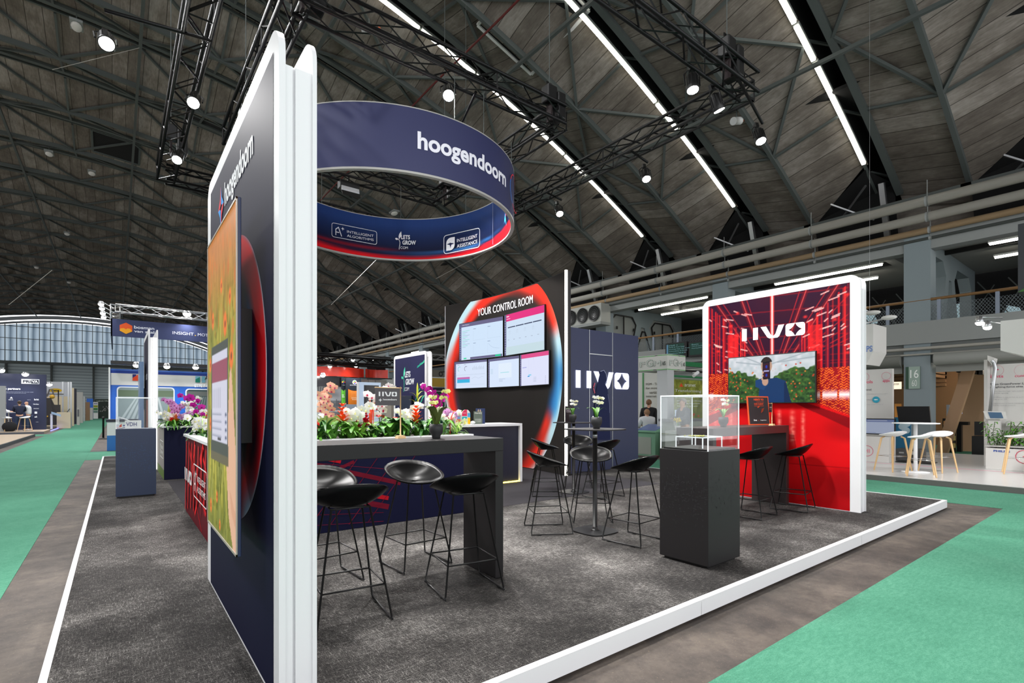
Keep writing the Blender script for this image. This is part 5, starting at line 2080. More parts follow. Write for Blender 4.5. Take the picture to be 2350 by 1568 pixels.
# flags, poster, stands
def table_flag(label, x, y, z, h, w, fh, side, paint, col):
    t = thing('table_flag', label, 'flag', (x, y, z), world=True)
    MB().use(WOOD).hexa([(x - .035, y - .03, z), (x + .035, y - .03, z), (x + .035, y + .03, z), (x - .035, y + .03, z), (x - .027, y - .022, z + .022), (x + .027, y - .022, z + .022), (x + .027, y + .022, z + .022), (x - .027, y + .022, z + .022)]).build('base', None, t)
    MB().use(WOOD).tube([(x, y, z + .02), (x, y, z + h)], .005, 10).build('pole', None, t)
    MB().use(WOOD).tube([(x + .01, y, z + h - .01), (x - w - .004, y, z + h - .01)], .004, 8).build('crossbar', None, t)
    f = MB().use(M('grey flag cloth' if w > .1 else 'dark flag cloth', col, .8)).box(x - w, x - .004, y - .0015, y + .0015, z + h - .01 - fh, z + h - .012).build('flag_cloth', None, t)
    d = Decal((x - w, y - .0015, z + h - .01 - fh), (1, 0, 0), e0=.0006, de=.0002)
    paint(d, w, fh)
    d.build('lettering', PRINT, f)


def flag1(d, w, h):
    c = (236, 236, 238)
    bracket_logo(d, .13 * w, .52 * h, .72 * w, .25 * h, c)
    star4(d, .19 * w, .3 * h, .12 * h, c)
    d.text('hoogendoorn', .3 * w, .25 * h, .84 * w, .4 * h, c, .015)


fx_, fy_ = g(919, 1006.5, 1.097)
table_flag('grey flag with white logos on a wooden stand on the bar table', fx_, fy_, 1.0975, .40, .205, .135, 1, flag1, (86, 82, 86))
fx_, fy_ = 7.10, 3.36


def flag2(d, w, h):
    bracket_logo(d, .2 * w, .5 * h, .6 * w, .12 * h, (220, 200, 204))
    d.text('hoogendoorn', .2 * w, .32 * h, .8 * w, .4 * h, (200, 180, 184), .01)


table_flag('small dark flag on a pale stand on the red wall table', fx_, fy_, 1.0975, .31, .085, .12, 1, flag2, (44, 22, 28))

ax_, ay_ = 6.93, 3.59
bx_, by_ = 7.31, 3.48
t = thing('framed_poster', 'orange framed black poster headed HERE\'S TO leaning on the red wall table', 'poster', ((ax_ + bx_) / 2, (ay_ + by_) / 2, 1.0975), world=True)
A, B = Vector((ax_, ay_, 1.0975)), Vector((bx_, by_, 1.0975))
ex = (B - A).normalized()
w = (B - A).length
back = Vector((-ex.y, ex.x, 0))
if back.y < 0:
    back = -back
up = (Vector((0, 0, 1)) + back * .1).normalized()
h = .405
nrm = ex.cross(up).normalized()
q = [A, B, B - nrm * .012, A - nrm * .012]
MB().use(M('orange poster frame', (240, 92, 44), .4)).hexa(q + [p + up * h for p in q]).build('frame', None, t)
d = Decal(A, ex, up)
d.rect(.016, .016, w - .016, h - .016, (62, 56, 58))
OC = (236, 84, 44)
d.text("HERE'S TO", .3 * w, .85 * h, .76 * w, .92 * h, OC, .04).text('INNOVATION', .42 * w, .79 * h, .76 * w, .81 * h, OC, .01)
d.text('OUR CLIENT', .3 * w, .7 * h, .74 * w, .76 * h, OC, .02).text('COLLABORATION', .3 * w, .65 * h, .74 * w, .675 * h, OC, .01)
d.poly([(.45 * w, .64 * h), (.56 * w, .64 * h), (.45 * w, .59 * h)], OC)
for i in range(7):
    d.stroke([((.6 + .014 * i) * w, (.42 + .01 * i) * h), ((.64 + .018 * i) * w, (.56 + .006 * i) * h)], .004, (190 - 8 * i, 70, 44))
d.text('live', .22 * w, .14 * h, .36 * w, .2 * h, (250, 250, 250), .03).text('x', .42 * w, .15 * h, .45 * w, .17 * h, OC).text('hoogendoorn', .52 * w, .145 * h, .8 * w, .185 * h, (250, 250, 250), .02)
d.build('poster_print', PRINT, t)

t = thing('menu_card', 'black table card with white text on the far bistro table', 'card', (5.5, 5.95, 1.11), world=True)
A = atD(1297, 974, 7.9)
yq = 5.93
xa, xb = atY(1297, 960, yq)[0], atY(1317.5, 960, yq)[0]
box_obj('card', M('black card', (34, 32, 38), .4), xa, xb, yq, yq + .004, 1.1105, 1.1105 + .255, t)
d = Decal((xa, yq, 1.1105), (1, 0, 0))
w = xb - xa
for i, (a, b) in enumerate(((.1, .85), (.1, .9), (.1, .7))):
    d.text(('PLEASE SCAN', 'THE CODE', 'TO START')[i], a * w, .205 - .024 * i, b * w, .22 - .024 * i, (226, 224, 230), .03)
d.build('lettering', PRINT, t)

# on the reception counter
def yx(u, Y):
    return atY(u, 960, Y)[0]


zc = 1.0605
t = thing('brochure_holder', 'grey green brochure lettered HortiQ upright on the white counter', 'brochure', (yx(1101, 7.35), 7.35, zc), world=True)
xa, xb = yx(1088, 7.35), yx(1107, 7.35)
box_obj('brochure', M('grey green cover', (96, 108, 96), .45), xa, xb, 7.35, 7.365, zc, zc + .22, t)
d = Decal((xa, 7.35, zc), (1, 0, 0))
w = xb - xa
d.text('HortiQ', .08 * w, .17, .92 * w, .205, (226, 230, 222), .02)
for i in range(3):
    d.text(('KNOWLEDGE', 'PLATFORM', 'ACADEMY')[i], .12 * w, .075 - .022 * i, .85 * w, .088 - .022 * i, (220, 226, 218), .02)
for s in (.42, .66):
    d.poly([(s * w, .21), (s * w, .245), ((s + .08) * w, .255), ((s + .14) * w, .245), ((s + .14) * w, .21)], (200, 180, 150))
d.build('lettering', PRINT, t)
xa, xb = yx(1094, 7.42), yx(1113, 7.42)
props(box_obj('book', M('dark blue cover', (34, 54, 98), .4), xa, xb, 7.42, 7.45, zc, zc + .27), 'dark blue book standing behind the grey green brochure', 'book')
t = thing('display_board', 'small arched board in pink, teal, blue and yellow on the white counter', 'display', (yx(1070, 7.35), 7.35, zc), world=True)
xa, xb = yx(1060, 7.35), yx(1079, 7.35)
w = xb - xa
pts = rrect(0, 0, w, .25, w * .48, 8, 'cd')
MB().use(WHITE_M).prism([(xa + a, 7.35, zc + b) for a, b in pts], (0, 0, 0), (0, .012, 0)).build('board', None, t)
d = Decal((xa, 7.35, zc), (1, 0, 0))
d.poly([(a, b) for a, b in pts if a <= w * .62 and b > .14] + [(.0, .14), (w * .62, .14), (w * .62, .249)][:2], (220, 60, 96))
d.rect(0, 0, .62 * w, .13, (40, 170, 176)).rect(.68 * w, .0, w, .11, (242, 186, 40)).rect(.68 * w, .12, w, .19, (90, 170, 220))
d.text('Hortivation', .1 * w, .185, .5 * w, .2, (255, 240, 244))
d.stroke([(.3 * w, .03), (.34 * w, .07), (.28 * w, .1), (.2 * w, .1)], .008, (230, 246, 244))
d.build('board_print', PRINT, t)
t = thing('photo_frame', 'small framed picture standing on the counter behind the planter end', 'picture', (yx(1052, 7.4), 7.4, zc), world=True)
xa, xb = yx(1040, 7.4), yx(1059, 7.4)
box_obj('frame', WOOD, xa, xb, 7.4, 7.415, zc, zc + .23, t)
d = Decal((xa, 7.4, zc), (1, 0, 0))
w = xb - xa
d.rect(.012, .012, w - .012, .218, (226, 222, 206)).rect(.3 * w, .03, w - .02, .2, (96, 140, 176)).rect(.3 * w, .03, w - .02, .09, (186, 110, 80)).rect(.3 * w, .16, w - .02, .2, (70, 110, 70))
d.build('picture_print', PRINT, t)
props(MB().use(WHITE_M).blob((yx(1085, 7.32), 7.32, zc + .028), (.05, .03, .028)).build('paper_tissue'), 'small crumpled white tissue on the white counter between board and brochure', 'tissue')

# ================================================================ PEOPLE
def skin(name, pts, edges, mat, parent, sub=2, root=0):
    me = bpy.data.meshes.new(name)
    me.from_pydata([p[:3] for p in pts], edges, [])
    o = bpy.data.objects.new(name, me)
    COL.objects.link(o)
    o.parent = parent
    md = o.modifiers.new('skin', 'SKIN')
    md.use_smooth_shade = True
    ly = me.skin_vertices[0].data
    for i, p in enumerate(pts):
        r = p[3]
        ly[i].radius = r if isinstance(r, tuple) else (r, r)
        ly[i].use_root = i == root
    md2 = o.modifiers.new('sub', 'SUBSURF')
    md2.levels = md2.render_levels = sub
    me.materials.append(mat)
    return o


SKIN = M('skin tone', (206, 158, 132), .55)


def person(label, loc, rz, shirt, trousers, shoes, hair, arms='table', seated=False, bald=False, height=1.0, legs_apart=.1, hairmat=None, cap=None):
    t = thing('person', label, 'person', loc, rz)
    k = height
    hip = .92 * k if not seated else .72
    sh = hip + .50 * k
    hd = sh + .205 * k
    # body: head, neck, trunk, arms with hands, legs
    P, E = [], []

    def v(x, y, z, r):
        P.append((x, y, z, r))
        return len(P) - 1
    lean = .05
    pel = v(0, 0, hip, (.13, .1))
    wai = v(0, .01, hip + .2 * k, (.125, .09))
    che = v(0, .02 + lean, sh - .08, (.15, .1))
    nec = v(0, .03 + lean, sh + .04, .055)
    chn = v(0, .05 + lean, sh + .105, (.06, .07))
    hea = v(0, .05 + lean, hd, (.078, .095))
    top = v(0, .04 + lean, hd + .07, (.05, .06))
    E += [(pel, wai), (wai, che), (che, nec), (nec, chn), (chn, hea), (hea, top)]
    armp, legp = {}, {}
    for s in (-1, 1):
        a = v(s * .19, .02 + lean, sh - .03, .052)
        if arms == 'table':
            e_ = (s * .25, .16, sh - .25)
            w_ = (s * .15, .38, sh - .3)
        elif arms == 'down':
            e_ = (s * .24, .0, sh - .3)
            w_ = (s * .23, .08, sh - .55)
        else:
            e_ = (s * .27, .08, sh - .26)
            w_ = (s * .08, .25, sh - .2 + .06 * s)
        b = v(*e_, .042)
        c = v(*w_, .03)
        h1 = v(w_[0] - s * .02, w_[1] + .07, w_[2] - .01, (.035, .018))
        f1 = v(w_[0] - s * .03, w_[1] + .15, w_[2] - .03, (.024, .013))
        th = v(w_[0] - s * .055, w_[1] + .08, w_[2] + .005, .011)
        E += [(che, a), (a, b), (b, c), (c, h1), (h1, f1), (h1, th)]
        armp[s] = (e_, w_)
        if seated:
            kn, an = (s * .13, .42, hip - .02), (s * .13, .40, .09)
        else:
            kn, an = (s * (.09 + legs_apart * .5), .03, .5 * k), (s * (.09 + legs_apart), -.02, .09)
        l0 = v(s * .095, 0, hip - .08, .085)
        l1 = v(*kn, .058)
        l2 = v(*an, .04)
        l3 = v(an[0], an[1] + .14, .035, (.04, .03))
        E += [(pel, l0), (l0, l1), (l1, l2), (l2, l3)]
        legp[s] = (kn, an)
    skin('body', P, E, SKIN, t)
    # face details
    mb = MB().use(SKIN).blob((0, .155 + lean - .01, hd - .012), (.012, .018, .018), 8, 6)
    for s in (-1, 1):
        mb.blob((s * .08, .045 + lean, hd - .01), (.012, .02, .03), 8, 6)
    mb.build('nose_and_ears', None, t)
    mb = MB().use(BLACK)
    for s in (-1, 1):
        mb.blob((s * .03, .138 + lean, hd + .015), (.009, .006, .006), 6, 4)
    mb.use(M('lips', (170, 96, 88), .5)).blob((0, .132 + lean, hd - .055), (.022, .008, .006), 8, 4)
    mb.build('eyes_and_mouth', None, t)
    # shirt and trousers follow the body
    Q, D = [], []

    def w(x, y, z, r):
        Q.append((x, y, z, r))
        return len(Q) - 1
    a0 = w(0, 0, hip - .03, (.18, .145))
    a1 = w(0, .01, hip + .2 * k, (.18, .135))
    a2 = w(0, .02 + lean, sh - .06, (.215, .145))
    a3 = w(0, .03 + lean, sh + .085, (.1, .09))
    D += [(a0, a1), (a1, a2), (a2, a3)]
    for s in (-1, 1):
        e_, w_ = armp[s]
        b0 = w(s * .2, .02 + lean, sh - .035, .09)
        b1 = w(*e_, .07)
        b2 = w(e_[0] + (w_[0] - e_[0]) * .9, e_[1] + (w_[1] - e_[1]) * .9, e_[2] + (w_[2] - e_[2]) * .9, .054)
        D += [(a2, b0), (b0, b1), (b1, b2)]
    skin('shirt', Q, D, shirt, t)
    Q, D = [], []
    c0 = w(0, 0, hip + .03, (.15, .12))
    for s in (-1, 1):
        kn, an = legp[s]
        c1 = w(s * .095, .01, hip - .1, .105)
        c2 = w(*kn, .08)
        c3 = w(an[0], an[1], .11, .062)
        D += [(c0, c1), (c1, c2), (c2, c3)]
    skin('trousers', Q, D, trousers, t)
    for s in (-1, 1):
        kn, an = legp[s]
        mb = MB().use(shoes).blob((an[0], an[1] + .07, .045), (.048, .14, .05), 10, 8)
        mb.build('shoe', None, t)
    if not bald:
        hm = cap or hairmat or M('dark brown hair', (58, 44, 36), .7)
        mb = MB().use(hm)
        PP = []
        for i in range(8):
            row = []
            for j in range(16):
                al = 2 * PI * j / 16
                th_ = (R(98) - R(40) * math.sin(al)) * i / 7
                row.append((.094 * math.sin(th_) * math.cos(al), .035 + lean + .112 * math.sin(th_) * math.sin(al), hd + .02 + .112 * math.cos(th_)))
            PP.append(row)
        mb.grid(PP, True, True)
        if cap:
            mb.box(-.07, .07, .13 + lean, .22 + lean, hd + .055, hd + .065)
        mb.build('hair' if not cap else 'cap', None, t)
    return t


WSHIRT = M('white shirt cloth', (226, 228, 232), .8)
NAVYCL = M('dark navy cloth', (26, 32, 56), .85)
JEANS = M('blue denim', (44, 62, 92), .85)
DARKCL = M('black cloth', (24, 24, 28), .9)
GREYCL = M('grey cloth', (96, 98, 104), .85)
BEIGECL = M('beige cloth', (176, 164, 146), .85)
WSHOE = M('white shoe', (220, 220, 218), .6)


def face_dir(rz_from, to):
    return math.atan2(-(to[0] - rz_from[0]), to[1] - rz_from[1])


# ================================================================ OTHER STANDS
def bt(name, label, cat, loc):
    return thing(name, label, cat, (loc[0], loc[1], FZ), world=True)


def pY(name, mat, u0, v0, u1, v1, Y, th, parent, zmin=None):
    x0, z1 = atY(u0, v0, Y)
    x1, z0 = atY(u1, v1, Y)
    if zmin is not None:
        z0 = zmin
    return box_obj(name, mat, x0, x1, Y, Y + th, z0, z1, parent)


def pX(name, mat, u0, v0, u1, v1, X, th, parent, zmin=None):
    um, (y0, z1) = (u0 + u1) / 2, atX(u0, v0, X)
    y1, z0 = atX(u1, v1, X)
    if zmin is not None:
        z0 = zmin
    return box_obj(name, mat, X, X + th, y1, y0, z0, z1, parent)


def dY(u0, v0, u1, v1, Y, **k):
    """decal on a panel facing the viewer at Y; returns decal, width, height"""
    x0, z1 = atY(u0, v0, Y)
    x1, z0 = atY(u1, v1, Y)
    return Decal((x0, Y, z0), (1, 0, 0), e0=.01, de=.003, **k), x1 - x0, z1 - z0


def dX(u0, v0, u1, v1, X, **k):
    y0, z1 = atX(u0, v0, X)
    y1, z0 = atX(u1, v1, X)
    return Decal((X, y0, z0), (0, -1, 0), e0=.006, de=.002, **k), y0 - y1, z1 - z0


def lamp_head(label, p, r=.09, mat=LAMPFAR, arm=None, group=None, watt=55):
    t = thing('flood_lamp', label, 'light', tuple(p), world=True, group=group)
    p = Vector(p)
    MB().use(ALU).lathe([(r * .6, .12), (r * 1.05, .02), (r * 1.05, 0), (r * .9, 0)], 14, tuple(p)).build('housing', None, t)
    MB().use(mat).blob((p.x, p.y, p.z - .1 * r), (r * .93, r * .93, r * .75), 14, 8).build('lens', None, t)
    if arm is not None:
        MB().use(ALU).tube([p + Vector((0, 0, .1)), Vector(arm)], .018, 6).build('arm', None, t)
    ld = bpy.data.lights.new('lamp_glow', 'SPOT')
    ld.energy, ld.spot_size, ld.spot_blend, ld.shadow_soft_size = watt * LK, R(150), .8, r
    lo = bpy.data.objects.new('lamp_glow', ld)
    COL.objects.link(lo)
    lo.location = p - Vector((0, .02, r))
    lo.rotation_euler = (R(-12), 0, 0)
    return t


# ---- blue stand beyond the plinth
t = bt('display_wall', 'blue stand wall with white band and greenhouse photos', 'display wall', (4, 24))
Y = 24.0
BLUE = M('strong blue board', (20, 92, 190), .45)
pY('board', BLUE, 250, 846, 520, 1035, Y, .1, t, FZ)
pY('white_post', WHITE, 249, 843, 253, 1040, Y - .1, .1, t, FZ)
x0, z1 = atY(254, 856, Y)
x1, _ = atY(520, 856, Y)
box_obj('valance', BLACK, x0, x1, Y - .6, Y, 2.95, 3.06, t)
d, w, h = dY(254, 850, 520, 1030, Y)
d.rect(0, h - .54, w, h - .1, (214, 214, 214)).rect(0, h - .1, w, h, (50, 70, 150))


def photo(d, x, y, w, h, seed, dark=0):
    d.rrect(x - .04, y - .04, x + w + .04, y + h + .04, .12, (210, 218, 226))
    d.rrect(x, y, x + w, y + h, .1, (118 - dark, 132 - dark, 134 - dark))
    d.rect(x, y + h * .82, x + w, y + h * .95, (90, 104, 86) if not dark else (88, 92, 90))
    for i in range(9):
        d.poly([(x + w * (.3 + .05 * i), y + h * .8), (x + w * (.33 + .05 * i), y + h * .8), (x + w * (.1 * i + .06), y + h * .3), (x + w * (.1 * i), y + h * .3)], (160 - dark, 170 - dark, 172 - dark), False)
    d.e += d.de
    d.rect(x, y, x + w, y + h * .28, (112, 116, 92))


P_ = lambda u, v: (atY(u, v, Y)[0] - x0, atY(u, v, Y)[1] - (atY(520, 1030, Y)[1]))
a, b = P_(271, 1003), P_(398, 892)
photo(d, a[0], a[1], b[0] - a[0], b[1] - a[1], 1)
a, b = P_(428, 975), P_(510, 896)
photo(d, a[0], a[1], b[0] - a[0], b[1] - a[1], 2, 60)
a, b = P_(442, 934), P_(461, 928)
d.text('F-CLEAN', a[0], a[1], b[0], b[1], (60, 200, 220), .02, .2)
a, b = P_(304, 874), P_(323, 860)
d.rect(a[0], a[1], a[0] + .5 * (b[0] - a[0]) * .9, b[1], (52, 56, 120)).poly([(a[0], a[1]), (a[0] + .17, a[1]), (a[0] + .17, b[1]), (a[0], a[1] + .1)], (222, 78, 50)).rect(a[0] + .23, a[1], a[0] + .36, b[1], (66, 64, 150))
a, b = P_(448, 878), P_(465, 864)
d.rect(a[0], a[1], a[0] + .16, b[1], (120, 176, 200)).poly([(a[0], a[1]), (a[0] + .16, a[1]), (a[0] + .16, b[1] - .03), (a[0], a[1] + .12)], (40, 128, 110)).rect(a[0] + .22, a[1], a[0] + .34, b[1], (120, 176, 200))
a, b = P_(469, 872), P_(500, 864)
d.text('AGC', a[0], a[1], b[0], b[1], (60, 60, 66), .01)
a, b = P_(446, 889), P_(500, 883)
d.text('ETFE F-CLEAN', a[0], a[1], b[0], b[1], (240, 244, 250), .03)
a, b = P_(321, 885), P_(326, 880)
d.text('S', a[0], a[1], b[0], b[1], (240, 244, 250), .03)
d.build('wall_print', PRINT, t)
for u, v in ((313, 838), (383, 841), (449, 843)):
    p = Vector((*[atY(u, v, Y - .8)[0]], Y - .8, atY(u, v, Y - .8)[1]))
    lamp_head('lit flood lamp over the blue stand, %s along its top' % {313: 'first', 383: 'second', 449: 'third'}[u], p, .11, LAMPFAR, (p.x, Y, p.z + .15), 'flood lamps over the blue stand')
t = bt('counter', 'blue and white counter with red and navy logo behind the blue plinth', 'counter', (.9, 22.5))
Y = 22.2
x0, z1 = atY(245.5, 963, Y)
box_obj('body', M('blue counter board', (26, 108, 186), .45), x0, 2.2, Y, Y + .6, FZ, z1 - .09, t)
box_obj('top', NAVY, x0 - .03, 2.23, Y - .03, Y + .63, z1 - .09, z1, t)
d = Decal((x0, Y, FZ), (1, 0, 0), e0=.004, de=.002)
h = z1 - .09 - FZ
d.rect(0, h - .46, 2, h, (226, 226, 228)).rect(.24, h - .4, .33, h - .08, (52, 56, 120)).poly([(.24, h - .4), (.4, h - .4), (.4, h - .06), (.24, h - .22)], (220, 70, 46)).rect(.44, h - .34, .52, h - .1, (60, 60, 140))
d.rrect(.25, .16, .6, .75, .1, (220, 226, 232)).rect(.29, .22, .5, .34, (90, 100, 104)).rect(.29, .38, .5, .5, (90, 100, 104)).rect(.29, .54, .5, .66, (90, 100, 104))
d.text('www', .26, .05, .5, .1, (230, 240, 250), .02)
d.build('counter_print', PRINT, t)
p = g(237, 1008, FZ)
t = bt('barrier_post', 'black barrier post standing on the green aisle beside the blue counter', 'post', p)
MB().use(BLACK).lathe([(.19, FZ), (.19, FZ + .02), (.06, FZ + .06), (.035, FZ + .07)], 20, (p[0], p[1], 0)).build('foot', None, t)
MB().use(BLACK).lathe([(.04, FZ + .06), (.04, .83), (.05, .83), (.05, .93), (.03, .94)], 14, (p[0], p[1], 0)).build('post', None, t)

# ---- hanging sign of the stand further on
Y = 26.0
t = bt('hanging_sign', 'navy hanging sign with orange hexagon and white lettering', 'sign', (2, Y))
x0, z1 = atY(254, 731, Y)
z0 = atY(254, 771, Y)[1]
mb = MB().use(M('navy sign cloth', (46, 56, 98), .6)).box(x0, x0 + 6, Y, Y + .05, z0, z1)
mb.box(x0, x0 + .05, Y, Y + 6, z0, z1)
mb.build('cloth', None, t)
x1 = atY(473, 731, Y)[0]
d = Decal((x0, Y, z0), (1, 0, 0), e0=.006, de=.003)
sc = (x1 - x0) / 219.0
hx, hy, rr = 32.5 * sc, .5 * (z1 - z0), .33 * (z1 - z0)
hexp = [(hx + rr * 1.02 * math.sin(i * PI / 3), hy + rr * math.cos(i * PI / 3)) for i in range(6)]
d.poly(hexp, (232, 96, 52)).poly([(hx - rr * .88, hy - rr * .5), (hx, hy - rr), (hx + rr * .88, hy - rr * .5), (hx + rr * .6, hy - rr * .05), (hx + rr * .2, hy), (hx, hy - rr * .2), (hx - rr * .3, hy), (hx - rr * .8, hy - rr * .1)], (240, 168, 50))
H_ = z1 - z0
d.text('bosman', 50 * sc, .52 * H_, 95 * sc, .7 * H_, (226, 230, 240), .02).text('van zaal', 50 * sc, .3 * H_, 95 * sc, .45 * H_, (226, 230, 240), .02)
d.text('INSIGHT', 137 * sc, .36 * H_, 188 * sc, .54 * H_, (220, 224, 236), .0).disc(192 * sc, .38 * H_, .03 * H_, (240, 190, 60), 10).text('MOTION', 198 * sc, .36 * H_, 246 * sc, .54 * H_, (220, 224, 236), .0)
d.build('lettering', PRINT, t)


def truss_span(parent, a, b, size=.32, r=.029, mat=TRUSSBLACK, pitch=.5):
    a, b = Vector(a), Vector(b)
    L = (b - a).length
    dv = (b - a) / L
    side = dv.cross(Vector((0, 0, 1))).normalized() * size / 2
    up = Vector((0, 0, size / 2))
    cs_ = [side + up, -side + up, -side - up, side - up]
    mb = MB().use(mat)
    for c in cs_:
        mb.tube([a + c, b + c], r, 6)
    sp = mb.build('truss_span', None, parent)
    mb = MB().use(mat)
    n = max(2, int(L / pitch))
    for f in range(4):
        c0, c1 = cs_[f], cs_[(f + 1) % 4]
        for i in range(n):
            p, q = a + dv * L * i / n, a + dv * L * (i + 1) / n
            if i % 2:
                mb.tube([p + c0, q + c1], r * .46, 4, cap=False)
            else:
                mb.tube([p + c1, q + c0], r * .46, 4, cap=False)
            if i % 6 == 0:
                mb.tube([p + c0, p + c1], r * .5, 4, cap=False)
    mb.build('lacing', None, sp)


t = bt('lighting_truss', 'bare aluminium truss above the navy hexagon sign', 'truss', (4, 26))
za = atY(258, 707, 26)[1]
truss_span(t, (x0 + .15, 26.05, za), (x0 + 6, 26.05, za), .3, .028, ALU)
truss_span(t, (x0 + .15, 26.05, za), (x0 + .15, 32, za), .3, .028, ALU)
for i, (u, v) in enumerate(((232, 698), (234, 708), (236, 719), (238, 728))):
    p = atY(u, v, 26 + 1.2 * i)
    lamp_head('lit flood lamp on a boom off the aluminium truss end, %s from the top' % ('first', 'second', 'third', 'lowest')[i], (p[0], 26 + 1.2 * i, p[1]), .1, LAMPFAR, (x0 + .1, 26 + 1.2 * i, za), 'boom lamps of the aluminium truss')
p = atY(429, 720, 25.8)
lamp_head('bright flood lamp under the aluminium truss over the sign word', (p[0], 25.8, p[1]), .16, LAMPFAR, (p[0], 26, za - .1))

# ---- dark blue partner wall stand, far on the other side of the aisle
Y = 42.5
t = bt('display_wall', 'dark blue partner wall lettered PRIVA beyond the green aisle', 'display wall', (-6, Y))
xr, z1 = atY(106, 860, Y)
box_obj('board', M('midnight blue board', (26, 34, 66), .5), -11, xr, Y, Y + .3, FZ, z1, t)
x0 = atY(0, 900, Y)[0]
d = Decal((x0, Y, FZ), (1, 0, 0), e0=.01, de=.004)
sx = (atY(100, 900, Y)[0] - x0) / 100
zz = lambda v: atY(50, v, Y)[1] - FZ
W2 = (226, 230, 238)
d.rect(48 * sx, zz(881), 90 * sx, zz(870), W2).rect(71 * sx, zz(880), 88.5 * sx, zz(871.3), (44, 46, 60))
d.text('PRI', 52 * sx, zz(878.5), 69.5 * sx, zz(872.5), (44, 46, 60), .03).text('VA', 72 * sx, zz(878.5), 87 * sx, zz(872.5), W2, .05)
d.text('n partners', 11 * sx, zz(896.5), 46 * sx, zz(891), W2, .03)
d.text('integrate future technology that suits your needs', 11 * sx, zz(901.5), 76 * sx, zz(899), (150, 156, 176)).text('and predict your greenhouse outcomes', 11 * sx, zz(904), 59 * sx, zz(902), (150, 156, 176))
d.poly([(22 * sx, zz(915)), (29 * sx, zz(915)), (25.5 * sx, zz(911))], W2)
d.text('ABB NL', 19 * sx, zz(919), 30 * sx, zz(917), W2, .01).text('Blue Radix', 78 * sx, zz(919), 89 * sx, zz(915), W2, .02).text('Hortilux', 76 * sx, zz(929), 89 * sx, zz(926.5), W2, .02)
d.text('IMAGRO', 77 * sx, zz(939), 89 * sx, zz(937), W2).rect(79 * sx, zz(950), 85 * sx, zz(945), W2).text('a2', 79 * sx, zz(959), 85 * sx, zz(955), W2, .05).text('nedap', 82 * sx, zz(970), 88 * sx, zz(968.4), W2)
d.text('source', 62 * sx, zz(919), 70 * sx, zz(917), (150, 156, 176))
d.build('wall_print', PRINT, t)
t = bt('stand_floor', 'low pale stand floor under the standing people', 'platform', (-6, 40))
fx0 = g(89, 995, FZ)
box_obj('deck', M('pale stone floor', (178, 160, 142), .7), -14, -3.25, 39.2, Y + .3, FZ, .03, t)
box_obj('edge', GREYCL, -14, -3.24, 39.17, 39.2, FZ, .0, t)
t = bt('stand_floor', 'low beige stand floor with grey edge cut by the picture side', 'platform', (-5, 28))
box_obj('deck', M('beige carpet tile', (172, 154, 134), .8), -14, -3.3, 14, 35.5, FZ, .03, t)
box_obj('edge', M('grey edge board', (76, 78, 84), .6), -14, -3.28, 35.5, 35.53, FZ, .02, t)
box_obj('edge', M('grey edge board'), -3.3, -3.27, 14, 35.5, FZ, .02, t)
p = atY(58, 858.5, 41.8)
lamp_head('bright lamp over the dark blue partner wall lettering', (p[0], 41.8, p[1]), .17, LAMPFAR, (p[0], 42.5, p[1] + .1))
p = atY(3, 850, 41.8)
lamp_head('bright lamp at the picture side over the partner wall', (p[0], 41.8, p[1]), .17, LAMPFAR, (p[0], 42.5, p[1] + .1))
p = atY(113, 882, 44)
lamp_head('bright lamp hung at the corner of the partner wall', (p[0], 44, p[1]), .16, LAMPFAR, (p[0] - .6, 44, p[1] + .1))
box_obj('grey_kiosk', M('grey kiosk board', (150, 152, 154), .6), -7.2, atY(12, 900, 40)[0], 40, 40.3, .03, atY(12, 886, 40)[1])
props(bpy.data.objects['grey_kiosk'], 'plain grey kiosk panel at the picture side before the partner wall', 'panel')


def gy(u, Y):
    return atY(u, 985, Y)[0]


def wood_stool(label, loc, rz, group, low=False, s=1.0):
    t = thing('bar_stool', label, 'stool', loc, rz, group)
    P = []
    n, m = 24, 6
    for j in range(1, m + 1):
        rho = j / m
        row = []
        for i in range(n):
            a = 2 * PI * i / n
            c, s_ = math.cos(a), math.sin(a)
            q = (abs(c) ** 2.4 + abs(s_) ** 2.4) ** (-1 / 2.4)
            back, front = max(0, -s_), max(0, s_)
            row.append((.245 * rho * q * c, .21 * rho * q * s_, .735 + (.05 + .07 * back - .03 * front) * rho ** 2.5))
        P.append(row)
    mb = MB().use(WHITE).grid(P, True, True)
    mb.f.append(list(range(n)))
    mb.m.append(0)
    mb.sm.append(True)
    mb.build('seat', None, t, 0, .012)
    for sx in (-1, 1):
        for sy in (-1, 1):
            MB().use(WOOD).tube([(sx * .1, sy * .09, .735), (sx * .15, sy * .13, .70), (sx * .235, sy * .225, .0)], [.016, .02, .014], 8).build('leg', None, t)
    pts = [(sx * .19, sy * .175, .32) for sx, sy in ((1, 1), (-1, 1), (-1, -1), (1, -1))]
    MB().use(CHROME).tube(pts, .005, 6, True).build('footrest', None, t)
    return t


def round_table(label, x, y, z0, z, r, top=WHITE, col=WHITE):
    t = thing('standing_table', label, 'table', (x, y, z0), world=True)
    MB().use(top).lathe([(r, z - .02), (r, z)], 32, (x, y, 0)).build('tabletop', None, t)
    MB().use(col).lathe([(.035, z0 + .01), (.035, z - .02)], 14, (x, y, 0)).build('column', None, t)
    MB().use(col).lathe([(.24, z0), (.24, z0 + .012), (.035, z0 + .02)], 24, (x, y, 0)).build('foot', None, t)
    return t


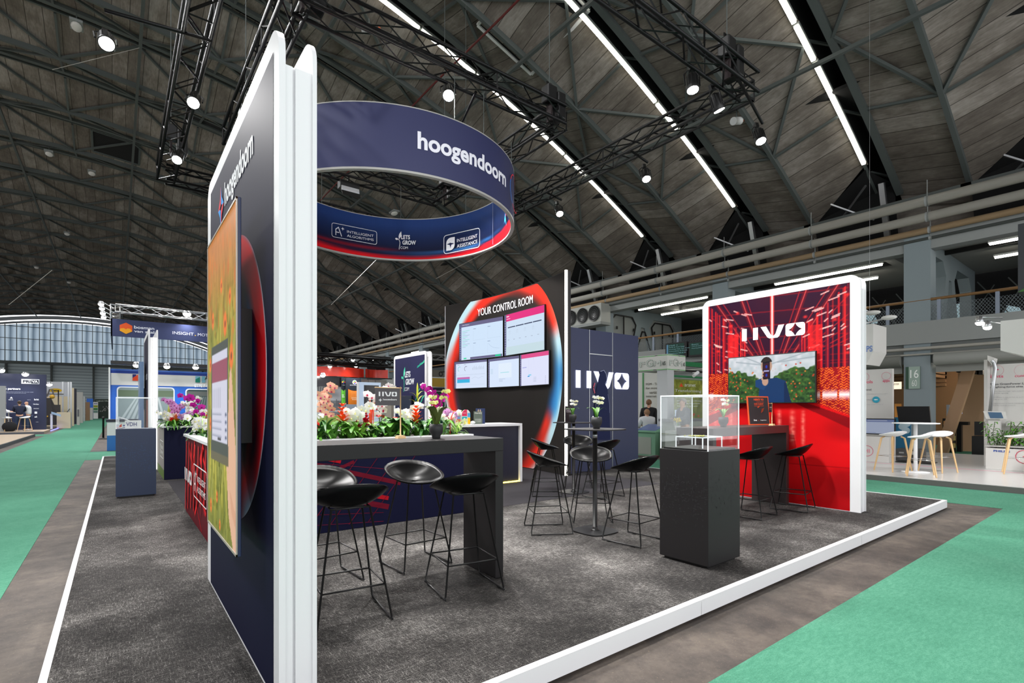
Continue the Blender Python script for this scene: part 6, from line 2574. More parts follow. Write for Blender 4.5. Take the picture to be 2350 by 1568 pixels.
Yp = 41.2
round_table('white standing table between the people before the partner wall', gy(20, Yp), Yp, .03, 1.1, .5)
person('bald person in white shirt and dark jeans leaning toward the standing table', (gy(66, Yp), Yp, .03), R(75), WSHIRT, JEANS, WSHOE, None, 'table', bald=True)
person('person in dark navy jacket and jeans seen from behind at the table', (gy(45, 40.6), 40.6, .03), R(10), NAVYCL, JEANS, WSHOE, None, 'table')
person('person in white shirt reaching across the table at the picture side', (gy(3, 41.6), 41.6, .03), R(-80), WSHIRT, DARKCL, DARKCL, None, 'table')
wood_stool('white shell stool with wooden legs behind the navy jacket person', (gy(57, 40.3), 40.3, .03), 2.4, 'white stools before the partner wall')
wood_stool('white shell stool with wooden legs by the black bag', (gy(14, 40.2), 40.2, .03), -2.4, 'white stools before the partner wall')
t = thing('bag', 'black bag on the pale stand floor beside the navy jacket person', 'bag', (gy(22, 40), 40, .03), world=True)
bx_ = gy(22, 40)
MB().use(DARKCL).blob((bx_, 40, .3), (.32, .2, .3), 12, 8).build('body', None, t)
MB().use(DARKCL).tube([(bx_ - .12, 40, .56), (bx_ - .08, 40, .68), (bx_ + .08, 40, .68), (bx_ + .12, 40, .56)], .02, 6).build('handle', None, t)

# ---- stands farther down the aisle
t = bt('machine_stand', 'cream lit exhibition stand with glass front and yellow oval badge', 'display wall', (-4.5, 50))
Y = 52
xa, xb = atY(106, 900, Y)[0], atY(164, 900, Y)[0]
box_obj('rear_wall', M('cream board', (206, 190, 160), .7), xa - .5, xb, Y + 3, Y + 3.1, FZ, 3.0, t)
box_obj('fascia', M('pale grey board', (176, 178, 184), .6), xa, xb, Y, Y + .1, 2.25, 3.35, t)
for u in (144, 157, 163):
    x = atY(u, 900, Y)[0]
    box_obj('post', ALU, x - .05, x + .05, Y - .03, Y + .11, FZ, 3.37, t)
d = Decal((xa, Y, 2.25), (1, 0, 0), e0=.01, de=.004)
a = (atY(127, 900, Y)[0] - xa)
d.disc(a, .45, .38, (196, 160, 50), 24, .15).text('Bato', a - .22, .38, a + .22, .52, (60, 50, 30), .03)
d.build('badge_print', PRINT, t)
box_obj('glass_front', GLASS, atY(145, 900, Y)[0], xb, Y - .02, Y, FZ, 2.25, t)
t = bt('machine', 'dark machine with yellow fittings behind the glass of the cream stand', 'machine', (-4.3, 51))
MACH = M('dark machine paint', (52, 48, 46), .5)
x = lambda u: atY(u, 940, 51)[0]
mb = MB().use(MACH)
mb.hexa([(x(107), 50.6, .1), (x(130), 50.6, .1), (x(130), 51.4, .1), (x(107), 51.4, .1), (x(107), 50.6, 2.1), (x(116), 50.6, 2.1), (x(116), 51.4, 2.1), (x(107), 51.4, 2.1)])
mb.box(x(118), x(138), 50.7, 51.4, .2, 1.6)
mb.bar((x(112), 51, 2.0), (x(134), 51, .5), .35, .3)
mb.build('body', None, t)
mb = MB().use(MACH)
mb.tube([(x(108), 51, 2.2), (x(114), 51, 2.75), (x(120), 51, 2.75), (x(124), 51, 2.2)], .05, 6)
mb.tube([(x(134), 51, 1.4), (x(134), 51, 2.7)], .04, 6)
mb.tube([(x(106), 51, 2.4), (x(146), 51, 2.4)], .03, 6)
mb.build('arms', None, t)
MB().use(M('yellow fitting', (206, 160, 50), .5)).blob((x(120), 50.9, 2.2), .16, 8, 6).box(x(108), x(112), 50.5, 50.6, .7, .8).build('fittings', None, t)
t = bt('info_pillar', 'white slim sensor post with tilted screen before the cream stand', 'post', (-4, 50))
p = atY(118, 970, 48)
box_obj('post', WHITE, p[0] - .06, p[0] + .06, 48, 48.1, FZ, .95, t)
MB().use(M('pale screen', (170, 196, 220), .3)).hexa([(p[0], 47.9, .95), (p[0] + .5, 47.9, .75), (p[0] + .5, 48.1, .75), (p[0], 48.1, .95), (p[0], 47.9, 1.1), (p[0] + .5, 47.9, .9), (p[0] + .5, 48.1, .9), (p[0], 48.1, 1.1)]).build('screen', None, t)
t = bt('counter', 'cream counter with black tablet at the cream stand corner', 'counter', (-4, 50))
p = atY(145, 970, 49)
box_obj('body', M('cream board'), p[0] - .35, p[0] + .4, 49, 49.5, FZ, 1.05, t)
MB().use(BLACK).bar((p[0] + .2, 49.2, 1.05), (p[0] + .35, 49.2, 1.3), .3, .03).build('tablet', None, t)
props(box_obj('floor_light', LEDB, -3.35, -3.28, 43.5, 52, FZ + .002, FZ + .03), 'blue led line along the floor edge of the cream stand', 'light')
for lab, u0, u1, v0, Yq, mat in (('tall navy panel standing along the aisle past the cream stand', 165, 175, 892, 62, NAVY), ('tall pale grey cabinet along the aisle past the navy panel', 176, 190, 900, 66, M('pale cabinet grey', (178, 176, 172), .6)), ('slim pale panel beside the tall grey cabinet', 191, 195, 910, 74, M('pale panel grey', (166, 168, 170), .6)),
                                 ('brown timber display cabinet far down the aisle', 196, 206, 923, 78, M('brown timber', (124, 96, 70), .6)), ('bright blue panel far down the aisle', 199, 213.5, 915, 86, M('bright blue board', (30, 96, 190), .5)), ('white counter before the bright blue panel', 206, 213, 936, 84, M('pale cabinet grey'))):
    xa, z1 = atY(u0, v0, Yq)
    xb = atY(u1, v0, Yq)[0]
    props(box_obj('upright_display', mat, xa, xb, Yq, Yq + .6, FZ, z1), lab, 'panel')
t = bt('glass_cabinet', 'small grey door cabinet before the tall pale one', 'cabinet', (-3, 60))
pY('body', M('pale cabinet grey'), 176, 937, 183, 962, 58, .5, t, FZ)
pY('door_panel', GREYCL, 177.5, 940, 181.5, 956, 57.97, .03, t)
t = bt('banner', 'far white banner with green field pictures at the aisle end', 'banner', (-3, 90))
pY('board', WHITE_M, 214, 923, 225, 949, 92, .1, t, FZ)
d, w, h = dY(214, 923, 225, 949, 92)
d.rect(.05 * w, .52 * h, .95 * w, .72 * h, (150, 160, 60)).rect(.05 * w, .28 * h, .95 * w, .48 * h, (70, 130, 80)).rect(.05 * w, .05 * h, .95 * w, .24 * h, (110, 140, 130)).text('AVAG', .1 * w, .8 * h, .9 * w, .92 * h, (60, 80, 140), .05)
d.build('banner_print', PRINT, t)
t = bt('display_wall', 'far dark green wall with white lettering and bottles at the aisle end', 'display wall', (-1, 95))
pY('board', M('dark green wall', (30, 48, 38), .6), 218, 916, 252, 949, 95, .1, t, FZ)
d, w, h = dY(218, 916, 252, 949, 95)
d.text('Logbook Office', .1 * w, .8 * h, .95 * w, .92 * h, (180, 190, 180), .02)
rng = random.Random(2)
for i in range(16):
    a, b = .3 + .6 * rng.random(), .1 + .35 * rng.random()
    d.rect(a * w, b * h, (a + .05) * w, (b + .07) * h, (150, 150, 146))
d.build('wall_print', PRINT, t)

# ---- centre distance: red fascia stand
Y = 27.0
t = bt('fascia_stand', 'distant stand with curved glossy red fascia and black screen wall', 'display wall', (11, 28))
REDG = M('glossy red fascia', (206, 52, 36), .25)
xa, xb, xc = atY(700, 850, Y)[0], atY(835, 850, Y)[0], atY(885, 850, Y)[0]
zt, zb = atY(780, 845, Y)[1], atY(780, 866, Y)[1]
n = 16
mb = MB().use(REDG)
for (p, q, amp) in ((xa, xb, -.7), (xb, xc, .35)):
    row = lambda z: [(p + (q - p) * i / n, Y + amp * math.sin(PI * i / n) * (1 if amp > 0 else 1) + (.0 if amp < 0 else -.3), z) for i in range(n + 1)]
    mb.grid([row(zb), row(zt)])
    mb.grid([[(a, b + .08, c) for a, b, c in row(zb)], [(a, b + .08, c) for a, b, c in row(zt)]])
mb.build('fascia', None, t)
pY('dark_beam', BLACK, 826, 866, 900, 871, Y - .5, .1, t)
pY('screen_wall', M('black glass screen', (20, 20, 24), .25), 700, 862, 783, 888, Y - .6, .1, t)
pY('photo_wall', M('grey photo board', (150, 152, 156), .6), 700, 888, 783, 1000, Y - .2, .1, t, FZ)
d, w, h = dY(720, 888, 783, 950, Y - .2)
for i in range(5):
    d.stroke([(.05 * w + .06 * w * i, .35 * h), (.02 * w + .09 * w * i, h)], .04, (226, 222, 220))
d.rect(.5 * w, 0, w, .5 * h, (110, 112, 116))
for i in range(8):
    d.rect((.5 + .06 * i) * w, .3 * h, (.53 + .06 * i) * w, (.4 + .1 * ((i * 3) % 4) / 2) * h, (90, 92, 96))
d.build('photo_print', PRINT, t)
pY('rear_wall', M('light grey rear board', (172, 172, 168), .6), 826, 871, 888, 1000, Y + .3, .1, t, FZ)
for u in (845, 861):
    pY('joint', GREYCL, u, 871, u + .6, 950, Y + .28, .02, t)
for lab, u0, u1, colr in (('tall dark banner with green panel under the red fascia', 783.5, 793, (110, 196, 70)), ('tall dark banner with orange panel under the red fascia', 793.5, 829, (226, 128, 44))):
    b = bt('banner', lab, 'banner', (11, Y - .7))
    Yb = Y - .75 if u0 < 790 else Y - .9
    pY('board', M('dark teal board', (26, 32, 44), .5), u0, 867, u1, 1000, Yb, .05, b, FZ)
    d, w, h = dY(u0, 867, u1, 960, Yb)
    m0 = .0 if u0 < 790 else .15
    ys = lambda v: (960 - v) / 93 * h
    arc = [(m0 * w + (.97 - m0) * w * i / 10, ys(893) - .35 * h * .12 * math.sin(PI * i / 10)) for i in range(11)]
    d.poly([(m0 * w, ys(928)), (.97 * w, ys(928))] + arc[::-1], colr)
    d.rect(0, 0, w, ys(928), (150, 160, 176))
    cx = .5 * w if u0 < 790 else .56 * w
    d.disc(cx, ys(877), .14 * min(w, .9), (236, 232, 226), 16)
    for i, c in enumerate(((220, 80, 60), (60, 150, 90), (240, 180, 60), (70, 90, 170))):
        d.disc(cx + .05 * math.cos(i * PI / 2), ys(877) + .05 * math.sin(i * PI / 2), .045, c, 8)
    d.text('PATS INDOOR', cx - .3 * w, ys(884.6), cx + .3 * w, ys(883), (220, 220, 226), .02)
    if u0 > 790:
        for i, s_ in enumerate(('PROTECTION', 'THROUGH', 'INTELLIGENT', 'PEST', 'CONTROL')):
            d.text(s_, .3 * w, ys(900.6 + 3.6 * i), (.8 if i != 1 else .75) * w, ys(898.6 + 3.6 * i), (236, 176, 110))
        d.text('GROWING', .33 * w, ys(914.4), .78 * w, ys(912), (250, 220, 180), .03).text('EASIER', .38 * w, ys(918), .72 * w, ys(915.6), (250, 220, 180), .03)
    else:
        d.rect(.1 * w, ys(908), .6 * w, ys(906), (230, 240, 220)).rect(.1 * w, ys(912), .7 * w, ys(910), (230, 240, 220))
    d.build('banner_print', PRINT, b)
p = atY(741, 861, Y - 1)
lamp_head('glaring lamp before the black screen of the red fascia stand', (p[0], Y - 1, p[1]), .13, LAMPW, (p[0], Y, p[1] + .2))
t = bt('lighting_truss', 'black truss with lamps over the distant red fascia', 'truss', (11, 27))
za, zb = atY(760, 822, Y)[1], atY(760, 833, Y)[1]
truss_span(t, (xa, Y, za), (atY(893, 830, Y)[0], Y, za), .4, .05, TRUSSBLACK, .6)
truss_span(t, (xa, Y - 1.5, zb), (atY(885, 830, Y)[0], Y - 1.5, zb), .4, .05, TRUSSBLACK, .6)
for i, (u, v) in enumerate(((810, 826), (817, 840), (757, 841), (839, 811.5))):
    if i < 3:
        p = atY(u, v, Y - 1.2)
        lamp_head('small lit lamp under the black truss, %s' % ('brightest one', 'below the brightest one', 'nearest the white wall edge')[i], (p[0], Y - 1.2, p[1]), .1, LAMPFAR, (p[0], Y - 1.4, zb))

t = bt('kiosk', 'pale blue upright kiosk with dark portrait screen beyond the flowers', 'kiosk', (7, 17.2))
Y = 17.2
pY('body', M('pale blue lit kiosk', (186, 204, 226), .4, emit=.25), 824, 877, 874, 1010, Y, .12, t, FZ)
pY('screen', M('dark kiosk screen', (22, 22, 26), .2), 835.5, 884, 869.5, 943, Y - .012, .012, t)
pY('side_edge', WHITE, 822, 877, 824, 1010, Y - .01, .14, t, FZ)
t = bt('counter', 'lime green fronted white counter beyond the peach orchid', 'counter', (7, 20))
Y = 19.6
pY('body', M('lime board', (190, 216, 104), .5), 715, 955, 782, 1000, Y, .5, t, FZ)
pY('top', WHITE, 712, 942, 784, 945, Y - .05, .6, t)
pY('glass', GLASS, 715, 945, 782, 955, Y, .02, t)
t = bt('standing_desk', 'white topped timber desk with screen beyond the flag', 'desk', (8, 18.5))
Y = 18.4
pY('top', WHITE, 895, 912, 936, 914.5, Y, .6, t)
pY('body', M('grey timber', (156, 146, 134), .6), 898, 914.5, 935, 1000, Y + .05, .5, t, FZ)
pY('screen', M('blue tinted screen', (96, 130, 176), .3), 889, 889, 907, 908, Y + .3, .03, t)
MB().use(BLACK).tube([(atY(898, 908, Y + .32)[0], Y + .32, atY(898, 908, Y + .32)[1]), (atY(898, 914, Y + .32)[0], Y + .32, atY(898, 914, Y + .32)[1])], .02).build('screen_stand', None, t)
t = bt('fascia_board', 'mustard yellow fascia with grey band beside the sapling logo wall', 'display wall', (13, 26))
Y = 25.0
pY('fascia', M('mustard board', (178, 142, 44), .5), 975, 867, 1040, 889, Y, .1, t)
pY('grey_band', M('warm grey board', (104, 100, 92), .6), 975, 848, 1040, 867, Y + .05, .1, t)
pY('dark_band', NAVY, 975, 889, 1040, 898, Y + .05, .1, t)
pY('rear_wall', M('deep green board', (24, 84, 60), .5), 975, 898, 1040, 1000, Y + .4, .1, t, FZ)
d, w, h = dY(975, 848, 1040, 867, Y + .05)
d.stroke([((.55 + .06 * math.cos(a)) * w, (.45 + .3 * math.sin(a)) * h) for a in np.linspace(0, 6.28, 12)], .05, (50, 50, 50)).stroke([(.58 * w, .75 * h), (.7 * w, .8 * h)], .06, (50, 50, 50))
d.build('emblem_print', PRINT, t)
t = bt('lighting_truss', 'bare aluminium truss beside the sapling logo wall with hung lamps', 'truss', (13, 25))
za = atY(1000, 820, Y - .5)[1]
truss_span(t, (atY(960, 820, Y - .5)[0], Y - .5, za), (atY(1060, 820, Y - .5)[0], Y - .5, za), .28, .03, ALU)

# ---- stand with green trim behind the far aisle
t = bt('sign_pillar', 'white sign pillar lettered FGM with green lines', 'sign', (13.3, 9.5))
cx, cy = 13.1, 9.3
yL = atX(1462, 850, cx)[0]
xR = atY(1573, 850, cy)[0]
z1, z0 = 2.97, 2.49
GW = M('warm white board', (206, 206, 200), .6)
box_obj('sign_box', GW, cx, xR, cy, yL, z0, z1, t)
yC = atX(1507, 950, cx)[0]
xC = atY(1548, 950, cy)[0]
box_obj('pillar', M('pale grey pillar', (190, 192, 194), .6), cx + .02, xC, cy + .02, yC, FZ, z0, t)


def fgm(d, w, h):
    gr = (40, 110, 60)
    d.rect(0, h * .93, w, h * .97, (90, 170, 90)).rect(0, h * .03, w, h * .07, (90, 170, 90))
    d.rect(w * .6, h * .93, w * .68, h * .97, (50, 60, 56)).rect(w * .55, h * .03, w * .66, h * .07, (50, 60, 56))
    for s_, a, b in (('F', .1, .28), ('G', .32, .54), ('M', .56, .8)):
        y0, y1 = (.28, .62) if s_ != 'G' else (.26, .74)
        d.outlined(s_, a * w, y0 * h, b * w, y1 * h, (40, 56, 46), (200, 208, 200), .02)
    d.text('A/S', .84 * w, .3 * h, .95 * w, .55 * h, (50, 60, 56), .02)


d = Decal((cx, yL, z0), (0, -1, 0), e0=.004, de=.001)
fgm(d, yL - cy, z1 - z0)
d.build('lettering', PRINT, t)
d = Decal((cx, cy, z0), (1, 0, 0), e0=.004, de=.001)
fgm(d, xR - cx, z1 - z0)
d.build('lettering', PRINT, t)
t = bt('text_panel', 'white panel with slab serif lines behind the dark sweater person', 'panel', (15, 12))
XP = 15.2
pX('board', GW, 1462, 856, 1520, 1040, XP, .05, t, FZ)
pX('green_edge', M('green trim', (70, 140, 84), .5), 1474, 856, 1477, 1040, XP - .02, .02, t, FZ)
d, w, h = dX(1462, 856, 1520, 970, XP)
for i, (s_, a, b) in enumerate((('FGM - Turnkey', .37, 1.1), ('for moving', .37, .95), ('vertical and', .5, 1.1), ('internal cargo', .38, 1.1))):
    y = h * (1 - (25 + 9.2 * i) / 114)
    d.text(s_, a * w, y - .1, b * w, y, (96, 92, 82), .01)
d.build('lettering', PRINT, t)
t = bt('counter', 'mint green counter with sloping touch screen beside the sign pillar', 'counter', (12.8, 10.5))
MINT = M('mint green board', (128, 176, 146), .5)
yy0, yy1 = atX(1507, 1000, 12.75)[0], atX(1462, 1000, 12.75)[0]
ztop = atX(1490, 985, 12.75)[1]
box_obj('body', MINT, 12.75, 13.3, yy0 + .05, yy1, FZ, ztop - .1, t)
box_obj('front_panel', M('pale sage board', (166, 172, 162), .6), 12.74, 12.752, yy0 + .2, yy1, FZ + .05, ztop - .25, t)
MB().use(MINT).hexa([(12.7, yy0, ztop - .1), (13.35, yy0, ztop - .1), (13.35, yy1, ztop - .1), (12.7, yy1, ztop - .1), (12.7, yy0, ztop - .05), (13.35, yy0, ztop + .12), (13.35, yy1, ztop + .12), (12.7, yy1, ztop - .05)]).build('desk_top', None, t)
MB().use(M('blue touch screen', (84, 104, 150), .25, emit=.1)).hexa([(12.72, yy0 + .03, ztop - .045), (13.32, yy0 + .03, ztop + .12), (13.32, yy1, ztop + .12), (12.72, yy1, ztop - .045), (12.72, yy0 + .03, ztop - .035), (13.32, yy0 + .03, ztop + .13), (13.32, yy1, ztop + .13), (12.72, yy1, ztop - .035)]).build('touch_screen', None, t)
person('person in black sweater seen from behind, standing beside the sign pillar', (14.1, 10.75, FZ), R(-60), DARKCL, DARKCL, DARKCL, None, 'down', hairmat=M('ginger brown hair', (122, 88, 62), .7))
person('fair haired person seated low behind the mint green counter', (13.55, 10.35, FZ), R(-30), WSHIRT, DARKCL, DARKCL, None, 'table', seated=True, height=.82, hairmat=M('fair hair', (150, 112, 82), .7))
t = thing('chair', 'plain dark chair under the seated fair haired person', 'chair', (13.55, 10.35, FZ), R(-30))
MB().use(DARKCL).box(-.2, .2, -.22, .2, .48, .54).build('seat', None, t)
for sx in (-1, 1):
    for sy in (-1, 1):
        MB().use(BLACK).tube([(sx * .18, sy * .18, .48), (sx * .2, sy * .2, 0)], .014, 6).build('leg', None, t)
t = bt('banner_wall', 'leafy green banner wall lettered aranet beyond the acrylic hood', 'display wall', (14.5, 9.9))
Y = 10.15
pY('board', M('banner rim', (120, 140, 96), .6), 1540, 868, 1640, 1040, Y, .05, t, FZ)
pY('header', M('green header', (36, 120, 72), .5), 1535, 860, 1640, 871, Y - .15, .1, t)
pY('upper_fascia', M('green header'), 1574, 830, 1640, 846, Y + .5, .1, t)
pY('dark_beam', BLACKLAM, 1535, 846, 1640, 858, Y + .4, .1, t)
x0, z1 = atY(1545, 871, Y)
x1, z0 = atY(1640, 990, Y)
cv = Cv(x1 - x0, z1 - z0, 48, 60)
n1, n2 = cv.noise(.12, .3, 51), cv.noise(.05, .06, 52)
cv.a = np.stack([110 + 50 * n1 + 30 * cv.Y / cv.h, 126 + 50 * n1 + 20 * cv.Y / cv.h, 60 + 30 * n1], -1) * (.7 + .3 * n2[..., None])
rng = random.Random(8)
for i in range(14):
    cv.ell(cv.w * (.3 + .7 * rng.random()), cv.h * .35 * rng.random(), .05, .05, (206, 70, 50), .9, .4)
d = Decal((x0, Y, z0), (1, 0, 0), e0=.004, de=.002)
d.image(cv)
w, h = x1 - x0, z1 - z0
U = lambda u: (u - 1545) / 95 * w
V = lambda v: (990 - v) / 119 * h
OW = (226, 228, 220)
d.poly([(U(1557.5), V(886.5)), (U(1566.5), V(886.5)), (U(1562), V(878))], (226, 84, 50)).text('aranet', U(1569), V(885.5), U(1594), V(879), OW, .0)
d.text('Transforming', U(1548), V(900), U(1607), V(892), OW, .0).text('greenhouses', U(1548), V(912), U(1609), V(903.5), OW, .0)
for i, s_ in enumerate(('with Data driven and Efficiency', 'and climate Integration', 'for every grower')):
    d.text(s_, U(1552), V(920 + 6 * i), U(1607 - 4 * i), V(916 + 6 * i), OW)
d.build('banner_print', PRINT, t)
p = atY(1597, 858, Y - .4)
t = thing('spot_lamp', 'white clip spot lamp on the green header', 'light', (p[0], Y - .4, p[1]), world=True)
MB().use(WHITE).tube([(p[0] + .1, Y - .42, p[1] + .05), (p[0] - .14, Y - .4, p[1] - .08)], .055, 10).build('lamp_head', None, t)
MB().use(WHITE).tube([(p[0] + .08, Y - .4, p[1] + .05), (p[0] + .2, Y - .15, p[1] + .05)], .015, 6).build('arm', None, t)
person('grey haired person in grey polo shirt standing before the leafy banner', (13.35, 8.85, FZ), R(70), GREYCL, BEIGECL, DARKCL, None, 'table', hairmat=M('grey hair', (150, 140, 130), .7))
t = bt('counter', 'pale counter with laptop beside the grey polo person', 'counter', (12.9, 9.1))
pY('body', M('pale sage board'), 1546, 965, 1620, 1050, 8.95, .4, t, FZ)
pY('top', M('grey top board', (120, 122, 124), .5), 1544, 962, 1622, 966, 8.9, .5, t)
t = bt('laptop', 'silver laptop with pale blue screen on the pale counter', 'laptop', (12.7, 9))
p = atY(1555, 950, 9.1)
MB().use(ALU).box(p[0] - .12, p[0] + .16, 8.95, 9.1, atY(1555, 962, 9)[1], atY(1555, 962, 9)[1] + .015).build('base', None, t)
MB().use(M('pale blue laptop screen', (190, 206, 226), .3, emit=.4)).box(p[0] - .12, p[0] + .1, 9.1, 9.115, atY(1555, 962, 9)[1] + .01, atY(1555, 941, 9.1)[1]).build('screen', None, t)
t = thing('flower_pot', 'yellow orchid in a pot on the pale counter before the banner', 'plant', (*[atY(1555, 975, 8.6)[0]], 8.6, .7), world=False)
x0 = t.location.x
mb = MB().use(M('yellow bloom', (226, 200, 60), .5))
rng = random.Random(3)
for i in range(16):
    mb.blob((rng.gauss(0, .08), rng.gauss(0, .04), .25 + .1 * rng.random()), (.035, .02, .03), 6, 4)
mb.build('blooms', None, t)
MB().use(WHITE_M).lathe([(.06, 0), (.08, .14)], 14).build('pot', None, t)
MB().use(LEAF).tube([(0, 0, .12), (.02, 0, .26)], .012, 6).build('flower_stem', None, t)
t = bt('shelf_stand', 'low pale shelf unit carrying the yellow orchid pot', 'shelf', (x0, 8.6))
box_obj('shelf', GW, x0 - .3, x0 + .6, 8.4, 8.8, FZ, .7, t)
# white table and shell chairs seen through the hood
round_table('white round table seen through the acrylic hood', 13.2, 7.0, FZ, .62, .55)
def shell_chair(label, x, y, rz, group):
    t = thing('shell_chair', label, 'chair', (x, y, FZ), rz, group)
    P = []
    for j in range(1, 6):
        rho = j / 5
        P.append([(.3 * rho * math.cos(a), .28 * rho * math.sin(a), .42 + .24 * rho ** 2.2 * (1.1 - math.sin(a)) * .55) for a in [2 * PI * i / 20 for i in range(20)]])
    mb = MB().use(WHITE).grid(P, True, True)
    mb.f.append(list(range(20)))
    mb.m.append(0)
    mb.sm.append(True)
    mb.build('seat', None, t, 0, .014)
    for sx in (-1, 1):
        for sy in (-1, 1):
            MB().use(WOOD).tube([(sx * .1, sy * .1, .42), (sx * .24, sy * .22, 0)], [.016, .011], 8).build('leg', None, t)
    return t


shell_chair('white shell chair beside the white round table, on the sign pillar side', 12.55, 7.5, -1.8, 'white shell chairs')
shell_chair('white shell chair at the white round table on the red wall side', 13.4, 6.3, .3, 'white shell chairs')

# ---- white floored stand at the far right
t = bt('stand_floor', 'glossy white stand floor with dark edge and pink line', 'platform', (15, 1))
box_obj('deck', M('glossy white floor', (206, 204, 202), .25), 12.05, 19.6, -5, 6.6, FZ, -.002, t)
box_obj('edge', M('dark edge strip', (90, 88, 86), .5), 12.03, 12.05, -5, 6.6, FZ, -.01, t)
box_obj('pink_line', M('pink floor line', (214, 120, 150), .5), 14.7, 14.74, -5, 6.6, -.002, 0.0, t)
gx_, gy_ = g(2101, 1084, 0)
round_table('white standing table on the glossy white floor', gx_, gy_, 0, 1.03, .4)
for i, (u, v, rz) in enumerate(((2049, 1081, -.5), (2113, 1092, .3), (2152, 1083, 1.2), (2337, 1088, .2))):
    x, y = g(u, v, 0)
    wood_stool(('white shell stool with wooden legs beside the blank screen', 'white shell stool with wooden legs nearest the green carpet', 'white shell stool with wooden legs on the doorway side of the standing table', 'white shell stool with wooden legs before the white planter box')[i], (x, y, 0), rz, 'white stools on the glossy floor')
PKW = M('white stand board', (206, 204, 200), .55)
PINK = (222, 90, 120)
t = bt('info_wall', 'white info wall with pink words controls and apps', 'display wall', (16, 5))
XP = 16.0
pX('board', PKW, 1950, 851, 2048, 1075, XP, .12, t, 0)
d, w, h = dX(1950, 851, 2048, 960, XP)
U = lambda u: w * (atX(1950, 900, XP)[0] - atX(u, 900, XP)[0]) / w
V = lambda v: (960 - v) / 109 * h
d.text('controls', U(1962), V(882), U(2003), V(875), PINK, .01).text('apps', U(2026), V(882), U(2042), V(876), PINK, .01)
for u in (1985, 2034):
    d.stroke([(U(u) + .1 * math.cos(a), V(867) + .1 * math.sin(a)) for a in np.linspace(0, 6.28, 16)], .007, (226, 140, 160))
d.text('control', U(1975), V(898), U(2000), V(894), (90, 90, 96), .01).text('advanced, dimming schedule light', U(1965), V(907), U(2038), V(905), (176, 176, 180)).text('maximise', U(1970), V(920), U(2001), V(917.5), (170, 170, 174)).text('reduced running power control', U(1965), V(931), U(2027), V(928.5), (176, 176, 180))
d.disc(U(2011), V(919), .085, (60, 160, 186), 20).text('NEW', U(2007), V(920.5), U(2015), V(917.5), (240, 250, 250), .03)
d.build('wall_print', PRINT, t)
XP = 15.0
t = bt('television', 'wide lit screen with blue page beneath the white info wall', 'screen', (15, 4))
o_ = pX('casing', BLACK, 1950, 960, 2054, 999, XP, .06, t)
d, w, h = dX(1952, 962, 2052, 996.5, XP)
d.rect(0, 0, w, h, (196, 208, 236)).rect(0, .82 * h, w, h, (120, 136, 184)).rect(.4 * w, .9 * h, .85 * w, .93 * h, (226, 232, 246)).rect(0, .05 * h, .6 * w, .07 * h, (120, 136, 184))
d.build('screen', SCREEN_DIM, t)
t = bt('counter', 'white counter with faint pink emblem under the wide lit screen', 'counter', (15, 4))
pX('body', PKW, 1950, 1000, 2040, 1066, XP - .05, .5, t, 0)
d, w, h = dX(1950, 1000, 2040, 1066, XP - .05)
ux = atX(1950, 1000, XP - .05)[0] - atX(1990, 1000, XP - .05)[0]
d.stroke([(ux + .13 * math.cos(a), .45 * h + .13 * math.sin(a)) for a in np.linspace(0, 6.28, 18)], .014, (222, 130, 150)).text('HI', ux - .06, .38 * h, ux + .06, .52 * h, (222, 130, 150))
d.build('emblem_print', PRINT, t)
t = bt('television', 'blank black television tilted behind the white standing table', 'screen', (15.5, 4))
XP = 15.5
a0, zt = atX(2057, 933, XP)
a1, _ = atX(2132, 933, XP)
b0, zb = atX(2066, 970, XP)
b1, _ = atX(2139, 968, XP)
MB().use(M('blank black screen', (10, 10, 12), .45, spec=.15)).hexa([(XP - .12, b0, zb), (XP - .12, b1, zb), (XP - .06, b1, zb), (XP - .06, b0, zb), (XP, a0, zt), (XP, a1, zt), (XP + .06, a1, zt), (XP + .06, a0, zt)]).build('casing', None, t)
MB().use(BLACK).tube([(XP, (b0 + b1) / 2, zb + .05), (XP + .05, (b0 + b1) / 2, 0)], .04, 8).build('stand_pole', None, t)
MB().use(BLACK).box(XP - .25, XP + .3, (b0 + b1) / 2 - .35, (b0 + b1) / 2 + .35, 0, .02).build('stand_foot', None, t)
t = bt('display_board', 'teal board with pale discs behind the standing table', 'display', (16.4, 4.8))
pX('board', M('teal board', (40, 120, 160), .5), 2053, 958, 2090, 1030, 16.4, .05, t, 0)
d, w, h = dX(2053, 958, 2090, 1030, 16.4)
for a, b in ((.5, .7), (.75, .8), (.72, .58)):
    d.disc(a * w, b * h, .09, (190, 214, 224), 14)
d.build('board_print', PRINT, t)
t = bt('flight_case', 'grey low case with white marks on the glossy floor behind the stools', 'case', (15.8, 4))
pX('body', M('dark grey case', (84, 84, 84), .6), 2055, 1030, 2112, 1050, 15.7, .5, t, 0)
d, w, h = dX(2055, 1030, 2112, 1050, 15.7)
d.rect(.6 * w, .3 * h, .75 * w, .75 * h, (206, 206, 206)).rect(.15 * w, .4 * h, .35 * w, .6 * h, (170, 170, 170))
d.build('marks_print', PRINT, t)
